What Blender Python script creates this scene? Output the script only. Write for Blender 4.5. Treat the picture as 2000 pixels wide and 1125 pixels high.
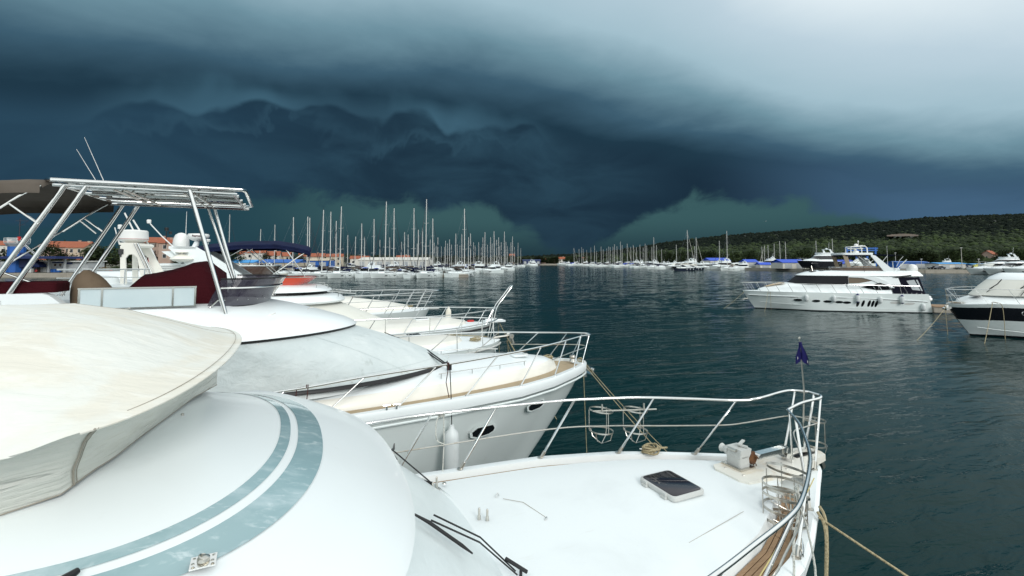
import bpy, math, random, bmesh
from mathutils import Vector, Matrix
from math import sin, cos, pi, radians as R, sqrt, atan2, tan
for o in list(bpy.data.objects): bpy.data.objects.remove(o)
SC = bpy.context.scene
COL = SC.collection
random.seed(7)

# ------------------------------------------------------------------ camera, sky, sun, exposure
cam_d = bpy.data.cameras.new('camera'); CAM = bpy.data.objects.new('camera', cam_d); COL.objects.link(CAM)
cam_d.sensor_width = 36.0; cam_d.lens = 36.0 * 920 / 2000; cam_d.shift_y = -0.052
cam_d.clip_start = 0.05; cam_d.clip_end = 20000
CAM.location = (0, 0, 4.8); CAM.rotation_euler = (R(90) + math.atan(51.5 / 920), 0, 0)
SC.camera = CAM
SUN_EL, SUN_AZ = 30, 152          # degrees; azimuth clockwise from +Y (behind the camera)
SKY_GAIN = 1.0
sun_d = bpy.data.lights.new('sun', 'SUN'); sun_d.energy = 1.5; sun_d.angle = R(18); sun_d.color = (1.0, 0.985, 0.96)
SUN = bpy.data.objects.new('sun', sun_d); COL.objects.link(SUN)
SUN.rotation_euler = (R(90 - SUN_EL), 0, R(180 - SUN_AZ))
SC.view_settings.view_transform = 'Standard'; SC.view_settings.look = 'None'
SC.view_settings.exposure = 0.0; SC.view_settings.gamma = 1.0; SC.view_settings.use_curve_mapping = False
SC.render.engine = 'CYCLES'
SC.cycles.use_denoising = True
SC.cycles.max_bounces = 6; SC.cycles.transparent_max_bounces = 12
SC.cycles.caustics_reflective = False; SC.cycles.caustics_refractive = False

class NT:
    """small helper to wire shader nodes"""
    def __init__(s, tree): s.t = tree; s.n = tree.nodes; s.l = tree.links
    def new(s, typ, **kw):
        n = s.n.new(typ)
        for k, v in kw.items(): setattr(n, k, v)
        return n
    def put(s, sock, v):
        if isinstance(v, (int, float)):
            try: sock.default_value = v
            except Exception: sock.default_value = (v, v, v)
        elif isinstance(v, (tuple, list)):
            v = tuple(v)
            if len(v) == 3 and len(sock.default_value) == 4: v = v + (1,)
            sock.default_value = v
        else: s.l.new(v, sock)
    def m(s, op, a, b=0.0, c=0.0, clamp=False):
        n = s.new('ShaderNodeMath', operation=op, use_clamp=clamp)
        for i, v in enumerate((a, b, c)): s.put(n.inputs[i], v)
        return n.outputs[0]
    def ss(s, lo, hi, x):
        n = s.new('ShaderNodeMapRange', interpolation_type='SMOOTHSTEP')
        for i, v in zip((0, 1, 2), (x, lo, hi)): s.put(n.inputs[i], v)
        return n.outputs[0]
    def mr(s, x, a, b, c, d):
        n = s.new('ShaderNodeMapRange')
        for i, v in enumerate((x, a, b, c, d)): s.put(n.inputs[i], v)
        return n.outputs[0]
    def mix(s, f, a, b, typ='MIX'):
        n = s.new('ShaderNodeMix', data_type='RGBA', blend_type=typ)
        s.put(n.inputs[0], f); s.put(n.inputs[6], a); s.put(n.inputs[7], b)
        return n.outputs[2]
    def noise(s, vec, scale, detail=4, rough=.55, dist=0.0):
        n = s.new('ShaderNodeTexNoise'); n.noise_dimensions = '3D'
        s.put(n.inputs['Vector'], vec); n.inputs['Scale'].default_value = scale
        n.inputs['Detail'].default_value = detail; n.inputs['Roughness'].default_value = rough
        n.inputs['Distortion'].default_value = dist
        return n.outputs[0]
    def vmul(s, vec, k, off=(0, 0, 0)):
        n = s.new('ShaderNodeVectorMath', operation='MULTIPLY_ADD')
        s.put(n.inputs[0], vec); n.inputs[1].default_value = k; n.inputs[2].default_value = off
        return n.outputs[0]
    def curve(s, x, pts, x0, x1):
        n = s.new('ShaderNodeFloatCurve'); c = n.mapping.curves[0]
        ys = [p[1] for p in pts]; lo, hi = min(ys), max(ys)
        P = [((p[0] - x0) / (x1 - x0), (p[1] - lo) / (hi - lo)) for p in pts]
        while len(c.points) < len(P): c.points.new(.5, .5)
        for q, p in zip(c.points, P): q.location = p; q.handle_type = 'AUTO_CLAMPED'
        n.mapping.update()
        s.put(n.inputs['Value'], s.mr(x, x0, x1, 0, 1))
        return s.m('MULTIPLY_ADD', n.outputs[0], hi - lo, lo)
    def ramp(s, x, stops, interp='LINEAR'):
        n = s.new('ShaderNodeValToRGB'); cr = n.color_ramp; cr.interpolation = interp
        while len(cr.elements) < len(stops): cr.elements.new(.5)
        for e, (p, c) in zip(cr.elements, stops): e.position = p; e.color = tuple(c) + (1,)
        s.put(n.inputs[0], x); return n.outputs[0]

def lin(r, g, b): 
    f = lambda c: (c / 255 / 12.92) if c / 255 <= .04045 else ((c / 255 + .055) / 1.055) ** 2.4
    return (f(r), f(g), f(b))

def make_sky():
    W = bpy.data.worlds.new('World'); SC.world = W; W.use_nodes = True
    W.node_tree.nodes.clear(); T = NT(W.node_tree)
    out = T.new('ShaderNodeOutputWorld'); bg = T.new('ShaderNodeBackground')
    T.l.new(bg.outputs[0], out.inputs[0])
    tc = T.new('ShaderNodeTexCoord'); D = tc.outputs['Generated']
    sp = T.new('ShaderNodeSeparateXYZ'); T.l.new(D, sp.inputs[0]); x, y, z = sp.outputs
    az = T.m('MULTIPLY', T.m('ARCTAN2', x, y), 57.2958)
    el = T.m('MULTIPLY', T.m('ARCSINE', z), 57.2958)
    # position on a flat cloud base (for the streaks of the upper deck)
    zz = T.m('ADD', T.m('MAXIMUM', z, 0.0), 0.16)
    cx = T.new('ShaderNodeCombineXYZ'); T.put(cx.inputs[0], T.m('DIVIDE', x, zz)); T.put(cx.inputs[1], T.m('DIVIDE', y, zz))
    P = cx.outputs[0]
    nA = T.noise(T.vmul(P, (1, 1.3, 1), (3, 7, 0)), 1.1, 5, .55, .3)           # broad deck texture
    nB = T.noise(T.vmul(D, (1, 1, 2.6)), 5.0, 6, .55, .5)                       # shelf body texture
    nC = T.noise(T.vmul(D, (1, 1, 1.6), (5, 2, 1)), 11.0, 7, .62, .6)           # ragged lower edge
    nL = T.noise(T.vmul(D, (1, 1, .7), (1, 9, 4)), 10.0, 2, .5, .2)             # rounded lumps
    nA0 = T.m('SUBTRACT', nA, .5); nB0 = T.m('SUBTRACT', nB, .5); nC0 = T.m('SUBTRACT', nC, .5); nL0 = T.m('SUBTRACT', nL, .5)
    def heads(scale, off):
        v = T.new('ShaderNodeTexVoronoi', feature='SMOOTH_F1'); T.put(v.inputs['Vector'], T.vmul(D, (1, 1, 1.15), off)); v.inputs['Scale'].default_value = scale; v.inputs['Smoothness'].default_value = .35
        return v.outputs['Distance']
    # height of the dark edge of the upper deck, by azimuth
    Ed = T.curve(az, [(-180, -40), (-135, -22), (-100, 5), (-60, 12.8), (-47, 13.8), (-28, 16.6), (-8, 17.6), (0, 16.6), (15, 13.0), (28, 9.6), (40, 6.2), (48, 4.4), (70, -4), (100, -22), (180, -40)], -180, 180)
    Wd = T.curve(az, [(-180, 14), (-60, 13.5), (-28, 13.6), (0, 14.5), (28, 11), (48, 9.5), (180, 14)], -180, 180)
    sx = T.m('DIVIDE', T.m('ADD', T.m('SUBTRACT', el, Ed), T.m('MULTIPLY', nA0, 5.0)), Wd)
    sx = T.m('ADD', sx, T.m('MULTIPLY', nB0, .16))
    left = T.ss(-52, -5, az)                                                     # the left end of the deck stays darker
    gl = T.m('MULTIPLY', sx, T.mr(T.ss(-60, 5, az), 0, 1, .80, 1.0))
    g = T.m('DIVIDE', T.m('ADD', T.mix(T.ss(-130, -70, az), sx, gl), .25), 3.25, clamp=True)
    g0 = lambda s: (s + .25) / 3.25
    deck = T.ramp(g, [(g0(-.2), lin(26, 46, 62)), (g0(.08), lin(32, 57, 73)), (g0(.3), lin(62, 94, 113)), (g0(.55), lin(112, 147, 162)),
                      (g0(.85), lin(163, 192, 205)), (g0(1.35), lin(190, 211, 223)), (g0(2.2), (.96, 1.04, 1.06)), (g0(3.0), (1.22, 1.31, 1.32))])
    hi = T.ss(38, 80, el); deck = T.mix(hi, deck, T.vmul(deck, (.80, .80, .80)))
    deck = T.mix(T.m('MULTIPLY', T.ss(.55, -.1, sx), T.ss(20, 44, az)), deck, lin(68, 99, 127))         # bluish rain at the right
    # shelf cloud: a lit rim above rounded heads
    Em = T.curve(az, [(-180, 10), (-50, 12.4), (-39, 14.4), (-28, 16.0), (-17, 16.7), (-6, 16.4), (2, 15.6), (14, 12), (180, 10)], -180, 180)
    q = T.m('ADD', T.m('SUBTRACT', el, Em), T.m('MULTIPLY', T.m('SUBTRACT', heads(10, (3, 1, 2)), .45), 2.6))
    q = T.m('ADD', q, T.m('MULTIPLY', nL0, -4.8)); q = T.m('ADD', q, T.m('MULTIPLY', nC0, -.9))
    q2 = T.m('ADD', T.m('SUBTRACT', el, T.m('SUBTRACT', Em, 2.4)), T.m('MULTIPLY', T.m('SUBTRACT', T.noise(T.vmul(D, (1, 1, .8), (4, 2, 6)), 9.0, 4, .55, .5), .5), 16.0))
    rim = T.m('MULTIPLY', T.ss(-.3, .5, q), T.ss(3.4, .2, q))
    rim = T.m('MAXIMUM', rim, T.m('MULTIPLY', T.m('MULTIPLY', T.ss(-.4, .5, q2), T.ss(2.2, .3, q2)), .28))
    rim = T.m('MULTIPLY', rim, T.m('MULTIPLY', T.ss(-47, -30, az), T.ss(9, -9, az)))
    rim = T.m('MULTIPLY', rim, T.mr(T.ss(.34, .60, T.noise(T.vmul(D, (1, 1, 1), (2, 2, 8)), 4.0, 2, .5)), 0, 1, .35, 1))
    body = T.mix(T.ss(.32, .70, nB), lin(30, 52, 68), lin(43, 71, 88))
    body = T.mix(T.m('MULTIPLY', T.ss(-12, -40, az), .6), body, lin(41, 71, 92))
    core = T.m('MULTIPLY', T.m('MULTIPLY', T.ss(-14, 2, az), T.ss(24, 10, az)), T.ss(11, 3, el)); body = T.mix(T.m('MULTIPLY', core, .35), body, lin(24, 40, 54))
    inb = T.ss(2.4, -1.0, T.m('SUBTRACT', el, Em))
    col = T.mix(T.m('MULTIPLY', T.m('MULTIPLY', inb, T.ss(24, 6, az)), T.ss(-90, -55, az)), deck, body)
    col = T.mix(T.m('MULTIPLY', rim, .72), col, lin(70, 108, 128))
    # clear teal slot under the shelf
    El = T.curve(az, [(-180, -6), (-75, 1.0), (-47, 3.4), (-39, 5.0), (-28, 6.7), (-20, 7.3), (-12, 6.8), (-5, 6.9), (-2, 5.2), (3, 3.0), (7.4, 1.2), (11, 2.2), (14.5, 4.8), (18, 6.1), (22, 6.9), (26, 6.4), (31, 5.9), (35, 4.7), (40, 3.4), (48, .8), (70, -4), (180, -6)], -180, 180)
    e2 = T.m('ADD', el, T.m('ADD', T.m('MULTIPLY', nC0, 5.6), T.m('MULTIPLY', nL0, 2.8)))
    slot = T.ss(.9, -1.0, T.m('SUBTRACT', e2, El))
    teal = T.mix(T.ss(0, 5.5, el), lin(33, 56, 66), lin(58, 91, 95))
    teal = T.mix(T.ss(-14, -34, az), teal, lin(36, 68, 80))
    col = T.mix(slot, col, teal)
    # the far rain curtain darkens the horizon left of centre; behind the camera it is simply bright overcast
    # thin share of the clear-sky model shining through
    sk = T.new('ShaderNodeTexSky', sky_type='NISHITA'); sk.sun_disc = False
    sk.sun_elevation = R(SUN_EL); sk.sun_rotation = R(SUN_AZ)
    nis = T.vmul(sk.outputs[0], (.10, .10, .10))
    thin = T.m('MULTIPLY', T.ss(.5, 2.4, sx), .06)
    col = T.mix(thin, col, nis)
    T.put(bg.inputs[0], col); bg.inputs[1].default_value = SKY_GAIN
make_sky()

# ------------------------------------------------------------------ mesh helpers
class MB:
    def __init__(s): s.v = []; s.f = []; s.m = []
    def add(s, vs, fs, m=0):
        k = len(s.v); s.v += [tuple(v) for v in vs]; s.f += [tuple(i + k for i in f) for f in fs]; s.m += [m] * len(fs)
        return s
    def grid(s, P, m=0, cu=False, cv=False, flip=False):
        nu, nv = len(P), len(P[0]); fs = []
        for i in range(nu - (0 if cu else 1)):
            for j in range(nv - (0 if cv else 1)):
                a, b, c, d = i * nv + j, ((i + 1) % nu) * nv + j, ((i + 1) % nu) * nv + (j + 1) % nv, i * nv + (j + 1) % nv
                fs.append((a, d, c, b) if flip else (a, b, c, d))
        return s.add([p for r in P for p in r], fs, m)
    def box(s, c, d, m=0, rz=0, rx=0, ry=0):
        M = Matrix.Rotation(rz, 3, 'Z') @ Matrix.Rotation(ry, 3, 'Y') @ Matrix.Rotation(rx, 3, 'X'); c = Vector(c)
        vs = [c + M @ Vector((d[0] / 2 * a, d[1] / 2 * b, d[2] / 2 * e)) for a in (-1, 1) for b in (-1, 1) for e in (-1, 1)]
        return s.add(vs, [(0, 1, 3, 2), (4, 6, 7, 5), (0, 4, 5, 1), (2, 3, 7, 6), (0, 2, 6, 4), (1, 5, 7, 3)], m)
    def rbox(s, c, d, r, m=0, rz=0, n=3):
        """box with rounded vertical corners and a small top chamfer"""
        pl = []
        for k, (sx, sy) in enumerate(((1, 1), (-1, 1), (-1, -1), (1, -1))):
            for i in range(n + 1):
                a = (k + i / n) * pi / 2
                pl.append((sx * (d[0] / 2 - r) + r * cos(a), sy * (d[1] / 2 - r) + r * sin(a)))
        ch = min(r, d[2] * .3) * .6
        rings = []
        for (zz, ins) in ((-d[2] / 2, 0), (d[2] / 2 - ch, 0), (d[2] / 2, ch)):
            ring = []
            for (px, py) in pl:
                fx = (abs(px) - ins) / max(abs(px), 1e-6) if abs(px) > ins else 0; fy = (abs(py) - ins) / max(abs(py), 1e-6) if abs(py) > ins else 0
                qx, qy = px * fx, py * fy
                ring.append((c[0] + qx * cos(rz) - qy * sin(rz), c[1] + qx * sin(rz) + qy * cos(rz), c[2] + zz))
            rings.append(ring)
        s.grid(rings, m, cv=True); k = len(pl); b = len(s.v)
        s.add(rings[-1], [tuple(range(k))], m); s.add(rings[0], [tuple(range(k))[::-1]], m)
        return s
    def tube(s, path, r, n=8, m=0, closed=False, cap=True):
        P = [Vector(p) for p in path]; k = len(P); rings = []
        rr = r if isinstance(r, (list, tuple)) else [r] * k
        T = []
        for i in range(k):
            if closed: t = P[(i + 1) % k] - P[i - 1]
            else: t = P[min(i + 1, k - 1)] - P[max(i - 1, 0)]
            T.append(t.normalized() if t.length > 1e-9 else Vector((0, 0, 1)))
        nrm = T[0].orthogonal().normalized()
        for i in range(k):
            nrm = (nrm - T[i] * nrm.dot(T[i]))
            nrm = nrm.normalized() if nrm.length > 1e-6 else T[i].orthogonal().normalized()
            b = T[i].cross(nrm)
            rings.append([P[i] + (nrm * cos(2 * pi * j / n) + b * sin(2 * pi * j / n)) * rr[i] for j in range(n)])
        s.grid(rings, m, cu=closed, cv=True, flip=True)
        if cap and not closed: s.add(rings[0], [tuple(range(n))], m); s.add(rings[-1], [tuple(range(n))[::-1]], m)
        return s
    def lathe(s, prof, c=(0, 0, 0), n=16, m=0, M=None):
        c = Vector(c); M = M or Matrix.Identity(3); rings = []
        for (r, z) in prof:
            rings.append([c + M @ Vector((r * cos(2 * pi * j / n), r * sin(2 * pi * j / n), z)) for j in range(n)])
        return s.grid(rings, m, cv=True, flip=True)
    def prism(s, poly, d, m=0):
        """poly: 3D points; d: extrusion vector"""
        a = [Vector(p) for p in poly]; b = [p + Vector(d) for p in a]; n = len(a)
        s.add(a + b, [tuple(range(n))[::-1], tuple(range(n, 2 * n))] + [(i, (i + 1) % n, n + (i + 1) % n, n + i) for i in range(n)], m)
        return s
    def mirror(s):
        k = len(s.v); s.v += [(x, -y, z) for (x, y, z) in s.v]
        nf = len(s.f); s.f += [tuple(i + k for i in f)[::-1] for f in s.f[:nf]]; s.m += s.m[:nf]
        return s
    def build(s, name, mats, parent=None, smooth=True, ang=38, at=None):
        me = bpy.data.meshes.new(name); me.from_pydata(s.v, [], s.f)
        mats = mats if isinstance(mats, (list, tuple)) else [mats]
        for q in mats: me.materials.append(q)
        if len(mats) > 1: me.polygons.foreach_set('material_index', s.m)
        bm = bmesh.new(); bm.from_mesh(me); bmesh.ops.remove_doubles(bm, verts=bm.verts, dist=1e-5)
        bmesh.ops.recalc_face_normals(bm, faces=bm.faces); bm.to_mesh(me); bm.free()
        if smooth:
            me.polygons.foreach_set('use_smooth', [True] * len(me.polygons)); me.set_sharp_from_angle(angle=R(ang))
        me.update()
        o = bpy.data.objects.new(name, me); COL.objects.link(o)
        if at is not None: o.location = at.location; o.rotation_euler = at.rotation_euler
        if parent: o.parent = parent
        return o

def cr(P, n=6, closed=False):
    """Catmull-Rom through P"""
    P = [Vector(p) for p in P]; k = len(P); out = []
    for i in range(k if closed else k - 1):
        if closed: p0, p1, p2, p3 = P[i - 1], P[i], P[(i + 1) % k], P[(i + 2) % k]
        else: p0, p1, p2, p3 = P[max(i - 1, 0)], P[i], P[i + 1], P[min(i + 2, k - 1)]
        for j in range(n):
            t = j / n
            out.append(.5 * ((2 * p1) + (p2 - p0) * t + (2 * p0 - 5 * p1 + 4 * p2 - p3) * t * t + (3 * p1 - p0 - 3 * p2 + p3) * t ** 3))
    if not closed: out.append(P[-1])
    return out
def interp(tab, x):
    if x <= tab[0][0]: return tab[0][1]
    for (a, b), (c, d) in zip(tab, tab[1:]):
        if x <= c: return b + (d - b) * (x - a) / (c - a)
    return tab[-1][1]
def smooth(a, b, x):
    t = max(0, min(1, (x - a) / (b - a))); return t * t * (3 - 2 * t)
def L(t, l, z): return (-t, l, z)       # boat coordinates: t metres aft of the stem head, l metres to port

def tag(o, label, cat, group=None, kind=None):
    if label: o['label'] = label
    if cat: o['category'] = cat
    if group: o['group'] = group
    if kind: o['kind'] = kind
    return o
def thing(name, label, cat, loc=(0, 0, 0), rz=0, group=None):
    o = bpy.data.objects.new(name, None); COL.objects.link(o); o.location = loc; o.rotation_euler = (0, 0, rz)
    o.empty_display_size = .2
    return tag(o, label, cat, group)
def dup(root, loc, rz, label=None, group=None, sc=1.0):
    r = root.copy(); COL.objects.link(r); r.location = loc; r.rotation_euler = (0, 0, rz); r.scale = (sc, sc, sc)
    if label: r['label'] = label
    if group: r['group'] = group
    for ch in list(root.children):
        c = ch.copy(); COL.objects.link(c); c.parent = r
        for g in ch.children:
            d = g.copy(); COL.objects.link(d); d.parent = c
    return r

# ------------------------------------------------------------------ materials
MATS = {}
def mat(name, col, rough=.5, metal=0.0, mottle=None, bump=None, coat=0.0, alpha=1.0, spec=.5, trans=0.0, ior=1.45):
    m = bpy.data.materials.new(name); m.use_nodes = True; T = NT(m.node_tree)
    b = m.node_tree.nodes['Principled BSDF']
    b.inputs['Base Color'].default_value = tuple(col) + (1,); b.inputs['Roughness'].default_value = rough
    b.inputs['Metallic'].default_value = metal; b.inputs['Alpha'].default_value = alpha; b.inputs['IOR'].default_value = ior
    b.inputs['Specular IOR Level'].default_value = spec; b.inputs['Coat Weight'].default_value = coat
    b.inputs['Transmission Weight'].default_value = trans
    tc = T.new('ShaderNodeTexCoord')
    if mottle:                      # list of (scale, stretch, lo, hi, colour, amount)
        c = tuple(col)
        for (sc, st, lo, hi, c2, am) in mottle:
            f = T.m('MULTIPLY', T.ss(lo, hi, T.noise(T.vmul(tc.outputs['Object'], st), sc, 5, .6, .3)), am)
            c = T.mix(f, c, c2)
        T.put(b.inputs['Base Color'], c)
    if bump:                        # (scale, stretch, strength, distance)
        h = T.noise(T.vmul(tc.outputs['Object'], bump[1]), bump[0], 4, .55, .4)
        bn = T.new('ShaderNodeBump'); bn.inputs['Strength'].default_value = bump[2]; bn.inputs['Distance'].default_value = bump[3]
        T.l.new(h, bn.inputs['Height']); T.l.new(bn.outputs[0], b.inputs['Normal'])
    MATS[name] = m; return m
I3 = (1, 1, 1)
GEL = mat('white_gelcoat', (.785, .825, .825), .32, mottle=[(.7, I3, .45, .75, (.74, .77, .765), .5), (14, (1, 1, .15), .62, .8, (.68, .70, .68), .25)], coat=.15)
GELD = mat('weathered_white_deck', (.785, .825, .825), .5, mottle=[(1.3, I3, .5, .8, (.71, .745, .745), .7), (40, I3, .55, .75, (.72, .75, .745), .35), (4, (1, 3, 1), .62, .8, (.66, .67, .63), .4)], bump=(160, I3, .08, .002))
CREAM = mat('cream_gelcoat', (.79, .77, .70), .35, mottle=[(1.2, I3, .4, .75, (.74, .71, .63), .5)], coat=.1)
HULLW = mat('hull_white', (.75, .81, .795), .22, mottle=[(.5, I3, .4, .8, (.71, .75, .74), .6), (6, (1, 1, .12), .6, .85, (.55, .58, .54), .3)], coat=.3)
ANTI = mat('antifouling_black', (.012, .014, .016), .7)
DARKH = mat('dark_hull', (.010, .010, .014), .18, coat=.4)
NAVYH = mat('navy_hull', (.016, .022, .04), .25, coat=.3)
STRIPE = mat('pale_blue_stripe', (.275, .40, .42), .12, mottle=[(3.2, (1, 1.7, 1), .47, .72, (.44, .55, .57), .8), (9, (1, 2, 1), .54, .72, (.66, .74, .75), .5)], coat=.5)  # paler mottles paint cloudy sky reflections into the stripe colour
CANV = mat('beige_canvas', (.70, .705, .655), .85, mottle=[(1.5, I3, .46, .62, (.66, .58, .45), .40), (3.1, (1, 2.2, 1), .52, .72, (.77, .765, .71), .7), (9, I3, .55, .8, (.58, .54, .45), .3)], bump=(4.5, (1, 2.6, 2), .38, .03))
CANVS = mat('beige_canvas_skirt', (.69, .69, .635), .85, mottle=[(3.0, (1, 1, 2.5), .5, .75, (.56, .54, .45), .5), (6, (.6, .6, 4), .55, .8, (.46, .42, .32), .45)], bump=(5.0, (.5, .5, 4.5), .75, .05))
SEAM = mat('seam_thread', (.34, .31, .26), .9)
PLAT = mat('platform_gelcoat', (.77, .75, .68), .4, mottle=[(3.5, (1, 1.4, 1), .52, .68, (.60, .42, .22), .55), (1.5, I3, .4, .7, (.72, .69, .6), .6)])
CANVG = mat('grey_white_canvas', (.53, .585, .585), .8, mottle=[(2.2, I3, .5, .75, (.45, .50, .50), .6), (5, (1, 1.5, 1), .58, .76, (.33, .37, .35), .6), (1.1, I3, .4, .7, (.68, .72, .71), .6)], bump=(3.4, (1, 2.0, 1.4), .6, .05))
CANVW = mat('white_canvas', (.68, .68, .62), .8, mottle=[(3, I3, .5, .75, (.60, .59, .52), .5)], bump=(4, I3, .3, .02))
BURG = mat('burgundy_canvas', (.040, .004, .007), .9, mottle=[(2.5, I3, .45, .75, (.032, .004, .007), .7)], bump=(4, (1, 1, 2), .8, .05), spec=.15)
BROWN = mat('brown_canvas', (.17, .125, .085), .85, mottle=[(3, I3, .45, .7, (.12, .085, .055), .7)], bump=(5, I3, .4, .02), spec=.2)
NAVY = mat('navy_canvas', (.007, .012, .044), .85, mottle=[(3, I3, .4, .75, (.004, .006, .022), .7)], bump=(4, I3, .5, .03), spec=.2)
AWN = mat('taupe_awning', (.115, .098, .082), .9, mottle=[(2, I3, .4, .7, (.085, .07, .055), .6)], bump=(4, (1, 3, 1), .4, .03), spec=.15)
STEEL = mat('polished_steel', (.78, .78, .76), .13, metal=1.0, mottle=[(8, I3, .55, .85, (.55, .53, .5), .6)])
STEELD = mat('tarnished_steel', (.60, .58, .53), .3, metal=1.0, mottle=[(9, I3, .5, .75, (.40, .30, .2), .6)])
RUST = mat('rusty_iron', (.09, .045, .025), .8, metal=.3, mottle=[(14, I3, .4, .7, (.20, .085, .03), .9)])
TEAK = mat('teak_planks', (.30, .19, .105), .7, mottle=[(5, (1, 9, 9), .4, .7, (.215, .13, .07), .8), (22, (1, 8, 8), .5, .8, (.36, .245, .15), .6)])
TEAKL = mat('weathered_teak', (.42, .33, .215), .75, mottle=[(5, (1, 9, 9), .4, .7, (.33, .25, .155), .7)])
ROPE = mat('hemp_rope', (.40, .34, .21), .9, mottle=[(45, I3, .45, .6, (.22, .18, .10), .8)], bump=(90, I3, .8, .004))
ROPEW = mat('white_rope', (.60, .60, .55), .9, mottle=[(60, I3, .5, .6, (.25, .28, .25), .8)], bump=(110, I3, .7, .004))
BLACK = mat('black_rubber', (.012, .012, .013), .45)
GLASSD = mat('tinted_glass', (.008, .009, .011), .06, coat=.5)
HATCHG = mat('smoked_acrylic', (.018, .015, .022), .08, coat=.3, mottle=[(6, I3, .5, .8, (.035, .03, .035), .5)])
SMOKE = mat('smoked_windscreen', (.045, .04, .06), .05, alpha=.86, coat=.3)
BROWNG = mat('brown_acrylic', (.075, .042, .03), .06, alpha=.88, coat=.3)
ORANGE = mat('orange_acrylic', (.62, .06, .02), .12, alpha=.86, coat=.3)
FROST = mat('frosted_panel', (.50, .59, .61), .55, mottle=[(2, I3, .4, .75, (.56, .64, .655), .7)])
GREYP = mat('grey_plastic', (.52, .53, .51), .5, mottle=[(6, I3, .5, .75, (.42, .42, .39), .5)])
RAD = mat('radome_white', (.74, .74, .72), .35)
FEND = mat('fender_vinyl', (.66, .695, .69), .4, mottle=[(5, I3, .5, .75, (.56, .58, .56), .5)])
FENDB = mat('fender_blue_cap', (.01, .014, .10), .4)
MASTM = mat('mast_aluminium', (.60, .60, .575), .4, metal=.1)
WIRE = mat('rigging_wire', (.30, .32, .33), .4, metal=.5)
DKSAIL = mat('dark_furled_sail', (.03, .035, .045), .8)
WHSAIL = mat('white_furled_sail', (.6, .58, .52), .8)
CONC = mat('concrete', (.34, .31, .26), .9, mottle=[(.6, I3, .4, .7, (.26, .23, .19), .7), (5, (1, 1, .3), .5, .8, (.2, .18, .14), .5)])
BLUE = mat('blue_paint', (.022, .12, .42), .5, mottle=[(.8, I3, .4, .7, (.018, .09, .33), .6)])
BLUED = mat('dark_blue_fascia', (.012, .025, .10), .5)
BLUEL = mat('light_blue_awning', (.07, .32, .68), .6)
BLUER = mat('blue_tarpaulin', (.02, .075, .50), .6)
TERRA = mat('terracotta_tiles', (.29, .088, .045), .85, mottle=[(.5, I3, .4, .7, (.29, .085, .045), .7), (3, (1, 8, 1), .45, .6, (.44, .16, .085), .5)])
STUC = mat('cream_stucco', (.50, .43, .33), .9, mottle=[(.4, I3, .4, .7, (.43, .36, .27), .6)])
STUCP = mat('pink_stucco', (.40, .29, .235), .9, mottle=[(.4, I3, .4, .7, (.34, .25, .20), .6)])
STUCW = mat('white_stucco', (.62, .60, .55), .9, mottle=[(.4, I3, .4, .7, (.54, .52, .47), .6)])
WALLG = mat('grey_panel_wall', (.40, .42, .43), .7, mottle=[(.5, I3, .4, .7, (.33, .35, .36), .6)])
PANE = mat('window_glass', (.02, .025, .03), .1)
SHUT = mat('dark_shutter', (.09, .065, .05), .7)
TRUNK = mat('bark', (.06, .045, .032), .95)
LEAFD = mat('dark_leaves', (.013, .022, .009), .85, mottle=[(.5, I3, .4, .65, (.024, .036, .013), .9)], spec=.2)
LEAFM = mat('green_leaves', (.024, .040, .013), .85, mottle=[(.5, I3, .4, .65, (.045, .064, .021), .9)], spec=.2)
LEAFO = mat('ochre_leaves', (.25, .17, .045), .85)
RED = mat('red_paint', (.5, .02, .015), .5)
REDF = mat('red_cloth', (.45, .03, .03), .8)
WHITEF = mat('white_cloth', (.7, .7, .68), .8)
BLUEF = mat('blue_cloth', (.012, .03, .18), .8)
NAVYF = mat('navy_flag_cloth', (.009, .009, .075), .75, spec=.2)
YELL = mat('yellow_paint', (.6, .55, .05), .6)
ASPH = mat('asphalt', (.07, .07, .068), .9)
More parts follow.
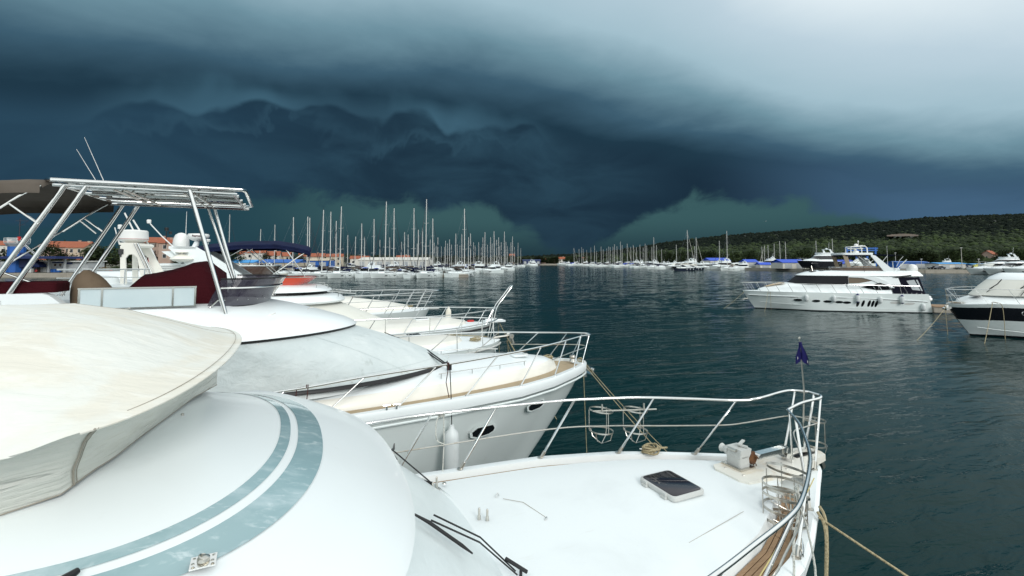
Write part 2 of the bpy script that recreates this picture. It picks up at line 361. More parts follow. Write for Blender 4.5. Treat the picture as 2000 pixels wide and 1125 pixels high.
# ------------------------------------------------------------------ the setting
def make_water():
    m = bpy.data.materials.new('sea_water'); m.use_nodes = True; T = NT(m.node_tree); b = m.node_tree.nodes['Principled BSDF']
    b.inputs['Base Color'].default_value = (.0020, .0195, .0195, 1); b.inputs['Roughness'].default_value = .10; b.inputs['Specular IOR Level'].default_value = .09; b.inputs['Specular Tint'].default_value = (.46, .86, .88, 1)
    b.inputs['IOR'].default_value = 1.33
    geo = T.new('ShaderNodeNewGeometry'); P = geo.outputs['Position']
    ln = T.new('ShaderNodeVectorMath', operation='DISTANCE'); T.l.new(P, ln.inputs[0]); ln.inputs[1].default_value = (0, 0, 0); dist = ln.outputs['Value']
    rot = T.new('ShaderNodeVectorRotate', rotation_type='Z_AXIS'); T.l.new(P, rot.inputs[0]); rot.inputs['Angle'].default_value = R(-20)
    Q = rot.outputs[0]
    h1 = T.noise(T.vmul(Q, (.45, 1.25, 1)), .55, 2, .5, .6)
    h2 = T.noise(T.vmul(Q, (.5, 1.4, 1), (9, 3, 0)), 1.7, 3, .55, .5)
    h3 = T.noise(T.vmul(Q, (.7, 1.3, 1), (2, 8, 0)), 6.5, 3, .55, .3)
    gust = T.ss(.35, .7, T.noise(T.vmul(Q, (1, 2.2, 1)), .05, 3, .5))
    h = T.m('ADD', T.m('MULTIPLY', h1, .70), T.m('ADD', T.m('MULTIPLY', h2, .24), T.m('MULTIPLY', h3, T.m('MULTIPLY_ADD', gust, .035, .03))))
    bn = T.new('ShaderNodeBump'); bn.inputs['Distance'].default_value = .62
    T.put(bn.inputs['Strength'], T.mr(dist, 8, 200, .42, .36)); T.l.new(h, bn.inputs['Height']); 
    def slope(sc, st, off, k):
        n = T.new('ShaderNodeTexNoise'); T.put(n.inputs['Vector'], T.vmul(Q, st, off)); n.inputs['Scale'].default_value = sc; n.inputs['Detail'].default_value = 3
        return T.vmul(n.outputs['Color'], (k, k, 0), (-k / 2, -k / 2, 0))
    def vadd(a, c):
        n = T.new('ShaderNodeVectorMath', operation='ADD'); T.put(n.inputs[0], a); T.put(n.inputs[1], c); return n.outputs[0]
    sl = vadd(vadd(slope(.5, (.5, 1.2, 1), (3, 1, 0), .36), slope(1.6, (.6, 1.3, 1), (0, 5, 2), .40)), slope(5.0, (.7, 1.3, 1), (6, 0, 2), .22))
    far = T.new('ShaderNodeVectorMath', operation='NORMALIZE'); T.l.new(vadd(sl, (0, 0, 1)), far.inputs[0])
    mx = T.new('ShaderNodeMix', data_type='VECTOR'); T.put(mx.inputs[0], T.ss(12, 75, dist)); T.l.new(bn.outputs[0], mx.inputs[4]); T.l.new(far.outputs[0], mx.inputs[5])
    T.l.new(mx.outputs[1], b.inputs['Normal'])
    mb = MB(); xs = [-3000, -600, -150, 0, 150, 600, 3000]; ys = [-400, -60, 60, 200, 600, 1500, 4000]
    mb.grid([[(x, y, 0) for y in ys] for x in xs])
    tag(mb.build('sea_water', m), 'dark teal harbour water with wind ripples', None, kind='structure')
make_water()

SHORE = [(-700, 60), (-420, 112), (-160, 139), (-117, 140), (-122, 180), (-132, 240), (-60, 300), (-4, 430), (26, 560), (62, 570), (104, 420), (122, 290), (131, 212), (166, 190), (196, 188), (222, 214), (420, 230), (900, 200)]
def make_ground():
    m = mat('shore_ground', (.13, .12, .095), .95, mottle=[(.05, I3, .4, .6, (.06, .07, .035), .8), (.4, I3, .4, .7, (.17, .155, .125), .6)])
    mb = MB(); n = len(SHORE)
    rows = [[(x, y, 1.2), (x * 1.5 + (0 if abs(x) > 200 else 0), y + 260, 2.0), (x * 3.2, y * 1 + 2600, 4.0)] for x, y in SHORE]
    mb.grid(rows, flip=True)
    tag(mb.build('shore_ground', m), 'flat harbour shore behind the quays', None, kind='structure')
    mb = MB()
    for (a, b) in zip(SHORE, SHORE[1:]):
        d = Vector((b[0] - a[0], b[1] - a[1], 0)); nrm = Vector((-d.y, d.x, 0)).normalized()
        ln = d.length; k = max(1, int(ln / 12))
        for i in range(k):
            p = Vector((a[0], a[1], 0)) + d * (i / k); q = Vector((a[0], a[1], 0)) + d * ((i + 1) / k) - d.normalized() * .06
            f = -.35
            mb.prism([p + nrm * f + Vector((0, 0, -.6)), q + nrm * f + Vector((0, 0, -.6)), q + nrm * f + Vector((0, 0, 1.28)), p + nrm * f + Vector((0, 0, 1.28))], nrm * 1.5)
    tag(mb.build('quay', CONC, smooth=False), 'pale concrete quay edge along the shore', None, kind='structure')
make_ground()

RIDGE = [(960, 506), (1040, 503), (1120, 499), (1200, 492), (1250, 485), (1300, 476), (1400, 464), (1500, 456), (1600, 447), (1700, 438), (1800, 428), (1900, 423), (2000, 420), (2150, 418), (2400, 424), (2800, 440)]
def hill_z(px, s, far=1750.):
    Y0 = interp([(960, 720), (1100, 670), (1180, 580), (1250, 455), (1330, 395), (1430, 350), (1600, 310), (2800, 300)], px)
    Y = Y0 + s * (far - Y0)
    zr = (510 - interp(RIDGE, px)) / 920 * far + 4.8
    return Y, 2 + (zr - 2) * (s ** 1.2)
def make_hill():
    m = mat('hill_scrub', (.014, .020, .010), .95, mottle=[(.012, I3, .4, .65, (.010, .014, .008), .8), (.09, I3, .45, .6, (.022, .027, .015), .7), (.05, (1, .35, 1), .68, .74, (.12, .11, .09), .55)])
    mb = MB(); rows = []
    for px in range(960, 2801, 20):
        row = []
        for k in range(26):
            s = k / 24
            Y, z = hill_z(px, min(s, 1.0))
            if s > 1: Y, z = Y + 500, z - 140
            z += 2.2 * sin(px * .013 + s * 9) * s * (s < 1)
            row.append(((px - 1000) / 920 * Y, Y, z))
        rows.append(row)
    mb.grid(rows)
    tag(mb.build('hill', m), 'long wooded hill rising to the right behind the marina', None, kind='structure')
    # the bare orange cutting on the slope
    mb = MB(); pts = []
    rr = random.Random(4)
    for i in range(22):
        px = 1733 + 62 * i / 21; pts.append((px, 467.5 - 2.8 * sin(pi * i / 21) - rr.random() * .9, 469.6 + .6 * rr.random()))
    rows = []
    for (px, ya, yb) in pts:
        r = []
        for y in (ya, (ya + yb) / 2, yb):
            lo, hi = 0.0, 1.0
            for _ in range(40):
                s = (lo + hi) / 2; Y, z = hill_z(px, s)
                if (z - 4.8) / Y * 920 > 510 - y: hi = s
                else: lo = s
            Y, z = hill_z(px, s); Y -= 14; r.append(((px - 1000) / 920 * Y, Y, z + 6))
        rows.append(r)
    mb.grid(rows)
    tag(mb.build('bare_cutting', mat('orange_earth', (.13, .088, .06), .95, mottle=[(.06, I3, .4, .6, (.06, .045, .03), .9)])), 'bare orange earth cutting on the hillside', None, kind='structure')
make_hill()

ICO = None
def ico():
    global ICO
    if ICO is None:
        bm = bmesh.new(); bmesh.ops.create_icosphere(bm, subdivisions=1, radius=1)
        ICO = ([v.co.copy() for v in bm.verts], [tuple(v.index for v in f.verts) for f in bm.faces]); bm.free()
    return ICO
def make_forest():
    rr = random.Random(11); V, F = ico()
    mats = [LEAFD, LEAFM, mat('hill_tree_leaves', (.0065, .0105, .0085), .9, mottle=[(.03, I3, .4, .6, (.012, .017, .0115), .9)], spec=.05)]
    mb = MB()
    for i in range(24000):
        s = rr.random() ** 1.35 if i > 1800 else .985 + rr.random() * .02
        px = 1010 + rr.random() * 1450
        if 1725 < px < 1803 and .30 < s < .62 and rr.random() < .8 and 463 < 510 - (hill_z(px, s)[1] - 4.8) / hill_z(px, s)[0] * 920 < 471: continue
        Y, z = hill_z(px, min(s, 1)); x = (px - 1000) / 920 * Y
        r = (1.7 + 2.0 * rr.random()) * (1 + .5 * s) * (1.5 if rr.random() < .04 else 1)
        k = 2 if s > .25 + .2 * rr.random() else (1 if rr.random() < .35 else 0)
        if rr.random() < .06: k = 0
        sx, sy, sz = r * (.8 + .6 * rr.random()), r * (.8 + .5 * rr.random()), r * (.6 + .5 * rr.random())
        a = rr.random() * 6.3
        mb.add([(x + sx * (v.x * cos(a) - v.y * sin(a)) * (1 + .3 * (rr.random() - .5)), Y + sy * (v.x * sin(a) + v.y * cos(a)), z + sz * .5 + sz * v.z * (1 + .35 * (rr.random() - .5))) for v in V], F, k)
    tag(mb.build('hill_forest', mats, smooth=False), 'dark green woodland covering the hill', None, kind='stuff')
make_forest()

# ------------------------------------------------------------------ trees one can tell apart
def crown_mesh(rr, h, w, n, leaf, flat=.75, base=.3, cone=False):
    """many leaf-sized faces gathered in clumps through the crown's volume"""
    mb = MB(); clumps = []
    for i in range(max(7, n // 26)):
        while True:
            p = Vector((rr.uniform(-1, 1), rr.uniform(-1, 1), rr.uniform(-1, 1)))
            if .25 < p.length < 1: break
        u = (p.z + 1) / 2; k = (1 - u * .9) if cone else (1.0 if u < .6 else 1.15 - u * .35)
        clumps.append((Vector((p.x * w / 2 * k, p.y * w / 2 * k, h * (base + (1 - base) * u))), rr.uniform(.16, .30) * w * (k * .7 + .3)))
    for i in range(n):
        c, r = rr.choice(clumps); d = Vector((rr.gauss(0, 1), rr.gauss(0, 1), rr.gauss(0, 1))).normalized()
        p = c + Vector((d.x * r, d.y * r, d.z * r * flat)) * rr.uniform(.55, 1.05)
        a = Vector((rr.gauss(0, 1), rr.gauss(0, 1), rr.gauss(0, 1))).normalized(); b = a.orthogonal().normalized() * leaf * rr.uniform(.6, 1.3); a = a * leaf * rr.uniform(.6, 1.3)
        mb.add([p - a, p + b * .7, p + a, p - b * .7], [(0, 1, 2, 3)], 0 if rr.random() < .7 else 1)
    return mb
def trunk_mesh(rr, h, r, w):
    mb = MB(); mb.tube([(0, 0, -.3), (.1, 0, h * .25), (.05, .1, h * .55), (0, 0, h * .85)], [r, r * .8, r * .5, r * .15], 7)
    for i in range(5):
        a = i * 1.3 + rr.random(); z = h * (.28 + .1 * i); ln = w * .34 * (1 - i * .1)
        mb.tube([(.05, .05, z), (cos(a) * ln * .6, sin(a) * ln * .6, z + h * .1), (cos(a) * ln, sin(a) * ln, z + h * .2)], [r * .4, r * .25, r * .06], 5)
    return mb
TREEV = {}
def tree(x, y, h, w, label, kind='round', z=1.3, name='broadleaf_tree', mats=(LEAFD, LEAFM), group=None):
    key = (kind, mats[0].name)
    rr = random.Random(len(label) * 7 + int(x * 3))
    if key not in TREEV:
        TREEV[key] = []
        for v in range(3 if kind == 'round' else 1):
            if kind == 'cone': cb, tb = crown_mesh(rr, 10, 3.2, 700, .30, base=.06, cone=True), trunk_mesh(rr, 9, .22, 2)
            elif kind == 'bush': cb, tb = crown_mesh(rr, 2.2, 3.4, 420, .20, base=.25), trunk_mesh(rr, 1.6, .1, 2)
            else: cb, tb = crown_mesh(rr, 10, 9, 1500, .36, base=.22), trunk_mesh(rr, 9, .35, 8)
            c = cb.build('crown', list(mats), smooth=False); t = tb.build('trunk', TRUNK)
            TREEV[key].append((c.data, t.data)); bpy.data.objects.remove(c); bpy.data.objects.remove(t)
    H0, W0 = {'round': (10, 9), 'cone': (10, 3.2), 'bush': (2.2, 3.4)}[kind]
    cd, td = rr.choice(TREEV[key]); t = thing(name, label, name.replace('_', ' ').split()[-1], (x, y, z), rr.random() * 6, group)
    for nm, d in (('crown', cd), ('trunk', td)):
        o = bpy.data.objects.new(nm, d); COL.objects.link(o); o.parent = t; o.scale = (w / W0, w / W0, h / H0)
    return t
def at(px, Y, z=1.3):
    """ground position seen in picture column px at a distance of Y metres"""
    return ((px - 1000) / 920 * Y, Y, z)
def size_h(py, Y): return (510 - py) / 920 * Y + 4.8
# ------------------------------------------------------------------ boat building kit
def hull_surf(mb, hb, zd, T, rake=1.2, zb=-.45, fl=(.03, .86), mid=.45, levels=(0, .12, .2, .32, .46, .62, .8, 1.0), cut=None, nst=26, stern=.0, p=.8):
    """planing hull skin on both sides: hb(t) half beam at deck edge; rake of the stem; returns station list"""
    st = [T * (i / nst) ** 1.6 for i in range(nst + 1)]
    for side in (-1, 1):
        P = []
        for t in st:
            row = []; w0 = fl[0] + (fl[1] - fl[0]) * smooth(0, mid * T, t)
            zdk = zd(t) if callable(zd) else zd
            for v in levels:
                z = zb + (zdk - zb) * v
                tt = t + rake * (1 - v) ** 1.15 * max(0, 1 - t / T) ** 2.2 + stern * (1 - v) * smooth(.8 * T, T, t) * -1
                row.append(L(tt, side * hb(t) * (w0 + (1 - w0) * v ** p), z))
            P.append(row)
        for j in range(len(levels) - 1):
            mm = 0 if cut is None else cut(j)
            mb.grid([[r[j], r[j + 1]] for r in P], mm, flip=(side > 0))
        if side < 0: last = P[-1]
        else: mb.grid([last, P[-1]], 0)
    return st
def hull_lat(hb, zd, T, zb=-.45, fl=(.03, .86), mid=.45, p=.8):
    def f(t, z):
        w0 = fl[0] + (fl[1] - fl[0]) * smooth(0, mid * T, t); zk = zd(t) if callable(zd) else zd
        v = max(0, min(1, (z - zb) / (zk - zb))); return hb(t) * (w0 + (1 - w0) * v ** p)
    return f
def deck_surf(mb, hb, zd, T, inset=.0, camber=.05, n=24, m=0, t0=0.0, nl=8, dz=0.0):
    P = []
    for i in range(n + 1):
        t = t0 + (T - t0) * (i / n) ** 1.5; h = max(.01, hb(t) - inset); zk = (zd(t) if callable(zd) else zd) + dz
        P.append([L(t, h * (2 * j / nl - 1), zk + camber * (1 - (2 * j / nl - 1) ** 2) * min(1, h)) for j in range(nl + 1)])
    mb.grid(P, m, flip=True)
def plan(t0, t1, hw, nose, p=2.0, n=15):
    pts = [(t1, -hw), (t0 + nose + (t1 - t0 - nose) * .5, -hw)]
    for i in range(2 * n + 1):
        a = -pi / 2 + pi * i / (2 * n)
        l = hw * (1 if a > 0 else -1) * abs(sin(a)) ** (2 / p); t = t0 + nose * (1 - abs(cos(a)) ** (2 / p))
        pts.append((t, l))
    pts += [(t0 + nose + (t1 - t0 - nose) * .5, hw), (t1, hw)]
    return pts
def shell(mb, levels, m=0, cap=True, back=True, camber=.0, n=15, capm=None):
    """levels: (t0, t1, hw, nose, p, z) or with z as function of (t, l); stacked plan curves"""
    rings = []
    for (t0, t1, hw, nose, p, z) in levels:
        rings.append([L(t, l, z(t, l) if callable(z) else z) for (t, l) in plan(t0, t1, hw, nose, p, n)])
    mb.grid(rings, m)
    if cap:
        r = rings[-1]; k = len(r); rows = []
        for i in range(k // 2 + 1):
            a, b = Vector(r[i]), Vector(r[k - 1 - i]); w = (a - b).length
            rows.append([a.lerp(b, j / 6) + Vector((0, 0, camber * 4 * (j / 6) * (1 - j / 6) * min(1, w))) for j in range(7)])
        mb.grid(rows, m if capm is None else capm)
    if back: mb.grid([[r[0] for r in rings], [r[-1] for r in rings]], m)
    return rings
def side_panel(mb, poly, lat, thick=.015, sides=(-1, 1), m=0, sub=6):
    """panel lying on a curved side; poly in (t, z), lat(t, z) gives the half width"""
    for sd in sides:
        pts = []
        k = len(poly)
        for i in range(k):
            a, b = poly[i], poly[(i + 1) % k]
            for j in range(sub): pts.append((a[0] + (b[0] - a[0]) * j / sub, a[1] + (b[1] - a[1]) * j / sub))
        cx, cz = sum(p[0] for p in pts) / len(pts), sum(p[1] for p in pts) / len(pts)
        rings = []
        for f in (1.0, 1.0, .97, .66, .33):
            o = thick if f < 1 or len(rings) == 1 else -.01
            r = []
            for (t, z) in pts:
                q = (cx + (t - cx) * f, cz + (z - cz) * f); r.append(L(q[0], sd * (lat(*q) + o), q[1]))
            rings.append(r)
        mb.grid(rings, m, cv=True, flip=sd > 0)
        mb.add(rings[-1] + [L(cx, sd * (lat(cx, cz) + thick), cz)], [(i, (i + 1) % len(pts), len(pts)) for i in range(len(pts))], m)
def oval(ct, cz, a, b, rot=0, n=12): return [(ct + a * cos(i * 2 * pi / n) * cos(rot) - b * sin(i * 2 * pi / n) * sin(rot), cz + a * cos(i * 2 * pi / n) * sin(rot) + b * sin(i * 2 * pi / n) * cos(rot)) for i in range(n)]
def rail_path(hb, zd, ts, hgt, inset, side, lean=.25):
    out = []
    for t in ts:
        zk = zd(t) if callable(zd) else zd
        h = hgt(t) if callable(hgt) else hgt
        out.append(L(t - lean, side * max(.0, hb(t) - inset), zk + h))
    return out
def ring(c, r, n=22, tilt=0, rz=0):
    out = []
    for i in range(n):
        a = i * 2 * pi / n; v = Matrix.Rotation(rz, 3, 'Z') @ Matrix.Rotation(tilt, 3, 'Y') @ Vector((r * cos(a), r * sin(a), 0)); out.append(Vector(c) + v)
    return out
def fender(at_, p, top, label, ln=.72, r=.125, capped=False, rope=None, group=None, tilt=0, mt=None):
    """sausage fender hanging at local point p (its top), on a lanyard from top"""
    t = thing('fender', label, 'fender', at_.location, at_.rotation_euler.z, group)
    prof = [(0, -ln - .02), (r * .45, -ln), (r * .85, -ln + .05), (r, -ln + .14), (r, -.16), (r * .85, -.07), (r * .4, -.01), (r * .28, .05), (0, .06)]
    mb = MB(); mb.lathe(prof, p, 16, M=Matrix.Rotation(tilt, 3, 'X')); mb.build('body', mt or FEND, t)
    if capped:
        mb = MB(); mb.lathe([(r * .5, -.09), (r * .92, -.06), (r * .45, .02), (r * .3, .07), (0, .08)], p, 14); mb.lathe([(0, -ln - .035), (r * .5, -ln - .01), (r * .93, -ln + .06), (r * .6, -ln + .08)], p, 14)
        mb.build('end_cap', FENDB, t)
    mb = MB(); mb.tube([Vector(p) + Vector((0, 0, .05)), (Vector(p) + Vector(top)) / 2 + Vector((.01, .01, 0)), top], .008, 5); mb.build('lanyard', rope or BLACK, t)
    return t
def sag(a, b, s, n=12):
    a, b = Vector(a), Vector(b); return [a.lerp(b, i / n) + Vector((0, 0, -s * 4 * (i / n) * (1 - i / n))) for i in range(n + 1)]
def rope_thing(name, paths, r, m, label, at_=None, cat='rope', n=6, group=None):
    mb = MB()
    for p in paths: mb.tube(p, r, n)
    return tag(mb.build(name, m, at=at_), label, cat, group)
def coil(c, r, turns, rr, h=.03):
    out = []
    for i in range(int(turns * 14)):
        a = i * 2 * pi / 14; q = r * (1 + .18 * sin(a * .37 + 1)); out.append(Vector(c) + Vector((q * cos(a), q * .8 * sin(a), h * i / 14 + .012 * sin(a * 2.3))))
    return out

# ------------------------------------------------------------------ nearest motor yacht (bow at the right, camera beside its flybridge)
def make_near_yacht():
    b = thing('motor_yacht', 'nearest white motor yacht with two pale blue roof stripes, filling the foreground', 'motor yacht', (3.677, 5.981, 0), R(25))
    HB = [(0, .12), (.1, .2), (.4, .37), (.7, .55), (1.06, .76), (1.6, 1.06), (2.05, 1.27), (3, 1.54), (4.5, 1.70), (6, 1.80), (9, 1.88), (13.5, 1.84)]
    hb = lambda t: interp(HB, t); T = 13.5; zk = 2.3
    mb = MB(); hull_surf(mb, hb, zk, T, rake=1.5, fl=(.02, .84), cut=lambda j: 1 if j < 1 else 0); mb.build('hull', [HULLW, ANTI], b)
    # bulwark cap, side-deck well, raised fore deck
    ts = [0, .05, .1, .2, .4, .7, 1.06, 1.6, 2.05, 2.5, 3, 3.7, 4.5, 6, 8, 10, 13.5]
    mb = MB()
    for sd in (-1, 1):
        mb.grid([[L(t, sd * (hb(t) + .015), zk - .06), L(t, sd * (hb(t) + .02), zk + .015), L(t, sd * (hb(t) - .02), zk + .04), L(t, sd * max(.005, hb(t) - .11), zk + .035), L(t, sd * max(.003, hb(t) - .13), zk - .06)] for t in ts], flip=sd > 0)
    mb.build('bulwark_cap', GELD, b)
    mb = MB(); deck_surf(mb, hb, zk - .055, T, .08, .0); mb.build('side_deck', GELD, b)
    tf = [.75, .8, .95, 1.2, 1.6, 2.05, 2.6, 3.2, 4, 5, 6]
    hf = lambda t: max(.02, (hb(t) - .40) * smooth(.2, 1.3, t + .2) if t < 1.1 else hb(t) - .40)
    mb = MB(); P = []
    for t in tf:
        h = hf(t); P.append([L(t, -h - .03, zk - .06), L(t, -h, zk + .08)] + [L(t, h * (j / 6 - 1), zk + .085 + .055 * (1 - (j / 6 - 1) ** 2) * min(1, h)) for j in range(1, 12)] + [L(t, h, zk + .08), L(t, h + .03, zk - .06)])
    mb.grid(P, flip=True); mb.grid([P[0], [Vector(p) * .5 + Vector(P[0][-1 - i]) * .5 for i, p in enumerate(P[0])]]); mb.build('fore_deck', GELD, b)
    # teak planks in the side-deck well, one by one
    rows = 5
    for sd in (-1, 1):
        for k in range(rows):
            for (ta, tb) in ((.86, 1.75), (1.756, 2.7), (2.706, 3.9), (3.906, 5.5)):
                a, c = [], []
                for i in range(7):
                    t = ta + (tb - ta) * i / 6; o = hb(t) - .135; inn = max(.0, hf(t) + .035)
                    w = (o - inn) / rows
                    if w < .004: continue
                    a.append(L(t, sd * (inn + w * k + .004), zk - .032)); c.append(L(t, sd * (inn + w * (k + 1) - .004), zk - .032))
                if len(a) < 2: continue
                q = MB(); q.grid([[(p[0], p[1], p[2] - .02), p, r, (r[0], r[1], r[2] - .02)] for p, r in zip(a, c)], flip=sd > 0); q.build('plank', TEAK, b, smooth=False)
    # bow platform with anchor slot
    mb = MB()
    pl = [(1.42, .16), (1.36, .24), (.9, .26), (.45, .24), (.1, .17), (-.12, .13), (-.17, .05), (-.17, -.05), (-.12, -.13), (.1, -.17), (.45, -.24), (.9, -.26), (1.36, -.24), (1.42, -.16)]
    mb.prism([L(t, l, zk + .06) for t, l in pl], (0, 0, .075)); pf = mb.build('bow_platform', PLAT, b, smooth=False)
    mb = MB(); mb.box(L(.12, 0, zk + .137), (.36, .11, .006)); mb.build('anchor_slot', BLACK, pf)
    mb = MB()
    for t, l in ((1.3, .12), (1.28, -.1), (.7, -.2), (1.0, .2)): mb.lathe([(0, .004), (.014, .003), (.016, 0)], L(t, l, zk + .137), 8)
    mb.build('bolt', STEELD, pf)
    # windlass
    mb = MB(); zb = zk + .135
    mb.rbox(L(1.12, .1, zb + .075), (.17, .2, .15), .03, 0); mb.prism([L(1.205, .2, zb + .12), L(1.035, .2, zb + .12), L(1.035, .0, zb + .12), L(1.205, .0, zb + .12)], (0.02, 0, .09)); 
    mb.lathe([(0, -.02), (.05, -.02), (.055, 0), (.045, .03), (.035, .05), (.05, .09), (.04, .1), (0, .1)], L(1.16, .2, zb + .15), 14, M=Matrix.Rotation(R(-90), 3, 'X'))
    mb.box(L(1.07, .07, zb + .225), (.03, .10, .02), rz=.3); mb.box(L(1.05, .11, zb + .245), (.13, .035, .014), rz=.25, ry=-.2)
    wl = mb.build('windlass', GREYP, b)
    mb = MB(); mb.lathe([(0, -.045), (.06, -.045), (.075, -.03), (.05, -.008), (.05, .008), (.075, .03), (.06, .045), (0, .045)], L(.99, .04, zb + .1), 16, M=Matrix.Rotation(R(90), 3, 'X')); mb.build('chain_gypsy', RUST, wl)
    mb = MB()
    for i in range(9): mb.tube(ring(L(.985 - .006 * i, .03 - .012 * (i % 2), zb + .16 - .022 * i), .016, 8, R(90 * (i % 2)), .5), .0055, 5, closed=True)
    mb.build('chain', RUST, wl)
    mb = MB(); mb.box(L(1.12, .1, zb + .008), (.24, .27, .016)); mb.tube([L(1.205, .15, zb + .2), L(1.205, .05, zb + .2)], .018, 7); mb.build('windlass_base', STEELD, wl)
    mb = MB(); mb.box(L(.72, .02, zb + .125), (.46, .012, .05)); mb.box(L(.72, -.055, zb + .125), (.46, .012, .05)); mb.box(L(.72, -.018, zb + .152), (.46, .086, .008))
    mb.lathe([(0, -.05), (.03, -.05), (.03, .05), (0, .05)], L(.95, -.018, zb + .125), 12, M=Matrix.Rotation(R(90), 3, 'X')); mb.box(L(.46, -.018, zb + .09), (.06, .1, .13), ry=.4); mb.build('anchor_arm', STEEL, wl)
    mb = MB(); mb.tube([L(.5, -.018, zb + .03), L(.2, 0, zb + .04), L(-.12, 0, zb + .0)], .022, 8); mb.box(L(-.1, 0, zb - .1), (.05, .22, .16), ry=-.4); mb.build('anchor', STEELD, b)
    # deck hatch
    hc = L(2.21, .02, zk + .155)
    mb = MB(); mb.rbox((hc[0], hc[1], hc[2] + .008), (.43, .52, .042), .05, 0, 0, 5); hf_ = mb.build('deck_hatch', GREYP, b, ang=50)
    mb = MB(); mb.rbox((hc[0], hc[1], hc[2] + .029), (.385, .475, .010), .045, 0, 0, 5); mb.build('hatch_pane', HATCHG, hf_)
    for l in (-.14, .14):
        mb = MB(); mb.box((hc[0] - .218, hc[1] + l, hc[2] + .012), (.035, .05, .045)); mb.box((hc[0] - .235, hc[1] + l, hc[2] - .005), (.03, .07, .02)); mb.build('hinge', GREYP, hf_)
    # pulpit: top rail with its raised bow loop, wire, stanchions
    tp_ = [L(8.2, 1.75, 3.0), L(5.38, 1.53, 3.04), L(4.44, 1.55, 3.04), L(2.92, 1.39, 3.04), L(2.32, 1.25, 3.04), L(1.74, 1.05, 3.04), L(1.19, .73, 3.04), L(.83, .49, 3.04), L(.60, .38, 3.042), L(.54, .355, 3.05), L(.41, .30, 3.075), L(.05, .27, 3.115), L(-.10, .22, 3.12), L(-.2, .1, 3.12)]
    tq_ = [L(8.2, -1.8, 3.0), L(6.5, -2.08, 3.03), L(5.2, -2.04, 3.04), L(4.3, -1.97, 3.04), L(3.68, -1.86, 3.04), L(3.23, -1.76, 3.04), L(2.72, -1.64, 3.04), L(2.4, -1.52, 3.04), L(1.88, -1.24, 3.04), L(1.46, -.97, 3.04), L(.87, -.49, 3.04), L(.56, -.16, 3.04), L(.51, -.11, 3.042), L(.47, -.09, 3.045), L(.2, -.07, 3.08), L(-.06, -.11, 3.11), L(-.14, -.09, 3.12), L(-.19, -.04, 3.12)]
    P = cr(tp_, 5); Q = cr(tq_, 5)
    mb = MB(); mb.tube(P + Q[::-1][1:], .0165, 10); mb.build('handrail', STEEL, b)
    mp_ = [L(8, 1.75, 2.62), L(4.4, 1.62, 2.64), L(2.85, 1.44, 2.68), L(2.1, 1.22, 2.68), L(1.45, .92, 2.68), L(.78, .60, 2.69), L(.5, .50, 2.71), L(.3, .42, 2.74), L(-.02, .25, 2.80), L(-.11, .1, 2.80), L(-.12, 0, 2.80)]
    mq_ = [L(8, -1.8, 2.62), L(3.7, -1.74, 2.66), L(2.4, -1.42, 2.67), L(1.5, -.93, 2.69), L(.9, -.5, 2.75), L(.5, -.16, 2.80), L(.2, -.1, 2.80), L(-.05, -.08, 2.80), L(-.12, -.04, 2.80)]
    mb = MB(); mb.tube(cr(mp_, 5) + cr(mq_, 5)[::-1][1:], .0085, 7); mb.build('middle_rail', STEELD, b)
    for sd in (-1, 1):
        for (tb, dt) in ((4.78, .42), (4.0, .42), (2.98, .42), (2.0, .42), (1.14, .42), (.2, .3)):
            tp = tb - dt
            PP = P if sd > 0 else Q; zt = interp([(p[0] * -1, p[2]) for p in PP][::-1], tp); lt = interp([(-p[0], p[1]) for p in PP][::-1], tp)
            l0 = max(.12, hb(tb) - .06)
            mb = MB(); mb.tube([L(tb, sd * l0, zk + .02), L(tp, lt, zt)], .0135, 8); st = mb.build('stanchion', STEEL, b)
            mb = MB(); f = Vector(L(tb, sd * l0, zk + .02)); g = Vector(L(tp, lt, zt)); d = (g - f).normalized(); mb.tube([f - d * .0, f + d * .11], .02, 9); mb.lathe([(0, .012), (.034, .01), (.036, 0)], f + Vector((0, 0, .018)), 12); mb.build('stanchion_base', STEELD, st)
    mb = MB(); mb.tube([L(.06, .02, zk + .13), L(-.04, .0, 2.8), L(-.17, .02, 3.11)], .015, 8); mb.build('bow_brace', STEEL, b); mb = MB(); mb.tube([L(.48, -.12, zk + .1), L(.49, -.11, 3.04)], .013, 8); mb.build('bow_brace', STEEL, b)
    # fender baskets: two rings, spokes and a bottom hoop each
    def basket(c, r, h, tilt=.0, rz=0, big=False):
        q = MB(); w = .009 if not big else .012
        for (dz, tl) in ((0, tilt), (-h, tilt * .5)):
            pth = ring((c[0], c[1], c[2] + dz), r, 26, tl, rz); up = Vector((0, 0, w))
            q.grid([[p - up, p + up, p + up + (Vector((c[0], c[1], p.z + w)) - p - up) * .03, p - up + (Vector((c[0], c[1], p.z - w)) - p + up) * .03] for p in pth], cu=True, cv=True)
        for k in range(4 if big else 3):
            a = k * (pi / 2 if big else 2 * pi / 3) + .5 + rz; p = Vector((c[0] + r * cos(a), c[1] + r * sin(a), c[2])); q.tube([p, p - Vector((0, 0, h))], .005, 5)
        for a in (.5 + rz, .5 + pi / 2 + rz):
            e = Vector((r * cos(a), r * sin(a), 0)); o = Vector((c[0], c[1], c[2] - h)); q.tube([o + e, o + e * .8 + Vector((0, 0, -.1)), o + Vector((0, 0, -.17)), o - e * .8 + Vector((0, 0, -.1)), o - e], .005, 5)
        q.build('fender_basket', STEELD, b)
    for (t, l) in ((2.10, 1.40), (1.68, 1.22)): basket(L(t, l, 2.83), .16, .265, .12)
    mb = MB(); mb.tube([L(2.3, 1.3, 2.87), L(1.5, 1.02, 2.87)], .01, 6)
    for t, l in ((2.2, 1.24), (1.68, 1.05)): mb.tube([L(t, l, 2.87), L(t, l, 2.96)], .012, 6)
    mb.build('basket_bracket', STEELD, b)
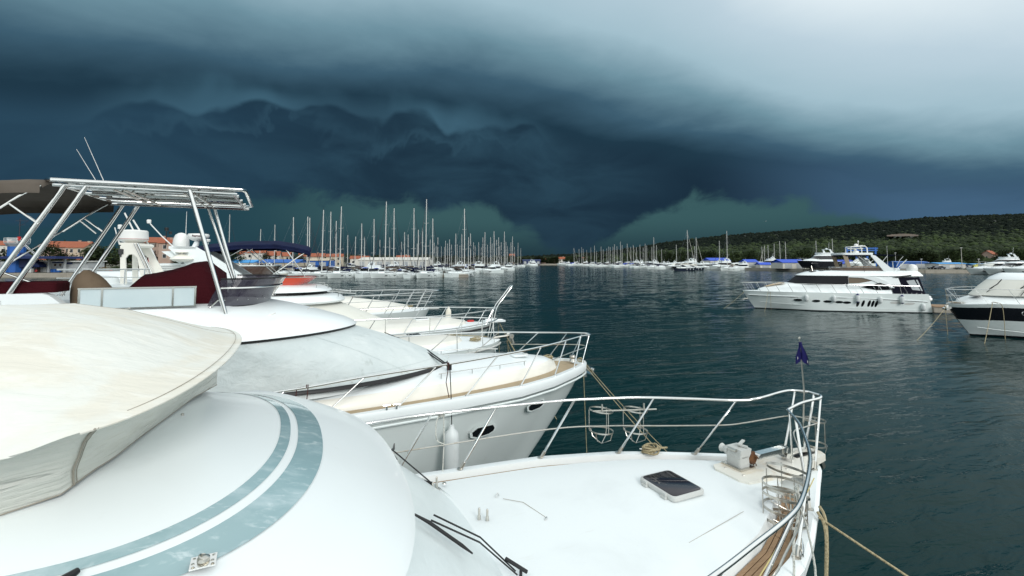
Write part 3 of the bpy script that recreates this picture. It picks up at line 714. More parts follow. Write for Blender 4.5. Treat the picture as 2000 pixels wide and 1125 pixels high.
    for (t, l, z, tl) in ((1.47, -.71, 2.63, .06), (1.34, -.66, 2.72, .55), (1.56, -.78, 2.58, .1)): basket(L(t, l, z), .19, .22, tl, .4, True)
    basket(L(-.16, .02, 2.80), .13, .30, .05)
    # blunt brow over the windscreen, the whole white roof below the flybridge
    ze = lambda o: (lambda t, l: 3.13 + o + .20 * smooth(5.3, 6.4, t))
    lv = [(5.20, 11, 1.80, 1.05, 2.4, ze(-.01)), (5.07, 11, 1.90, 1.05, 2.4, ze(.04)), (5.06, 11, 1.92, 1.05, 2.4, ze(.08)), (5.11, 11, 1.88, 1.05, 2.4, ze(.128)), (5.36, 11, 1.72, 1.0, 2.35, lambda t, l: 3.375 + .09 * smooth(5.4, 6.4, t)), (5.67, 11, 1.50, .95, 2.3, 3.515), (5.9, 11, 1.35, .9, 2.3, 3.59), (6.2, 11, 1.17, .8, 2.2, 3.68), (6.5, 11, .98, .7, 2.1, 3.77), (6.8, 11, .8, .6, 2, 3.83)]
    mb = MB(); shell(mb, lv, n=22, camber=.03); mb.build('cabin_roof', GEL, b, ang=60)
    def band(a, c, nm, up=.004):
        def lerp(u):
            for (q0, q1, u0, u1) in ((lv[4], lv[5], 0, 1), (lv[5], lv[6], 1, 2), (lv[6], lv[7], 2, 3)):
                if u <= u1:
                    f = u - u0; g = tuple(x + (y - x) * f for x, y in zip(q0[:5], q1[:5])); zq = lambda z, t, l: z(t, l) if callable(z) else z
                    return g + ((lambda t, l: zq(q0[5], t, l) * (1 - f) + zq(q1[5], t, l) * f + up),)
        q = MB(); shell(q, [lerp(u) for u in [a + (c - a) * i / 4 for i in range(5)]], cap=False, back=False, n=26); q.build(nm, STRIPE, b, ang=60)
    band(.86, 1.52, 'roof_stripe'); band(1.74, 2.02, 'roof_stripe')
    # cabin below the brow with the white windscreen cover
    mb = MB(); shell(mb, [(4.30, 10.5, 1.56, .55, 2.6, 2.30), (4.30, 10.5, 1.56, .55, 2.6, 2.42)], cap=False); mb.build('cabin_side', GEL, b)
    mb = MB(); shell(mb, [(4.33, 10.4, 1.54, .54, 2.6, 2.415), (4.58, 10.4, 1.54, .62, 2.5, 2.64), (4.84, 10.4, 1.55, .75, 2.4, 2.87), (5.22, 10.4, 1.62, .95, 2.4, 3.17)], cap=False, n=20); mb.build('windscreen_cover', mat('pale_vinyl_cover', (.70, .76, .76), .3, mottle=[(2, (1, 1, 3), .5, .75, (.64, .70, .70), .6)], bump=(3, (1, 1, 3), .35, .03)), b, ang=60)
    # wipers and spindles
    def wiper(name, piv, mid_, tip, blade):
        q = MB(); q.tube(piv, .012, 6)
        for p in mid_: q.tube(p, .0065, 6)
        q.tube(tip, .015, 6); q.tube(blade, [.006] + [.013] * (len(blade) - 2) + [.006], 6); q.build(name, BLACK, b)
    wiper('wiper', [L(4.50, 1.02, 2.42), L(4.50, 1.02, 2.50)], [[L(4.51, 1.02, 2.52), L(4.92, .90, 2.95)], [L(4.50, .98, 2.52), L(4.91, .86, 2.95)]], [L(4.48, 1.03, 2.50), L(4.60, 1.0, 2.555)], [L(5.1, .4, 3.13), L(4.92, .88, 2.97), L(4.86, 1.15, 2.92)])
    wiper('wiper', [L(4.24, -.55, 2.42), L(4.24, -.55, 2.47)], [[L(4.28, -.54, 2.47), L(4.55, -.50, 2.76), L(4.92, -.56, 3.03)], [L(4.28, -.57, 2.46), L(4.57, -.54, 2.75), L(4.95, -.60, 3.02)]], [L(4.2, -.57, 2.46), L(4.36, -.54, 2.58)], [L(5.1, -.60, 3.11), L(4.97, -.62, 3.02), L(4.75, -.67, 2.84), L(4.68, -.69, 2.78)])
    for (t, l) in ((4.50, .97), (4.43, 1.07), (4.25, .30), (4.19, .25)):
        mb = MB(); z0 = zk + .10; mb.lathe([(.03, 0), (.03, .012), (.016, .02), (.016, .07), (.011, .075), (.011, .13), (.006, .14), (0, .14)], L(t, l, z0), 12); mb.build('wiper_spindle', STEELD, b)
    for (t, l) in ((4.33, 1.13), (4.08, .23)):
        mb = MB(); mb.lathe([(0, .008), (.02, .008), (.024, 0)], L(t, l, zk + .128), 12); mb.build('filler_cap', STEELD, b)
    mb = MB()
    for (t, l) in ((3.95, .62), (3.72, .02)): mb.tube([L(t, l, zk + .12), L(t - .01, l + .005, zk + .15), L(t - .04, l + .03, zk + .15), L(t - .05, l + .035, zk + .12)], .005, 6)
    mb.build('deck_eye', STEEL, b)
    mb = MB(); mb.tube([L(3.9, .55, zk + .138), L(3.75, .4, zk + .139), L(3.68, .05, zk + .141)], .0025, 4); mb.tube([L(2.75, -.75, zk + .112), L(1.9, -.6, zk + .115)], .002, 4); mb.build('panel_seam', SEAM, b)
    # clasp plate on the stripe, dark grip at the frame edge, cap
    mb = MB(); mb.box(L(6.17, -1.44, 3.53), (.095, .06, .008), rx=.3); mb.build('clasp_plate', STEEL, b)
    mb = MB(); mb.lathe([(0, -.004), (.024, 0), (.024, .012), (.012, .02), (0, .02)], L(6.17, -1.44, 3.535), 14); mb.tube(ring(L(6.17, -1.44, 3.55), .018, 12, .5), .004, 5, closed=True)
    for dx, dy in ((-.035, -.02), (.035, -.02), (-.035, .02), (.035, .02)): mb.lathe([(0, .004), (.006, .003), (.007, 0)], L(6.17 + dx, -1.44 + dy, 3.538), 8)
    mb.build('clasp', STEELD, b)
    mb = MB(); mb.tube([L(6.585, -1.43, 3.60), L(6.62, -1.47, 3.59), L(6.72, -1.62, 3.54)], [.012, .022, .022], 8); mb.build('grip', BLACK, b)
    mb = MB(); mb.lathe([(0, .02), (.008, .018), (.01, 0)], L(6.50, -.02, 3.765), 8); mb.build('snap_stud', STEELD, b)
    # mooring cleat at the far rail
    def cleat(t, l, z, rz=0):
        q = MB(); c = Vector(L(t, l, z)); e = Vector((cos(rz), sin(rz), 0))
        q.tube([c - e * .13 + Vector((0, 0, .055)), c - e * .06 + Vector((0, 0, .05)), c + e * .06 + Vector((0, 0, .05)), c + e * .13 + Vector((0, 0, .055))], [.007, .013, .013, .007], 8)
        for s_ in (-.05, .05): q.tube([c + e * s_, c + e * s_ + Vector((0, 0, .05))], .011, 8)
        q.build('cleat', STEEL, b)
    cleat(1.64, 1.0, zk + .035, R(-28)); cleat(1.9, -1.17, zk + .04, R(35))
    return b, hb
NEAR, near_hb = make_near_yacht()

def make_near_cover():
    t = thing('canvas_cover', 'big stained beige canvas cover laced over the flybridge at lower left', 'canvas cover', NEAR.location, R(25))
    zt = lambda tt, l: 4.20 - (.10 if l < 0 else .01) * (abs(l) / 1.4) ** 2 - .06 * smooth(6.62, 6.9, tt)
    P = plan(6.19, 10, 1.40, .62, 2.25, 24)
    rows = []
    for f in (1.0, .985, .95, .88, .78, .66, .52, .38, .24, .1, 0):
        row = []
        for (tt, l) in P:
            a = 6.16 + (tt - 6.16) * 1.0 + (1 - f) * (2.0 if tt < 8 else .3); q = l * f
            a = min(a, 10); uu = max(0, min(1, (a - 6.19) / 1.15)); lift = .32 * (1 - (1 - uu) ** 2) * (1 - (q / 1.6) ** 2) * (1 - f ** 6)
            zz = zt(tt, l) * f + (1 - f) * 4.21 + lift 
            zz += .012 * sin(a * 7 + q * 5) * (1 - f) * f * 4
            row.append(L(a, q, zz))
        rows.append(row)
    TOP = rows; mb = MB(); mb.grid(rows); mb.build('top_panel', CANV, t, ang=75)
    BP = [(10, -1.25, 3.80), (8, -1.22, 3.72), (7.2, -1.2, 3.69), (6.92, -1.17, 3.69), (6.82, -1.12, 3.70), (6.785, -1.01, 3.745), (6.72, -.84, 3.775), (6.67, -.72, 3.785), (6.63, -.5, 3.795), (6.56, -.08, 3.795), (6.5, .38, 3.785), (6.42, .93, 3.74), (6.5, 1.15, 3.72), (7, 1.25, 3.74), (8, 1.25, 3.78), (10, 1.25, 3.8)]
    kc = min(range(len(P) // 2), key=lambda i: abs(P[i][0] - 6.64)); kn = min(range(len(P)), key=lambda i: abs(P[i][1] - .85) + (P[i][0] > 6.5) * 9)
    def along(a, c, f):
        seg = BP[a:c + 1]; ln = [0]
        for p, q in zip(seg, seg[1:]): ln.append(ln[-1] + sqrt((p[0] - q[0]) ** 2 + (p[1] - q[1]) ** 2))
        return tuple(interp([(d, s[i]) for d, s in zip(ln, seg)], f * ln[-1]) for i in range(3))
    B_ = [along(0, 5, i / kc) if i <= kc else (along(5, 11, (i - kc) / (kn - kc)) if i <= kn else along(11, 15, (i - kn) / (len(P) - 1 - kn))) for i in range(len(P))]
    rows = []
    for i in range(9):
        f = i / 8; row = []
        for k, ((ta, la), (tb, lb, zb)) in enumerate(zip(P, B_)):
            bow_ = .05 * sin(f * pi); x, l = ta + (tb - ta) * f, la + (lb - la) * f
            fold = ((.016 if k < kc else .006) * sin(k * .7 + f * 5) + .010 * sin(k * 1.7 - f * 9) + (.03 * sin(f * 17 + k * .5) if k < kc else 0)) * sin(f * pi) + (.06 * sin(f * pi) ** .5 if k < kc - 1 else 0)
            za = zt(ta, la)
            nrm = (ta - 8.0, la); nl = sqrt(nrm[0] ** 2 + nrm[1] ** 2)
            x += nrm[0] / nl * (fold - bow_); l += nrm[1] / nl * (fold - bow_)
            row.append(L(x, l, za + (zb - za) * f))
        rows.append(row)
    mb = MB(); mb.grid(rows); mb.build('skirt', CANVS, t, ang=75)
    # piped edge, seams and the snap button
    mb = MB(); mb.tube([Vector(L(a, l, zt(a, l) - .004)) for (a, l) in P[kc:]], .006, 6); mb.build('piping', CANV, t)
    mb = MB(); k = min(range(len(P) // 2), key=lambda i: abs(P[i][0] - 6.60))
    mb.tube([Vector(r[k]) + Vector((0.004, -.008, 0)) for r in rows], .0045, 5); mb.tube([Vector(r[k + 1]).lerp(Vector(r[k]), .75) + Vector((0.004, -.008, 0)) for r in rows], .002, 5)
    e = [Vector(L(a + .035, l * .975, zt(a, l) + .012)) for (a, l) in P if a < 6.5]; mb.tube(e, .0018, 4)
    mb.tube([Vector(p) for p in rows[-1]], .004, 4)
    mb.build('stitching', SEAM, t)
    mb = MB(); mb.tube([Vector(r[kn - 2]) + Vector((0, 0, .002)) for r in TOP[1:]], .0014, 4); mb.build('top_seam', SEAM, t)
    mb = MB(); c = Vector(rows[7][max(0, k - 2)]) + Vector((.0, -.02, 0)); mb.lathe([(0, .016), (.014, .013), (.018, 0)], c, 12, M=Matrix.Rotation(R(80), 3, 'X')); mb.build('snap_button', STEEL, t)
make_near_cover()

def make_near_ropes():
    zk = 2.3
    p = [Vector(q) for q in coil(L(1.62, 1.0, zk + .05), .105, 4.2, .012, .018)]
    rope_thing('rope_coil', [p, [p[-1], p[-1] + Vector((.1, -.03, -.06)), p[-1] + Vector((.2, -.02, -.075))]], .012, ROPE, 'tan rope coiled on the cleat at the far edge of the near fore deck', NEAR)
    # bow flag
    f = thing('bow_flag', 'small limp navy blue flag on a thin leaning staff at the near bow rail', 'flag', NEAR.location, R(25))
    mb = MB(); mb.tube([L(.05, .02, 2.80), L(.0, .03, 3.17), L(.10, .0, 3.83)], [.011, .009, .006], 7); mb.lathe([(0, .02), (.012, .01), (.012, -.01), (0, -.02)], L(.102, 0, 3.84), 8); mb.build('staff', STEELD, f)
    rows = []
    for i in range(9):
        v = i / 8; z = 3.79 - .17 * v; base = Vector(L(.10 - .02 * v, 0, z)); row = []
        for j in range(11):
            u = j / 10 - .42; s = (.03 + .16 * smooth(0, .75, v))
            row.append(base + Vector((.55 * u * s * 1.3 + .014 * sin(u * 14 + v * 3), -.45 * u * s, -.075 * abs(u) * 2 * v - .045 * v + .01 * cos(u * 12))))
        rows.append(row)
    mb = MB(); mb.grid(rows); mb.build('cloth', NAVYF, f)
    mb = MB()
    for (i, j) in ((6, 2), (7, 8)):
        c = rows[i][j] + Vector((-.004, -.006, 0)); mb.tube(ring(c, .010, 10, R(90), R(-40)), .0025, 4, closed=True)
        mb.tube([c + Vector((0, 0, .018)), c + Vector((0, 0, -.018))], .002, 4)
    mb.build('emblem', WHITEF, f)
    # lines at the near rail
    rope_thing('mooring_line', [sag(L(1.25, -.90, 2.36), L(-1.5, -4.0, .2), .05)], .011, ROPE, 'tan mooring line running from the near bow down to the lower right water', NEAR)
    rope_thing('hanging_rope', [cr([L(1.12, -.83, 2.40), L(1.18, -.92, 2.33), L(1.3, -1.0, 2.1), L(1.45, -1.06, 1.7), L(1.6, -1.1, .9), L(1.6, -1.1, .1)], 5), cr([L(1.2, -.86, 2.38), L(1.26, -.97, 2.25), L(1.42, -1.05, 1.7), L(1.55, -1.12, .2)], 5)], .014, ROPE, 'double tan rope hanging over the near bow side', NEAR)
    q = Vector(L(2.13, -1.30, 2.96)); c = cr([q + Vector((.0, .02, .02)), q + Vector((.02, .0, -.05)), q + Vector((.05, .03, -.22)), q + Vector((-.02, .03, -.42)), q + Vector((-.1, -.02, -.62)), q + Vector((-.13, .0, -.64))], 5)
    c2 = cr([q, q + Vector((.03, .02, -.1)), q + Vector((.10, .0, -.3)), q + Vector((.10, -.06, -.6)), q + Vector((.02, -.1, -.8))], 5)
    wr = [Vector(x) for k in range(3) for x in ring(q + Vector((.012 * k, 0.006 * k, 0)), .027, 10, R(90), R(115))]
    rope_thing('white_lashing', [c, c2, wr], .009, ROPEW, 'white flecked rope lashed to the near handrail with its tail hanging', NEAR)
    rope_thing('yellow_cord', [sag(L(1.05, -.74, 2.62), L(2.55, -1.22, 2.30), .03)], .005, mat('yellow_cord', (.55, .46, .2), .8), 'thin yellow cord stretched low inside the near rail', NEAR)
    q = Vector(L(4.25, 1.60, 3.0)); lp = cr([q, q + Vector((-.04, 0, -.1)), q + Vector((-.03, 0, -.28)), q + Vector((.05, 0, -.34))], 5); dn = cr([q + Vector((.05, 0, 0)), q + Vector((.06, .01, -.3)), q + Vector((.05, .02, -.7)), q + Vector((.05, .02, -1.2))], 5)
    wr = [Vector(x) for k in range(4) for x in ring(q + Vector((.014 * k, .003 * k, 0)), .026, 10, R(90), R(30))]
    rope_thing('white_lanyard', [lp, dn, wr], .007, ROPEW, 'thin white line knotted on the far handrail of the near yacht', NEAR)
make_near_ropes()
# ------------------------------------------------------------------ second yacht, with the steel arch
def make_second_yacht():
    b = thing('motor_yacht', 'white flybridge yacht with steel roof arch and frosted side screens beside the nearest yacht', 'motor yacht', (1.654, 11.014, 0), R(25))
    HB = [(0, .05), (.12, .22), (.35, .42), (.63, .62), (1.43, 1.10), (2.33, 1.46), (3.79, 1.70), (5.6, 1.88), (8, 1.97), (14.5, 1.95)]
    hb = lambda t: interp(HB, t); T = 14.5; zk = 2.5
    mb = MB(); hull_surf(mb, hb, zk - .0, T, rake=2.4, fl=(.015, .82), mid=.5, cut=lambda j: 1 if j < 1 else 0, nst=34); mb.build('hull', [HULLW, ANTI], b, ang=50)
    lat = hull_lat(hb, zk, T, fl=(.015, .82), mid=.5)
    ts = [0, .06, .12, .22, .35, .63, 1, 1.43, 1.9, 2.33, 3, 3.8, 4.6, 5.6, 7, 9, 12, 14.5]
    mb = MB()
    for sd in (-1, 1):
        mb.grid([[L(t - .02, sd * (hb(t) + .01), zk - .16), L(t - .03, sd * (hb(t) + .03), zk - .03), L(t, sd * (hb(t) + .012), zk + .02), L(t, sd * max(.006, hb(t) - .09), zk + .02), L(t, sd * max(.004, hb(t) - .10), zk - .06)] for t in ts], flip=sd > 0)
    mb.build('bulwark_cap', GEL, b, ang=50)
    mb = MB()
    for sd in (-1, 1):
        mb.tube([L(t - .02, sd * (hb(t) - .005), zk - .22) for t in ts], .022, 7)
    mb.build('rubbing_strake', HULLW, b)
    mb = MB(); deck_surf(mb, hb, zk - .05, T, .07, 0); mb.build('side_deck', GELD, b)
    trunk = lambda t: 0 if t <= .75 else 1.42 * min(1, (1 - max(0, 1 - (t - .75) / 5) ** 1.8)) ** .6
    n = 5
    for sd in (-1, 1):
        for k in range(n):
            for ta, tb in ((.25, 1.6), (1.606, 3.0), (3.006, 4.6), (4.606, 6.5)):
                a, c = [], []
                for i in range(7):
                    t = ta + (tb - ta) * i / 6; o = hb(t) - .10; inn = trunk(t) + .01; w = (o - inn) / n
                    a.append(L(t, sd * (inn + w * k + .004), zk - .03)); c.append(L(t, sd * (inn + w * (k + 1) - .004), zk - .03))
                q = MB(); q.grid([[(p[0], p[1], p[2] - .015), p, r, (r[0], r[1], r[2] - .015)] for p, r in zip(a, c)], flip=sd > 0); q.build('plank', TEAKL, b, smooth=False)
    mb = MB(); shell(mb, [(.75, 9, 1.42, 5, 1.8, 2.44), (.82, 9, 1.40, 5, 1.8, 2.60), (.95, 9, 1.32, 4.9, 1.8, 2.655)], cap=False, n=22); mb.build('coachroof_side', CREAM, b, ang=50)
    mb = MB(); shell(mb, [(.94, 9, 1.325, 4.9, 1.8, 2.65), (1.05, 9, 1.27, 4.8, 1.8, 2.70), (1.5, 9, 1.05, 4.5, 1.8, 2.775), (2.4, 9, .7, 3.8, 1.8, 2.83)], camber=.03, n=22); mb.build('coachroof', GEL, b, ang=60)
    # windscreen gasket, canvas over the windscreen
    mb = MB(); shell(mb, [(3.16, 9, 1.43, 2.65, 1.65, 2.79), (3.19, 9, 1.425, 2.65, 1.65, 2.835), (3.30, 9, 1.38, 2.6, 1.65, 2.86)], cap=False, n=24); mb.build('windscreen_gasket', BLACK, b, ang=60)
    mb = MB(); shell(mb, [(5.18, 9.2, 1.46, 1.9, 1.6, 3.58), (5.05, 9.2, 1.54, 1.95, 1.6, 3.62), (5.04, 9.2, 1.55, 1.95, 1.6, 3.66)], cap=False, n=24); mb.build('brow_gasket', BLACK, b, ang=60)
    zr = lambda z: z
    mb = MB(); shell(mb, [(5.03, 12, 1.56, 1.95, 1.6, 3.655), (5.06, 12, 1.54, 1.95, 1.6, 3.695), (5.25, 12, 1.49, 1.9, 1.7, 3.79), (5.65, 12, 1.40, 1.8, 1.8, 3.92), (6.1, 12, 1.32, 1.6, 2, 4.05), (6.45, 12, 1.24, 1.4, 2.1, 4.125), (6.9, 12, 1.12, 1.2, 2.1, 4.15)], n=24, camber=.0); mb.build('flybridge_moulding', GEL, b, ang=60)
    mb = MB(); shell(mb, [(3.9, 12, 1.40, 2.2, 1.8, 2.7), (5.4, 12, 1.42, 1.8, 1.8, 3.6)], cap=False, n=16); mb.build('cabin_side', GEL, b)
    mb = MB()
    for zz, p0, p1 in ((0, L(4.35, .95, 3.3), L(3.50, -.88, 2.86)), (.02, L(4.2, .80, 3.22), L(3.55, -.80, 2.89)), (.035, L(4.0, .55, 3.13), L(3.52, -.84, 2.90))):
        a, c = Vector(p0), Vector(p1); mb.tube([a, a.lerp(c, .5) + Vector((.05, 0, .045)), c], [.008, .013, .012], 6)
    mb.box(L(3.50, -.87, 2.86), (.08, .05, .1)); mb.build('wiper', BLACK, b)
    # smoked wind deflector round the flybridge front
    lo = [(6.48, 7.25, 1.02, .62, 2.2, 4.115)]; mb = MB()
    lv = [(6.50, 7.28, 1.02, .62, 2.2, 4.115), (6.40, 7.22, 1.06, .65, 2.2, 4.27), (6.30, 7.14, 1.10, .70, 2.2, 4.42), (6.24, 7.10, 1.13, .74, 2.2, 4.53)]
    shell(mb, lv, cap=False, back=False, n=20); ws = mb.build('wind_deflector', SMOKE, b, ang=70)
    mb = MB(); mb.tube([L(t, l, 4.535) for t, l in plan(6.24, 7.10, 1.13, .74, 2.2, 18)], .012, 6); mb.tube([L(t, l, 4.112) for t, l in plan(6.505, 7.28, 1.025, .62, 2.2, 18)], .01, 6); mb.build('screen_trim', BLACK, ws)
    mb = MB(); mb.tube([L(t, l, 4.40) for t, l in plan(6.30, 7.1, 1.115, .70, 2.2, 18)], .013, 7); mb.build('steel_bar', STEEL, ws)
    mb = MB()
    for (t, l) in plan(6.425, 7.2, 1.052, .64, 2.2, 7)[2:-2]: mb.lathe([(0, .012), (.008, .01), (.01, 0)], L(t - .012, l * 1.012, 4.215), 7, M=Matrix.Rotation(R(90), 3, 'Y'))
    mb.build('screw', STEEL, ws)
    mb = MB(); mb.tube([L(7.22, -1.13, 4.13), L(7.12, -1.13, 4.23)], .012, 7); mb.lathe([(0, .01), (.022, .008), (.024, 0)], L(7.22, -1.13, 4.125), 10); mb.build('screen_strut', STEEL, b)
    mb = MB(); mb.lathe([(0, .02), (.02, .015), (.022, 0)], L(8.17, -1.27, 4.14), 8); mb.tube([L(5.9, -.75, 4.01), L(5.86, -.72, 4.03), L(5.83, -.72, 4.035)], .006, 5); mb.tube([L(6.45, -1.27, 3.98), L(6.4, -1.26, 4.0), L(6.36, -1.24, 4.015)], .006, 5); mb.build('deck_eye', STEELD, b)
    # frosted screens in their steel frame
    fr = MB(); z0, z1, l0 = 4.165, 4.425, -1.2
    for t in (7.40, 7.665, 8.45, 8.69): fr.box(L(t, l0, (z0 + z1) / 2), (.022, .022, z1 - z0))
    fr.box(L(8.045, l0, z1 + .008), (1.32, .03, .02)); fr.box(L(8.045, l0, z0 - .008), (1.32, .024, .014)); fb = fr.build('screen_frame', STEEL, b, smooth=False)
    for a, c in ((7.411, 7.654), (7.676, 8.439), (8.461, 8.679)):
        q = MB(); q.box(L((a + c) / 2, l0, (z0 + z1) / 2), (c - a, .01, z1 - z0 - .004)); q.build('frosted_panel', FROST, fb)
    mb = MB(); mb.box(L(8.05, -.35, 4.30), (.34, .12, .34)); mb.build('seat_back', mat('grey_vinyl', (.32, .36, .38), .6), b)
    # side fairing aft of the screens with louvre
    mb = MB(); mb.prism([L(8.76, -1.08, 4.10), L(8.76, -1.08, 4.16), L(8.98, -1.08, 4.36), L(9.05, -1.08, 4.385), L(12, -1.08, 4.40), L(12, -1.08, 4.1)], (0, -.16, 0)); mb.build('fairing', GEL, b, smooth=False)
    mb = MB()
    for i in range(4): mb.box(L(9.48, -1.245, 4.30 - .02 * i), (.10, .012, .008))
    mb.build('louvre', GREYP, b)
    # steel arch
    def leg(p, r=.026): q = MB(); q.tube(p, r, 12); q.lathe([(r * 1.8, 0), (r * 1.8, .012), (r * 1.1, .02)], p[0], 12); q.build('arch_leg', STEEL, b)
    for sd in (-1, 1):
        leg([L(6.93, sd * 1.2, 3.70 + (.0 if sd < 0 else .0)), L(7.52, sd * 1.18, 5.83)], .029)
        leg([L(7.02, sd * 1.10, 4.0), L(7.62, sd * 1.12, 5.83)], .022) if sd > 0 else None
        leg([L(9.52, sd * 1.2, 4.10), L(8.68, sd * 1.18, 5.80)], .030); leg([L(9.68, sd * 1.2, 4.22), L(8.90, sd * 1.18, 5.80)], .030)
    mb = MB()
    fr = [(6.85, -1.2), (6.82, -1.12), (6.88, 1.06), (6.98, 1.2), (7.1, 1.24), (9.0, 1.24), (9.12, 1.16), (9.1, -1.14), (9.02, -1.24)]
    mb.tube([L(t, l, 5.862) for t, l in fr], .027, 10, closed=True); mb.tube([L(6.93, 1.10, 5.80), L(9.05, 1.12, 5.80)], .022, 8); mb.tube([L(6.93, -1.1, 5.81), L(9.05, -1.1, 5.81)], .02, 8)
    mb.tube([L(6.98, -1.1, 5.81), L(7.0, 1.1, 5.80)], .02, 8)
    rf = mb.build('arch_roof_frame', STEEL, b)
    for k in range(3):
        q = MB(); l = -.62 + k * .62; q.tube([L(6.95, l, 5.84), L(9.06, l, 5.84)], .022, 8); q.build('roof_tube', STEEL, rf)
    for t in (7.5, 7.62, 8.32, 8.44):
        q = MB(); q.tube([L(t, -.98, 5.80), L(t, .98, 5.80)], .016, 7); q.build('cross_tube', STEELD, rf)
    mb = MB(); mb.grid([[L(t, l, 5.868 + .006 * sin(t * 5 + l * 2)) for l in (-1.15, -.8, -.4, 0, .4, .8, 1.15)] for t in [6.98 + .1 * i for i in range(21)]]); mb.build('roof_sheet', mat('mirror_sheet', (.8, .8, .78), .07, metal=1.0), rf)
    mb = MB(); mb.tube([L(7.95, -.5, 5.83), L(7.93, -.5, 5.74), L(7.97, -.48, 5.70), L(8.01, -.47, 5.75), L(8.0, -.5, 5.83)], .003, 4); mb.build('loose_wire', STEELD, rf)
    # awning on its bows
    rows = []
    for i in range(13):
        t = 9.08 + 2.3 * i / 12; row = []
        for j in range(15):
            l = -1.32 + 2.64 * j / 14; z = 5.845 + .05 * cos(l * 1.2) - .04 * max(0, (abs(l) - 1.15) / .17) * 1.6 - .055 * (t - 9.08) ** 1.3 + .015 * sin(t * 6) * cos(l * 3)
            row.append(L(t + .02 * sin(l * 4), l, z))
        rows.append(row)
    mb = MB(); mb.grid(rows); mb.grid([[Vector(p) + Vector((0, 0, -.014)) for p in r] for r in rows], flip=True)
    e = rows[0]; mb.grid([e, [Vector(p) + Vector((.025, 0, -.05 - .008 * sin(i * 2.2))) for i, p in enumerate(e)]])
    for k in (0, -1): e = [r[k] for r in rows]; mb.grid([e, [Vector(p) + Vector((0, 0, -.12)) for p in e]])
    mb.build('awning', AWN, b, ang=70)
    mb = MB()
    for sd in (-1, 1):
        for nm, pts in (('awning_bow', [L(9.7, sd * 1.2, 5.30), L(9.51, sd * 1.2, 5.47), L(9.34, sd * 1.2, 5.63), L(9.12, sd * 1.2, 5.80)]), ('awning_strut', [L(9.42, sd * 1.2, 5.53), L(9.13, sd * 1.2, 5.28)])):
            mb = MB(); mb.tube(pts, .015, 7); mb.build(nm, STEEL, b)
    for pts in ([L(9.30, 1.2, 5.66), L(10.6, 1.2, 4.55)], [L(9.49, 1.2, 5.5), L(9.26, 1.2, 5.28)], [L(9.75, -.9, 4.74), L(9.24, -.9, 4.50)]):
        mb = MB(); mb.tube(pts, .013, 7); mb.build('awning_strut', STEEL, b)
    mb = MB()
    for (p, q) in ((L(8.86, .10, 5.86), L(9.20, .04, 6.52)), (L(8.80, .12, 5.87), L(9.12, .06, 6.72))):
        mb = MB(); mb.tube([p, q], [.007, .003], 6); mb.build('antenna', RAD, b)
    # bow rail
    top = lambda sd: [L(9, sd * 1.80, 2.93), L(6.44, sd * 1.75, 2.95), L(5.1, sd * 1.70, 3.03), L(3.75, sd * 1.60, 3.08), L(2.63, sd * 1.38, 3.11), L(1.65, sd * 1.03, 3.12), L(.85, sd * .62, 3.12), L(.25, sd * .28, 3.12), L(-.1, sd * .12, 3.11), L(-.16, 0, 3.11)]
    P = cr(top(1), 6); mb = MB(); mb.tube(P + cr(top(-1), 6)[::-1][1:], .017, 9); mb.build('handrail', STEEL, b)
    mb = MB(); md = lambda sd: [L(1.4, sd * .98, 2.83), L(.7, sd * .55, 2.84), L(.1, sd * .2, 2.85), L(-.03, 0, 2.85)]; mb.tube(cr(md(1), 5) + cr(md(-1), 5)[::-1][1:], .010, 6); mb.build('middle_rail', STEELD, b)
    for sd in (-1, 1):
        for tb, dt in ((7.8, .55), (6.75, .55), (5.75, .65), (4.6, .65), (3.42, .66), (2.30, .62), (1.35, .5), (.62, .36), (.2, .26)):
            tp = tb - dt; tp = max(tp, -.1); zt = interp([(-p[0], p[2]) for p in P][::-1], tp); lt = interp([(-p[0], p[1]) for p in P][::-1], tp)
            mb = MB(); mb.tube([L(tb, sd * (hb(tb) - .05), zk + .02), L(tp, sd * lt, zt)], .0125, 8); s_ = mb.build('stanchion', STEEL, b)
            mb = MB(); mb.lathe([(0, .02), (.026, .018), (.03, 0)], L(tb, sd * (hb(tb) - .05), zk + .018), 10); mb.build('stanchion_base', STEEL, s_)
    for sd in (-1, 1):
        mb = MB(); pth = [(3.75, 1.05, 2.80), (3.1, 1.0, 2.815), (2.5, .9, 2.815), (1.85, .72, 2.80)]
        mb.tube(cr([L(t, sd * l, z) for t, l, z in pth], 5), .010, 7)
        for t, l, z in [(3.7, 1.045, 2.80)] + pth[1:3] + [(1.9, .74, 2.80)]: mb.tube([L(t, sd * l, z), L(t, sd * l, z - .08)], .009, 6)
        mb.build('grab_rail', STEEL, b)
    mb = MB(); mb.rbox(L(1.75, -.1, 2.815), (.34, .42, .035), .05, 0, 0, 4); h = mb.build('deck_hatch', GEL, b); mb = MB(); mb.box(L(1.62, -.22, 2.837), (.1, .08, .008)); mb.build('hatch_latch', GREYP, h)
    for sd in (-1, 1):
        for (t, z, ln, hh) in ((3.02, 1.80, .23, .085), (1.84, 2.03, .20, .075), (4.80, 1.66, .23, .09)):
            po = [(t - ln, z + hh * .2), (t - ln * .8, z + hh), (t + ln * .55, z + hh * 1.02), (t + ln, z + hh * .3), (t + ln * .9, z - hh * .6), (t + ln * .5, z - hh), (t - ln * .5, z - hh * .85), (t - ln * .9, z - hh * .4)]
            mb = MB(); side_panel(mb, [((a - t) * 1.22 + t, (c - z) * 1.3 + z) for a, c in po], lat, .006, (sd,), sub=3); w = mb.build('hull_window', HULLW, b)
            mb = MB(); side_panel(mb, po, lat, .011, (sd,), sub=3); mb.build('pane', GLASSD, w)
    mb = MB(); c = Vector(L(4.71, -1.80, zk + .02))
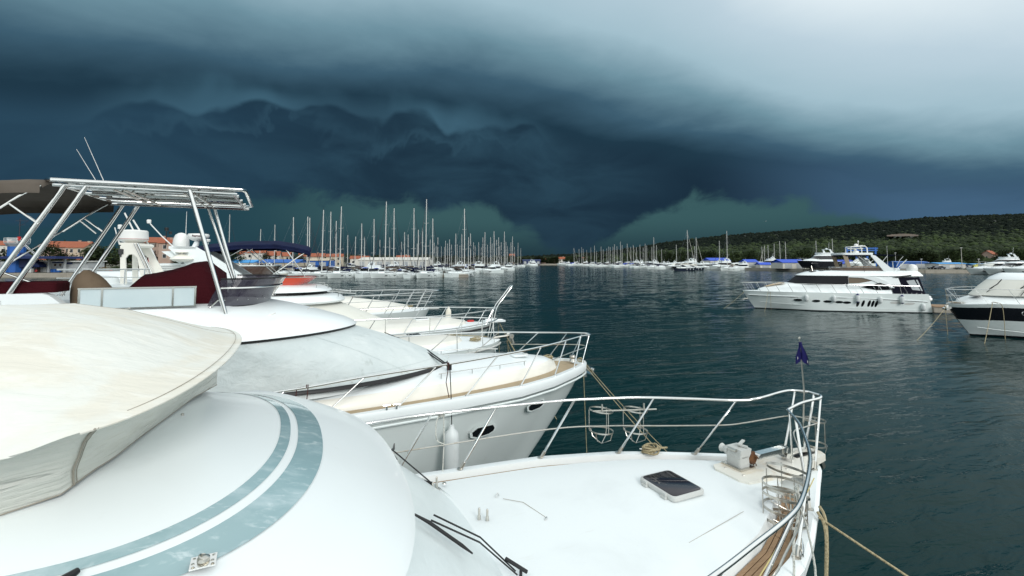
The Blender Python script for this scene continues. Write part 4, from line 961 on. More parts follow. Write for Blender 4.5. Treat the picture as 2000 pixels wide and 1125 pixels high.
    for dx in (-.075, .075):
        mb.tube([c + Vector((dx, 0, 0)), c + Vector((dx, 0, .06))], .016, 8); mb.tube([c + Vector((dx - .055, 0, .068)), c + Vector((dx + .055, 0, .068))], .012, 8)
    mb.build('cleat', STEEL, b)
    mb = MB(); mb.box(L(-.06, 0, 2.33), (.24, .16, .03)); mb.box(L(-.17, 0, 2.27), (.02, .26, .16), ry=.5); mb.box(L(-.02, 0, 2.25), (.07, .06, .22)); mb.tube([L(.05, 0, 2.36), L(-.19, 0, 2.25)], .022, 8); mb.build('anchor', STEEL, b)
    mb = MB(); c = Vector(L(.3, .0, zk + .02)); mb.lathe([(0, .14), (.06, .14), (.07, .10), (.045, .06), (.08, .0)], c, 12); mb.build('windlass', STEELD, b)
    # loose things on and around it
    t = tag(mb_obj_cover(b), 'grey white mildewed canvas buttoned over the slanting windscreen of the arch yacht', 'windscreen cover')
    rows = []
    for (tt, zt_, zb_, h0, h1) in ((7.20, 4.22, 4.12, -.62, .62), (7.22, 4.62, 4.12, -.62, .62), (7.42, 4.80, 4.12, -.58, .58), (7.56, 4.78, 4.12, -.58, .58), (7.80, 4.69, 4.12, -.56, .56), (8.02, 4.625, 4.12, -.55, .55), (8.20, 4.60, 4.12, -.52, .52), (8.42, 4.36, 4.12, -.5, .5), (8.46, 4.20, 4.12, -.48, .48)):
        row = [L(tt, h0 - .15, zb_)]
        for j in range(9):
            u = j / 8; l = h0 - .1 + (h1 - h0 + .2) * u; row.append(L(tt + .012 * sin(j * 2 + tt * 3), l, zt_ - .10 * abs(2 * u - 1) ** 3 + .012 * sin(j * 1.7 + tt * 9)))
        row.append(L(tt, h1 + .15, zb_)); rows.append(row)
    mb = MB(); mb.grid(rows); tag(mb.build('helm_cover', BURG, at=b, ang=70), 'tall burgundy canvas cover over the flybridge helm', 'cover')
    mb = MB(); mb.rbox(L(10.3, -.90, 4.46), (2.7, .5, .14), .06, 0); tag(mb.build('bench_cover', BURG, at=b), 'low flat burgundy cover on the flybridge bench at the left frame edge', 'cover')
    rows = []
    for f in (0, .12, .3, .5, .7, .85, 1.0):
        w = .22 * sqrt(max(.02, 1 - f ** 2.2)); cx = 8.80 + .07 * f + (.0 if f > 0 else 0)
        rows.append([L(cx + w * cos(a) - .12 * (1 - f) * (cos(a) < -.1), -.4 + .26 * sin(a) * sqrt(max(.05, 1 - f ** 2)), 4.17 + .50 * f) for a in [k * 2 * pi / 14 for k in range(14)]])
    mb = MB(); mb.grid(rows, cv=True); mb.add(rows[-1], [tuple(range(14))]); tag(mb.build('seat_cover', BROWN, at=b), 'rounded brown canvas hood over a flybridge seat', 'cover')
    lf = lat(3.72, 1.8)
    fender(b, L(3.72, -(max(lf, lat(3.72, 2.1)) + .14), 2.07), L(3.72, -1.60, 3.07), 'long white sausage fender hung from the rail of the arch yacht', .74, .125)
    rope_thing('rope_tie', [ring(L(3.74, -1.60, 3.085), .022, 8, R(90)), ring(L(3.76, -1.60, 3.085), .022, 8, R(90)), [L(3.74, -1.61, 3.07), L(3.8, -1.66, 2.8), L(3.76, -1.70, 2.56)]], .007, mat('dark_red_cord', (.06, .015, .012), .8), 'dark red cord tied on the rail above the white fender', b)
    rope_thing('rope_tie', [ring(L(5.90, -1.73, 2.985), .022, 8, R(90)), ring(L(5.92, -1.73, 2.985), .022, 8, R(90)), [L(5.9, -1.74, 2.97), L(5.92, -1.77, 2.7), L(5.95, -1.79, 2.5)], [L(6.05, -1.74, 2.97), L(6.07, -1.78, 2.7), L(6.08, -1.79, 2.52)]], .007, MATS['dark_red_cord'], 'dark red cord with two tails tied on the rail beside the windscreen cover', b)
    rope_thing('rope_coil', [coil(L(.72, .42, zk + .02), .11, 4.0, .012, .022)], .013, ROPE, 'tan rope coil on the far bow deck of the arch yacht', b)
    kn = [Vector(x) for k in range(4) for x in ring(L(.12 + .02 * k, -.10, zk + .06), .05, 10, R(70), .4 * k)]
    rope_thing('mooring_line', [kn, sag(L(.08, -.08, zk + .04), L(-1.6, -2.6, .0), .12), sag(L(.08, -.05, zk + .0), L(-1.0, -3.4, .0), .1), sag(L(.15, -.2, zk + .04), L(.15, -.35, .0), .0)], .008, ROPE, 'tan mooring lines running down from the bow of the arch yacht to the water', b)
    return b
def mb_obj_cover(b):
    mb = MB(); lv0 = (3.24, 9, 1.40, 2.6, 1.65); lv1 = (5.08, 9, 1.52, 1.95, 1.6); lev = []
    for i in range(9):
        f = i / 8; lev.append(tuple(a + (c - a) * f for a, c in zip(lv0, lv1)) + (2.85 + .765 * f + .045 * sin(f * pi),))
    shell(mb, lev, cap=False, back=False, n=26)
    o = mb.build('windscreen_cover', CANVG, at=b, ang=75)
    k = 26 + 2
    q = MB(); rings = [[L(t, l, lv[5] + .006) for (t, l) in plan(*lv[:5], 26)] for lv in lev]
    q.tube([r[14] for r in rings], .0025, 4); q.tube([r[38] for r in rings], .0025, 4); q.tube([Vector(p) for p in rings[1]], .0025, 4); q.build('seam', MATS['grey_white_canvas'], o)
    q = MB()
    for p in rings[0][4:-4:3]: q.lathe([(0, .01), (.008, .008), (.01, 0)], Vector(p) + Vector((.0, 0, .03)), 6)
    for p in rings[-1][4:-4:3]: q.lathe([(0, .01), (.008, .008), (.01, 0)], Vector(p) + Vector((.03, 0, -.035)), 6)
    q.build('snap_button', STEELD, o)
    return o
SECOND = make_second_yacht()

# ------------------------------------------------------------------ the three yachts beyond, bows in a row
def bow_rail(b, hb, zk, t1, h=.6, sts=(), bars=1, r=.014, lean=.3, over=.2, rise=.1, inset=.06):
    ts = [t1, t1 * .75, t1 * .5, t1 * .32, t1 * .2, t1 * .1, t1 * .04]
    z = lambda t: (zk(t) if callable(zk) else zk)
    top = lambda sd, hh, ov: [L(t - ov, sd * max(.04, hb(t) - inset), z(t) + hh + rise * (1 - t / t1)) for t in ts] + [L(-ov - .05, 0, z(0) + hh + rise)]
    P = cr(top(1, h, over), 4); mb = MB(); mb.tube(P + cr(top(-1, h, over), 4)[::-1][1:], r, 8); mb.build('handrail', STEEL, b)
    for k in range(bars):
        f = (k + 1) / (bars + 1); mb = MB(); mb.tube(cr(top(1, h * f, over * f), 4) + cr(top(-1, h * f, over * f), 4)[::-1][1:], r * .6, 6); mb.build('middle_rail', STEEL, b)
    for sd in (-1, 1):
        for tb in sts:
            tp = tb - lean; zt = interp([(-p[0], p[2]) for p in P][::-1], tp); lt = interp([(-p[0], p[1]) for p in P][::-1], tp)
            mb = MB(); mb.tube([L(tb, sd * max(.03, hb(tb) - inset), z(tb)), L(tp, sd * lt, zt)], r * .8, 6); mb.build('stanchion', STEEL, b)
def make_third_yacht():
    b = thing('motor_yacht', 'white yacht with cream radar tower and a bent steel boarding pole at its bow', 'motor yacht', (-.412, 15.319, 0), R(25))
    HB = [(0, .1), (.2, .4), (.6, .8), (1.05, 1.1), (1.84, 1.5), (3, 1.75), (5, 1.95), (13, 1.95)]; hb = lambda t: interp(HB, t); zk = 2.3
    mb = MB(); hull_surf(mb, hb, zk, 13, rake=1.9, cut=lambda j: 1 if j < 1 else 0); mb.build('hull', [HULLW, ANTI], b)
    mb = MB()
    for sd in (-1, 1): mb.tube([L(t, sd * hb(t), zk - .1) for t in (0, .1, .2, .6, 1.05, 1.84, 3, 5, 13)], .03, 7)
    mb.build('rubbing_strake', GREYP, b)
    mb = MB(); deck_surf(mb, hb, zk, 13, .02, .07); mb.build('deck', GELD, b)
    mb = MB(); shell(mb, [(1.2, 12, 1.35, 3.5, 1.9, 2.28), (1.35, 12, 1.3, 3.5, 1.9, 2.46), (1.7, 12, 1.15, 3.3, 1.9, 2.52)], camber=.04); mb.build('coachroof', CREAM, b)
    mb = MB(); shell(mb, [(5.2, 12, 1.3, 1.4, 2.2, 2.4), (6.3, 12, 1.25, 1.2, 2.2, 3.4), (6.4, 12, 1.35, 1.2, 2.2, 3.45), (6.6, 12, 1.35, 1.2, 2.2, 3.65), (7.6, 12, 1.2, 1.1, 2.2, 3.95)], camber=.03); mb.build('cabin', GEL, b)
    mb = MB(); side_panel(mb, [(6.2, 3.3), (10, 3.3), (10, 2.85), (5.8, 2.85)], lambda t, z: 1.30, .01); mb.build('cabin_window', GLASSD, b)
    mb = MB(); mb.rbox(L(2.67, .6, 2.53), (.5, .6, .04), .06); h = mb.build('deck_hatch', GEL, b); mb = MB(); mb.rbox(L(2.67, .6, 2.545), (.42, .52, .02), .05); mb.build('hatch_pane', GLASSD, h)
    bow_rail(b, hb, zk, 5.5, .6, (4.6, 3.3, 1.9, .95, .4), 0, .016, .0, -.1, .05)
    for sd in (-1, 1):
        mb = MB(); l = sd * .1; mb.tube(cr([L(.36, l, 2.32), L(.24, l, 2.85), L(.12, l, 3.32), L(-.15, l * .9, 3.65), L(-.40, l * .8, 3.95), L(-.45, l * .2, 4.0), L(-.45, 0, 4.0)], 4), .018, 8); mb.build('boarding_pole', STEEL, b)
    mb = MB(); mb.tube([L(.2, .0, 2.35), L(-.35, 0, 2.38)], .045, 10); mb.lathe([(0, -.14), (.08, -.14), (.08, -.11), (.05, -.09), (.05, .09), (.08, .11), (.08, .14), (0, .14)], L(-.38, 0, 2.38), 12, M=Matrix.Rotation(R(90), 3, 'X')); mb.box(L(-.42, 0, 2.25), (.04, .3, .22), ry=-.3); mb.build('bow_roller', STEELD, b)
    # flybridge and radar tower
    mb = MB(); shell(mb, [(7.6, 12, 1.2, 1, 2.2, 3.9), (7.75, 12, 1.22, 1, 2.2, 4.25), (7.9, 12, 1.15, 1, 2.2, 4.27)], camber=.02); mb.build('flybridge', GEL, b)
    for sd in (-1, 1):
        q = MB(); y = sd * .42; w = .06 * sd
        out = [(9.64, 4.1), (9.68, 5.14), (9.62, 5.22), (9.40, 5.22), (9.36, 5.18), (8.80, 4.1)]; inn = [(9.52, 4.1), (9.57, 4.86), (9.52, 4.95), (9.43, 4.96), (9.35, 4.88), (9.22, 4.1)]
        for i in range(5):
            q.prism([L(*[out[i][0], y, out[i][1]]), L(out[i + 1][0], y, out[i + 1][1]), L(inn[i + 1][0], y, inn[i + 1][1]), L(inn[i][0], y, inn[i][1])], (0, w, 0))
        q.build('tower_leg', CREAM, b, smooth=False)
        mb = MB(); mb.tube([L(9.36, sd * .5, 5.21), L(8.98, sd * .5, 4.3)], .022, 7); mb.tube([L(9.42, sd * .5, 5.21), L(9.04, sd * .5, 4.3)], .012, 7); mb.build('tower_ladder', STEEL, b)
    mb = MB(); mb.box(L(9.53, 0, 5.20), (.34, .94, .05)); mb.tube([L(9.4, -.4, 5.16), L(9.2, 0, 5.16), L(9.4, .4, 5.16)], .05, 8); mb.build('tower_top', CREAM, b)
    mb = MB(); mb.lathe([(0, 5.23), (.15, 5.235), (.26, 5.28), (.30, 5.31), (.295, 5.34), (.285, 5.51), (.26, 5.535), (.0, 5.56)], L(9.56, 0, 0), 28); rd = mb.build('radome', RAD, b, ang=30)
    mb = MB(); mb.tube(ring(L(9.56, 0, 5.325), .300, 30), .006, 5, closed=True); mb.build('red_line', mat('faded_red', (.4, .16, .15), .6), rd)
    mb = MB(); mb.rbox(L(9.66, -.48, 5.02), (.10, .05, .12), .02); mb.tube([L(9.66, -.48, 4.97), L(9.66, -.5, 4.90)], .02, 7); mb.build('deck_light', GLASSD, b)
    mb = MB(); mb.tube([L(9.85, .1, 5.2), L(9.95, .1, 5.6)], .012, 6); mb.lathe([(0, 0), (.04, 0), (.045, .08), (.03, .1), (0, .1)], L(9.80, -.1, 5.56), 10); mb.tube([L(9.80, -.1, 5.2), L(9.80, -.1, 5.56)], .01, 5); mb.build('light_mast', RAD, b)
    mb = MB(); mb.tube([L(9.55, 0, 5.5), L(9.75, 0, 5.95)], .018, 6); mb.tube([L(9.3, .2, 5.2), L(9.62, .15, 5.8)], .02, 6); mb.build('antenna', RAD, b)
    mb = MB()
    for t in (9.1, 9.45, 9.95, 10.3): mb.tube([L(t, -.95, 4.25), L(t, -.95, 4.62)], .016, 6)
    mb.tube([L(9.0, -.95, 4.62), L(10.6, -.95, 4.62)], .016, 6); mb.tube([L(9.0, -.95, 4.44), L(10.6, -.95, 4.44)], .01, 6); mb.build('flybridge_rail', STEEL, b)
    mb = MB(); mb.lathe([(0, .25), (.22, .22), (.3, .1), (.32, 0)], L(9.98, -.3, 4.22), 18); mb.build('liferaft', GEL, b)
    f = thing('ensign', 'hanging red white and blue striped ensign seen through the radar tower', 'flag', b.location, R(25))
    mb = MB(); mb.tube([L(9.42, .3, 4.25), L(9.40, .3, 4.98)], .01, 6); mb.build('staff', STEELD, f)
    for k, mm in enumerate((BLUEF, WHITEF, REDF)):
        q = MB(); q.grid([[L(9.40 - .035 * k - .012 * j, .3 + .02 * sin(i + k + j), 4.93 - .09 * i - .05 * j - .012 * k) for j in range(4)] for i in range(5)]); q.build('stripe', mm, f)
    rope_thing('rope_coil', [coil(L(.95, -.35, 2.37), .15, 4, .012, .02)], .014, ROPE, 'tan coil of rope on the bow deck of the boarding pole yacht', b)
    rope_thing('rope_coil', [coil(L(1.35, .85, 2.36), .14, 3, .012, .03), sag(L(1.2, .8, 2.40), L(.3, .3, 2.36), .01)], .014, ROPE, 'tan rope heaped along the far side of the boarding pole bow', b)
    rope_thing('mooring_line', [sag(L(-.3, -.1, 2.25), L(-1.3, -1.4, 0), .05), sag(L(-.3, .0, 2.25), L(-.6, .4, 0), .0), sag(L(-.3, .1, 2.2), L(-1.9, 1.5, 0), .05)], .012, ROPE, 'thin mooring lines from the bow with the boarding pole', b)
    rope_thing('rope_tie', [ring(L(4.35, -1.75, 2.93), .03, 8, R(90)), [L(4.35, -1.76, 2.92), L(4.37, -1.80, 2.55)]], .012, BLACK, 'black cord tied to the rail of the yacht with the boarding pole', b)
    return b
make_third_yacht()
def text_mesh(s, size, bold=.0):
    c = bpy.data.curves.new('lettering', 'FONT'); c.body = s; c.size = size; c.align_x = 'CENTER'; c.align_y = 'CENTER'; c.offset = bold; c.resolution_u = 3
    o = bpy.data.objects.new('lettering', c); COL.objects.link(o); dg = bpy.context.evaluated_depsgraph_get(); dg.update()
    me = bpy.data.meshes.new_from_object(o.evaluated_get(dg)); bpy.data.objects.remove(o); return me
def text_wrap(s, size, mt, parent, c, r, z, ang):
    """raised lettering bent round a drum of radius r, centred on the angle ang"""
    me = text_mesh(s, size, .003); bm = bmesh.new(); bm.from_mesh(me); bmesh.ops.subdivide_edges(bm, edges=bm.edges, cuts=1); bm.to_mesh(me); bm.free()
    for v in me.vertices: a = ang + v.co.x / r; v.co = Vector((c[0] + (r + .006) * cos(a), c[1] + (r + .006) * sin(a), z + v.co.y))
    me.materials.clear(); me.materials.append(mt); o = bpy.data.objects.new('lettering', me); COL.objects.link(o); o.parent = parent; return o
def text_flat(s, size, mt, parent, loc, rot):
    me = text_mesh(s, size); me.materials.clear(); me.materials.append(mt); o = bpy.data.objects.new('lettering', me); COL.objects.link(o); o.parent = parent; o.location = loc; o.rotation_euler = rot; return o
    c = bpy.data.curves.new(name, 'FONT'); c.body = s; c.size = size; c.extrude = ext; c.align_x = 'CENTER'; c.align_y = 'CENTER'; c.offset = bold
    o = bpy.data.objects.new(name, c); COL.objects.link(o); o.data.materials.append(mt); o.parent = parent; o.location = loc; o.rotation_euler = rot; return o
def make_fourth_yacht():
    b = thing('motor_yacht', 'white yacht with navy bimini roof, orange wind screen and white radar arch', 'motor yacht', (-.897, 19.367, 0), R(25))
    HB = [(0, .1), (.2, .35), (.6, .7), (1.3, 1.15), (2.2, 1.5), (3.5, 1.75), (5.5, 1.95), (14, 2.0)]; hb = lambda t: interp(HB, t); zk = 2.3
    mb = MB(); hull_surf(mb, hb, zk, 14, rake=2.0, cut=lambda j: 1 if j < 1 else 0); mb.build('hull', [HULLW, ANTI], b)
    mb = MB()
    for sd in (-1, 1): mb.tube([L(t, sd * hb(t), zk - .12) for t in (0, .1, .2, .6, 1.3, 2.2, 3.5, 5.5, 14)], .035, 7)
    mb.build('rubbing_strake', BLACK, b)
    mb = MB(); deck_surf(mb, hb, zk, 14, .02, .06); mb.build('deck', GELD, b)
    mb = MB(); shell(mb, [(1.0, 12, 1.5, 4.2, 1.9, 2.28), (1.1, 12, 1.45, 4.2, 1.9, 2.46), (1.6, 12, 1.25, 3.9, 1.9, 2.56)], camber=.04); mb.build('coachroof', CREAM, b)
    mb = MB(); shell(mb, [(3.9, 12, 1.5, 2.0, 2, 2.5), (5.9, 12, 1.5, 1.6, 2, 3.42)], cap=False, n=18); mb.build('windscreen_cover', CANVW, b)
    mb = MB(); shell(mb, [(5.65, 13, 1.62, 1.6, 2, 3.42), (5.62, 13, 1.66, 1.6, 2, 3.48), (5.75, 13, 1.6, 1.6, 2, 3.62), (6.15, 13, 1.5, 1.5, 2, 3.70)], n=18); mb.build('brow', GEL, b)
    mb = MB(); shell(mb, [(6.2, 13, 1.46, 1.5, 2, 3.70), (6.28, 13, 1.42, 1.5, 2, 3.80)], cap=False, n=18); mb.build('black_band', BLACK, b)
    mb = MB(); shell(mb, [(6.05, 13, 1.52, 1.5, 2, 3.80), (6.1, 13, 1.5, 1.5, 2, 3.86), (6.4, 13, 1.35, 1.4, 2, 3.98), (6.8, 13, 1.2, 1.2, 2, 4.02)], n=18, camber=.02); mb.build('flybridge_moulding', GEL, b)
    lv = [(6.95, 8.1, 1.0, .55, 2.2, 4.0), (6.72, 8.0, 1.07, .6, 2.2, 4.14), (6.52, 7.9, 1.12, .64, 2.2, 4.27)]
    mb = MB(); shell(mb, lv, cap=False, back=False, n=18); ws = mb.build('wind_screen', ORANGE, b, ang=70)
    mb = MB(); mb.tube([L(t, l, 4.27) for t, l in plan(6.52, 7.9, 1.12, .64, 2.2, 16)], .012, 6); mb.build('screen_trim', STEELD, ws)
    mb = MB(); shell(mb, [(7.6, 12.5, 1.15, .6, 2.2, 4.0), (7.7, 12.5, 1.1, .6, 2.2, 4.22)], camber=.01); mb.build('flybridge_coaming', GEL, b)
    for sd in (-1, 1):
        for (t0, l0, z0, t1, l1) in ((6.62, .95, 3.95, 6.25, .80), (5.95, 1.15, 3.70, 5.35, .9)):
            mb = MB(); mb.tube([L(t0, sd * l0, z0 + .05), L(t1, sd * l1, z0 + .05 - .06 * (z0 < 3.8))], .012, 6)
            for t, l in ((t0, l0), (t1, l1)): mb.tube([L(t, sd * l, z0 - .08), L(t, sd * l, z0 + .06)], .012, 6)
            mb.build('grab_rail', STEEL, b)
    # bimini
    rows = []
    for (t, z) in ((10.2, 5.18), (10.15, 5.24), (9.6, 5.36), (8.81, 5.45), (7.83, 5.48), (7.3, 5.40), (6.90, 5.31), (6.82, 5.24), (6.84, 5.16)):
        rows.append([L(t + .03 * cos(j), l, z - .05 * (l / 1.3) ** 2 - (.10 if abs(l) > 1.3 else 0)) for j, l in enumerate((-1.36, -1.34, -1.0, -.6, -.2, .2, .6, 1.0, 1.34, 1.36))])
    mb = MB(); mb.grid(rows); under = [[Vector(p) + Vector((0, 0, -.05 - .13 * (i in (0, 1, 7, 8)) * 0)) for p in r] for i, r in enumerate(rows)]; mb.grid(under, flip=True)
    mb.grid([[r[0] for r in rows], [Vector(r[0]) + Vector((0, .02, -.13)) for r in rows]]); mb.grid([[r[-1] for r in rows], [Vector(r[-1]) + Vector((0, -.02, -.13)) for r in rows]]); mb.grid([rows[-1], [Vector(p) + Vector((-.02, 0, -.06)) for p in rows[-1]]])
    mb.build('bimini_roof', NAVY, b, ang=70)
    for sd in (-1, 1):
        for (a, c) in (((8.75, 5.28), (7.7, 4.25)), ((6.95, 5.12), (8.2, 4.15)), ((7.6, 5.25), (6.98, 4.3)), ((8.6, 5.28), (9.2, 4.9))):
            mb = MB(); mb.tube([L(a[0], sd * 1.3, a[1]), L(c[0], sd * 1.16, c[1])], .016, 7); mb.build('bimini_pole', STEEL, b)
    # radar arch
    for sd in (-1, 1):
        mb = MB(); y = sd * 1.42; mb.prism([L(10.62, y, 5.18), L(10.40, y, 5.24), L(9.95, y, 5.22), L(9.55, y, 4.98), L(9.30, y, 4.80), L(8.40, y, 4.15), L(9.7, y, 4.12), L(10.05, y, 4.55)], (0, -sd * .22, 0)); mb.build('arch_side', GEL, b, smooth=False)
    mb = MB(); mb.box(L(10.28, 0, 5.19), (.66, 2.84, .08)); mb.prism([L(10.8, -1.3, 5.08), L(10.1, -1.3, 5.12), L(10.0, -1.3, 5.0), L(10.35, -1.3, 4.72)], (0, 2.6, 0)); mb.build('arch_top', GEL, b, smooth=False)
    mb = MB(); mb.box(L(10.45, -.1, 4.42), (1.15, 2.3, .62)); vb = mb.build('vent_box', GEL, b, smooth=False)
    for i in range(8):
        q = MB(); q.box(L(10.62, -1.262, 4.66 - .06 * i), (.56, .03, .022), rx=.4); q.build('louvre', GREYP, vb)
    mb = MB(); c = L(10.02, -.6, 0)
    mb.lathe([(0, 5.42), (.14, 5.43), (.24, 5.48), (.29, 5.54), (.295, 5.60), (.27, 5.64), (0, 5.66)], c, 24); rd = mb.build('radome', RAD, b, ang=50)
    text_wrap('Raymarine', .078, mat('dark_red_print', (.06, .012, .02), .6), rd, c, .292, 5.572, R(-90 + 8.3))
    mb = MB(); mb.tube([L(10.1, -.6, 5.22), L(10.04, -.6, 5.44)], [.09, .06], 10); mb.build('radar_stand', GEL, rd)
    mb = MB(); mb.lathe([(.20, 5.24), (.23, 5.30), (.22, 5.40), (.21, 5.5), (.16, 5.62), (.08, 5.68), (0, 5.695)], L(10.55, -.1, 0), 20); mb.build('satellite_dome', RAD, b)
    mb = MB(); mb.lathe([(0, 5.02), (.06, 5.0), (.22, 4.93), (.30, 4.86), (.2, 4.80), (0, 4.78)], L(10.28, -1.45, 0), 18); mb.lathe([(0, .06), (.16, .05), (.16, .03), (.03, .02), (.03, -.1), (0, -.1)], L(10.28, -1.48, 5.02), 16); mb.build('horn', CREAM, b)
    mb = MB(); mb.lathe([(0, -.04), (.05, -.03), (.065, .03), (.05, .05), (0, .05)], L(9.72, -.9, 5.42), 10); mb.tube([L(9.72, -.9, 5.25), L(9.72, -.9, 5.4)], .01, 5); mb.build('deck_light', RAD, b)
    mb = MB(); mb.tube([L(10.62, -.6, 5.2), L(10.95, -.6, 5.55), L(11.25, -.6, 5.92)], .018, 6); mb.lathe([(0, -.05), (.05, -.05), (.06, .03), (.05, .06), (0, .06)], L(11.28, -.6, 5.98), 10); mb.build('light_arm', RAD, b)
    mb = MB(); mb.tube([L(10.9, -.3, 5.2), L(10.9, -.3, 5.72)], .015, 6); mb.lathe([(0, -.05), (.05, -.05), (.055, .05), (0, .06)], L(10.9, -.3, 5.78), 10); mb.lathe([(0, -.05), (.04, -.05), (.045, .03), (0, .04)], L(10.8, -.3, 5.68), 10); mb.build('navigation_light', BLACK, b)
    mb = MB(); mb.tube([L(10.4, -.3, 5.2), L(10.4, -.3, 6.35)], [.012, .005], 6); mb.build('antenna', RAD, b)
    bow_rail(b, hb, zk, 7.0, .55, (6.2, 5.2, 3.9, 2.8, 1.8, .9, .35), 0, .018, .35, .25, .02)
    mb = MB(); mb.rbox(L(2.9, -.2, 2.62), (.5, .55, .05), .06); h = mb.build('deck_hatch', GEL, b); mb = MB(); mb.rbox(L(2.9, -.2, 2.64), (.42, .46, .025), .05); mb.build('hatch_pane', GLASSD, h)
    mb = MB(); mb.box(L(-.15, 0, 2.36), (.9, .42, .07)); mb.tube([L(.2, 0, 2.42), L(-.55, 0, 2.38)], .04, 8); mb.build('bow_platform', GEL, b, smooth=False)
    fender(b, L(1.66, .3, 2.93), L(1.66, .3, 3.0), 'yellowed upright fender standing on the bow of the orange screen yacht', .56, .11, tilt=.15, mt=CANV)
    mb = MB(); mb.rbox(L(.75, .25, 2.38), (.26, .16, .06), .03); tag(mb.build('life_jacket', RED, at=b), 'small red bundle lying on the bow of the orange screen yacht', 'bundle')
    rope_thing('mooring_line', [sag(L(-.4, 0, 2.3), L(-1.2, -1.6, 0), .05), sag(L(-.4, .1, 2.3), L(-.9, 1.0, 0), .05)], .012, ROPE, 'thin mooring lines under the bow of the orange screen yacht', b)
    return b
make_fourth_yacht()
def make_fifth_yacht():
    b = thing('motor_yacht', 'farthest of the moored near yachts with double bow rails and brown flybridge screen', 'motor yacht', (-4.056, 23.2, 0), R(25))
    HB = [(0, .1), (.3, .55), (1, 1.05), (2, 1.5), (3.5, 1.85), (6, 2.05), (14, 2.1)]; hb = lambda t: interp(HB, t); zk = 2.5
    mb = MB(); hull_surf(mb, hb, zk, 14, rake=2.0, cut=lambda j: 1 if j < 1 else 0); mb.build('hull', [HULLW, ANTI], b)
    mb = MB(); deck_surf(mb, hb, zk, 14, .02, .06); mb.build('deck', GELD, b)
    mb = MB(); shell(mb, [(.9, 12, 1.5, 4.6, 1.9, 2.48), (1.1, 12, 1.42, 4.6, 1.9, 2.72), (2.2, 12, 1.1, 3.9, 1.9, 2.95), (3.6, 12, .8, 3, 1.9, 3.15)], camber=.05); mb.build('coachroof', CREAM, b)
    mb = MB(); shell(mb, [(4.4, 12, 1.5, 2.0, 2, 2.7), (6.3, 12, 1.5, 1.6, 2, 3.6), (6.2, 12, 1.6, 1.6, 2, 3.66), (6.5, 12, 1.55, 1.6, 2, 3.9), (7.0, 12, 1.4, 1.4, 2, 4.05)], camber=.03, n=16); mb.build('cabin', GEL, b)
    mb = MB(); side_panel(mb, [(6.2, 3.5), (10.5, 3.5), (10.5, 2.95), (5.8, 2.95)], lambda t, z: 1.51, .01); mb.build('cabin_window', GLASSD, b)
    lv = [(7.0, 9.6, 1.25, .8, 2.2, 4.05), (6.75, 9.6, 1.3, .9, 2.2, 4.3), (6.55, 9.4, 1.34, 1.0, 2.2, 4.6)]
    mb = MB(); shell(mb, lv, cap=False, back=False, n=16); ws = mb.build('wind_screen', BROWNG, b, ang=70)
    mb = MB(); mb.tube([L(t, l, 4.6) for t, l in plan(6.55, 9.4, 1.34, 1.0, 2.2, 14)], .014, 6); mb.build('screen_trim', STEEL, ws)
    mb = MB(); shell(mb, [(9.4, 13, 1.3, .5, 2.4, 4.0), (9.5, 13, 1.25, .5, 2.4, 4.42)], camber=.01); mb.build('seat_box', GEL, b)
    mb = MB(); mb.box(L(8.0, -.5, 4.38), (.05, .6, .05)); mb.tube([L(8.3, -.5, 4.2), L(8.0, -.5, 4.6)], .03, 6); mb.tube(ring(L(8.0, -.5, 4.62), .2, 14, 1.0), .015, 5, closed=True); mb.build('helm', STEEL, b)
    bow_rail(b, hb, zk, 6.0, .82, (5.2, 4.2, 3.3, 2.4, 1.6, .95, .45), 2, .02, .45, .5, .04)
    mb = MB(); mb.box(L(-.1, 0, 2.5), (.7, .35, .06)); mb.build('bow_platform', GREYP, b, smooth=False)
    rope_thing('rope_coil', [coil(L(.9, .3, 2.58), .15, 3, .012, .03)], .016, ROPE, 'tan rope coil on the bow with the double rails', b)
    return b
make_fifth_yacht()
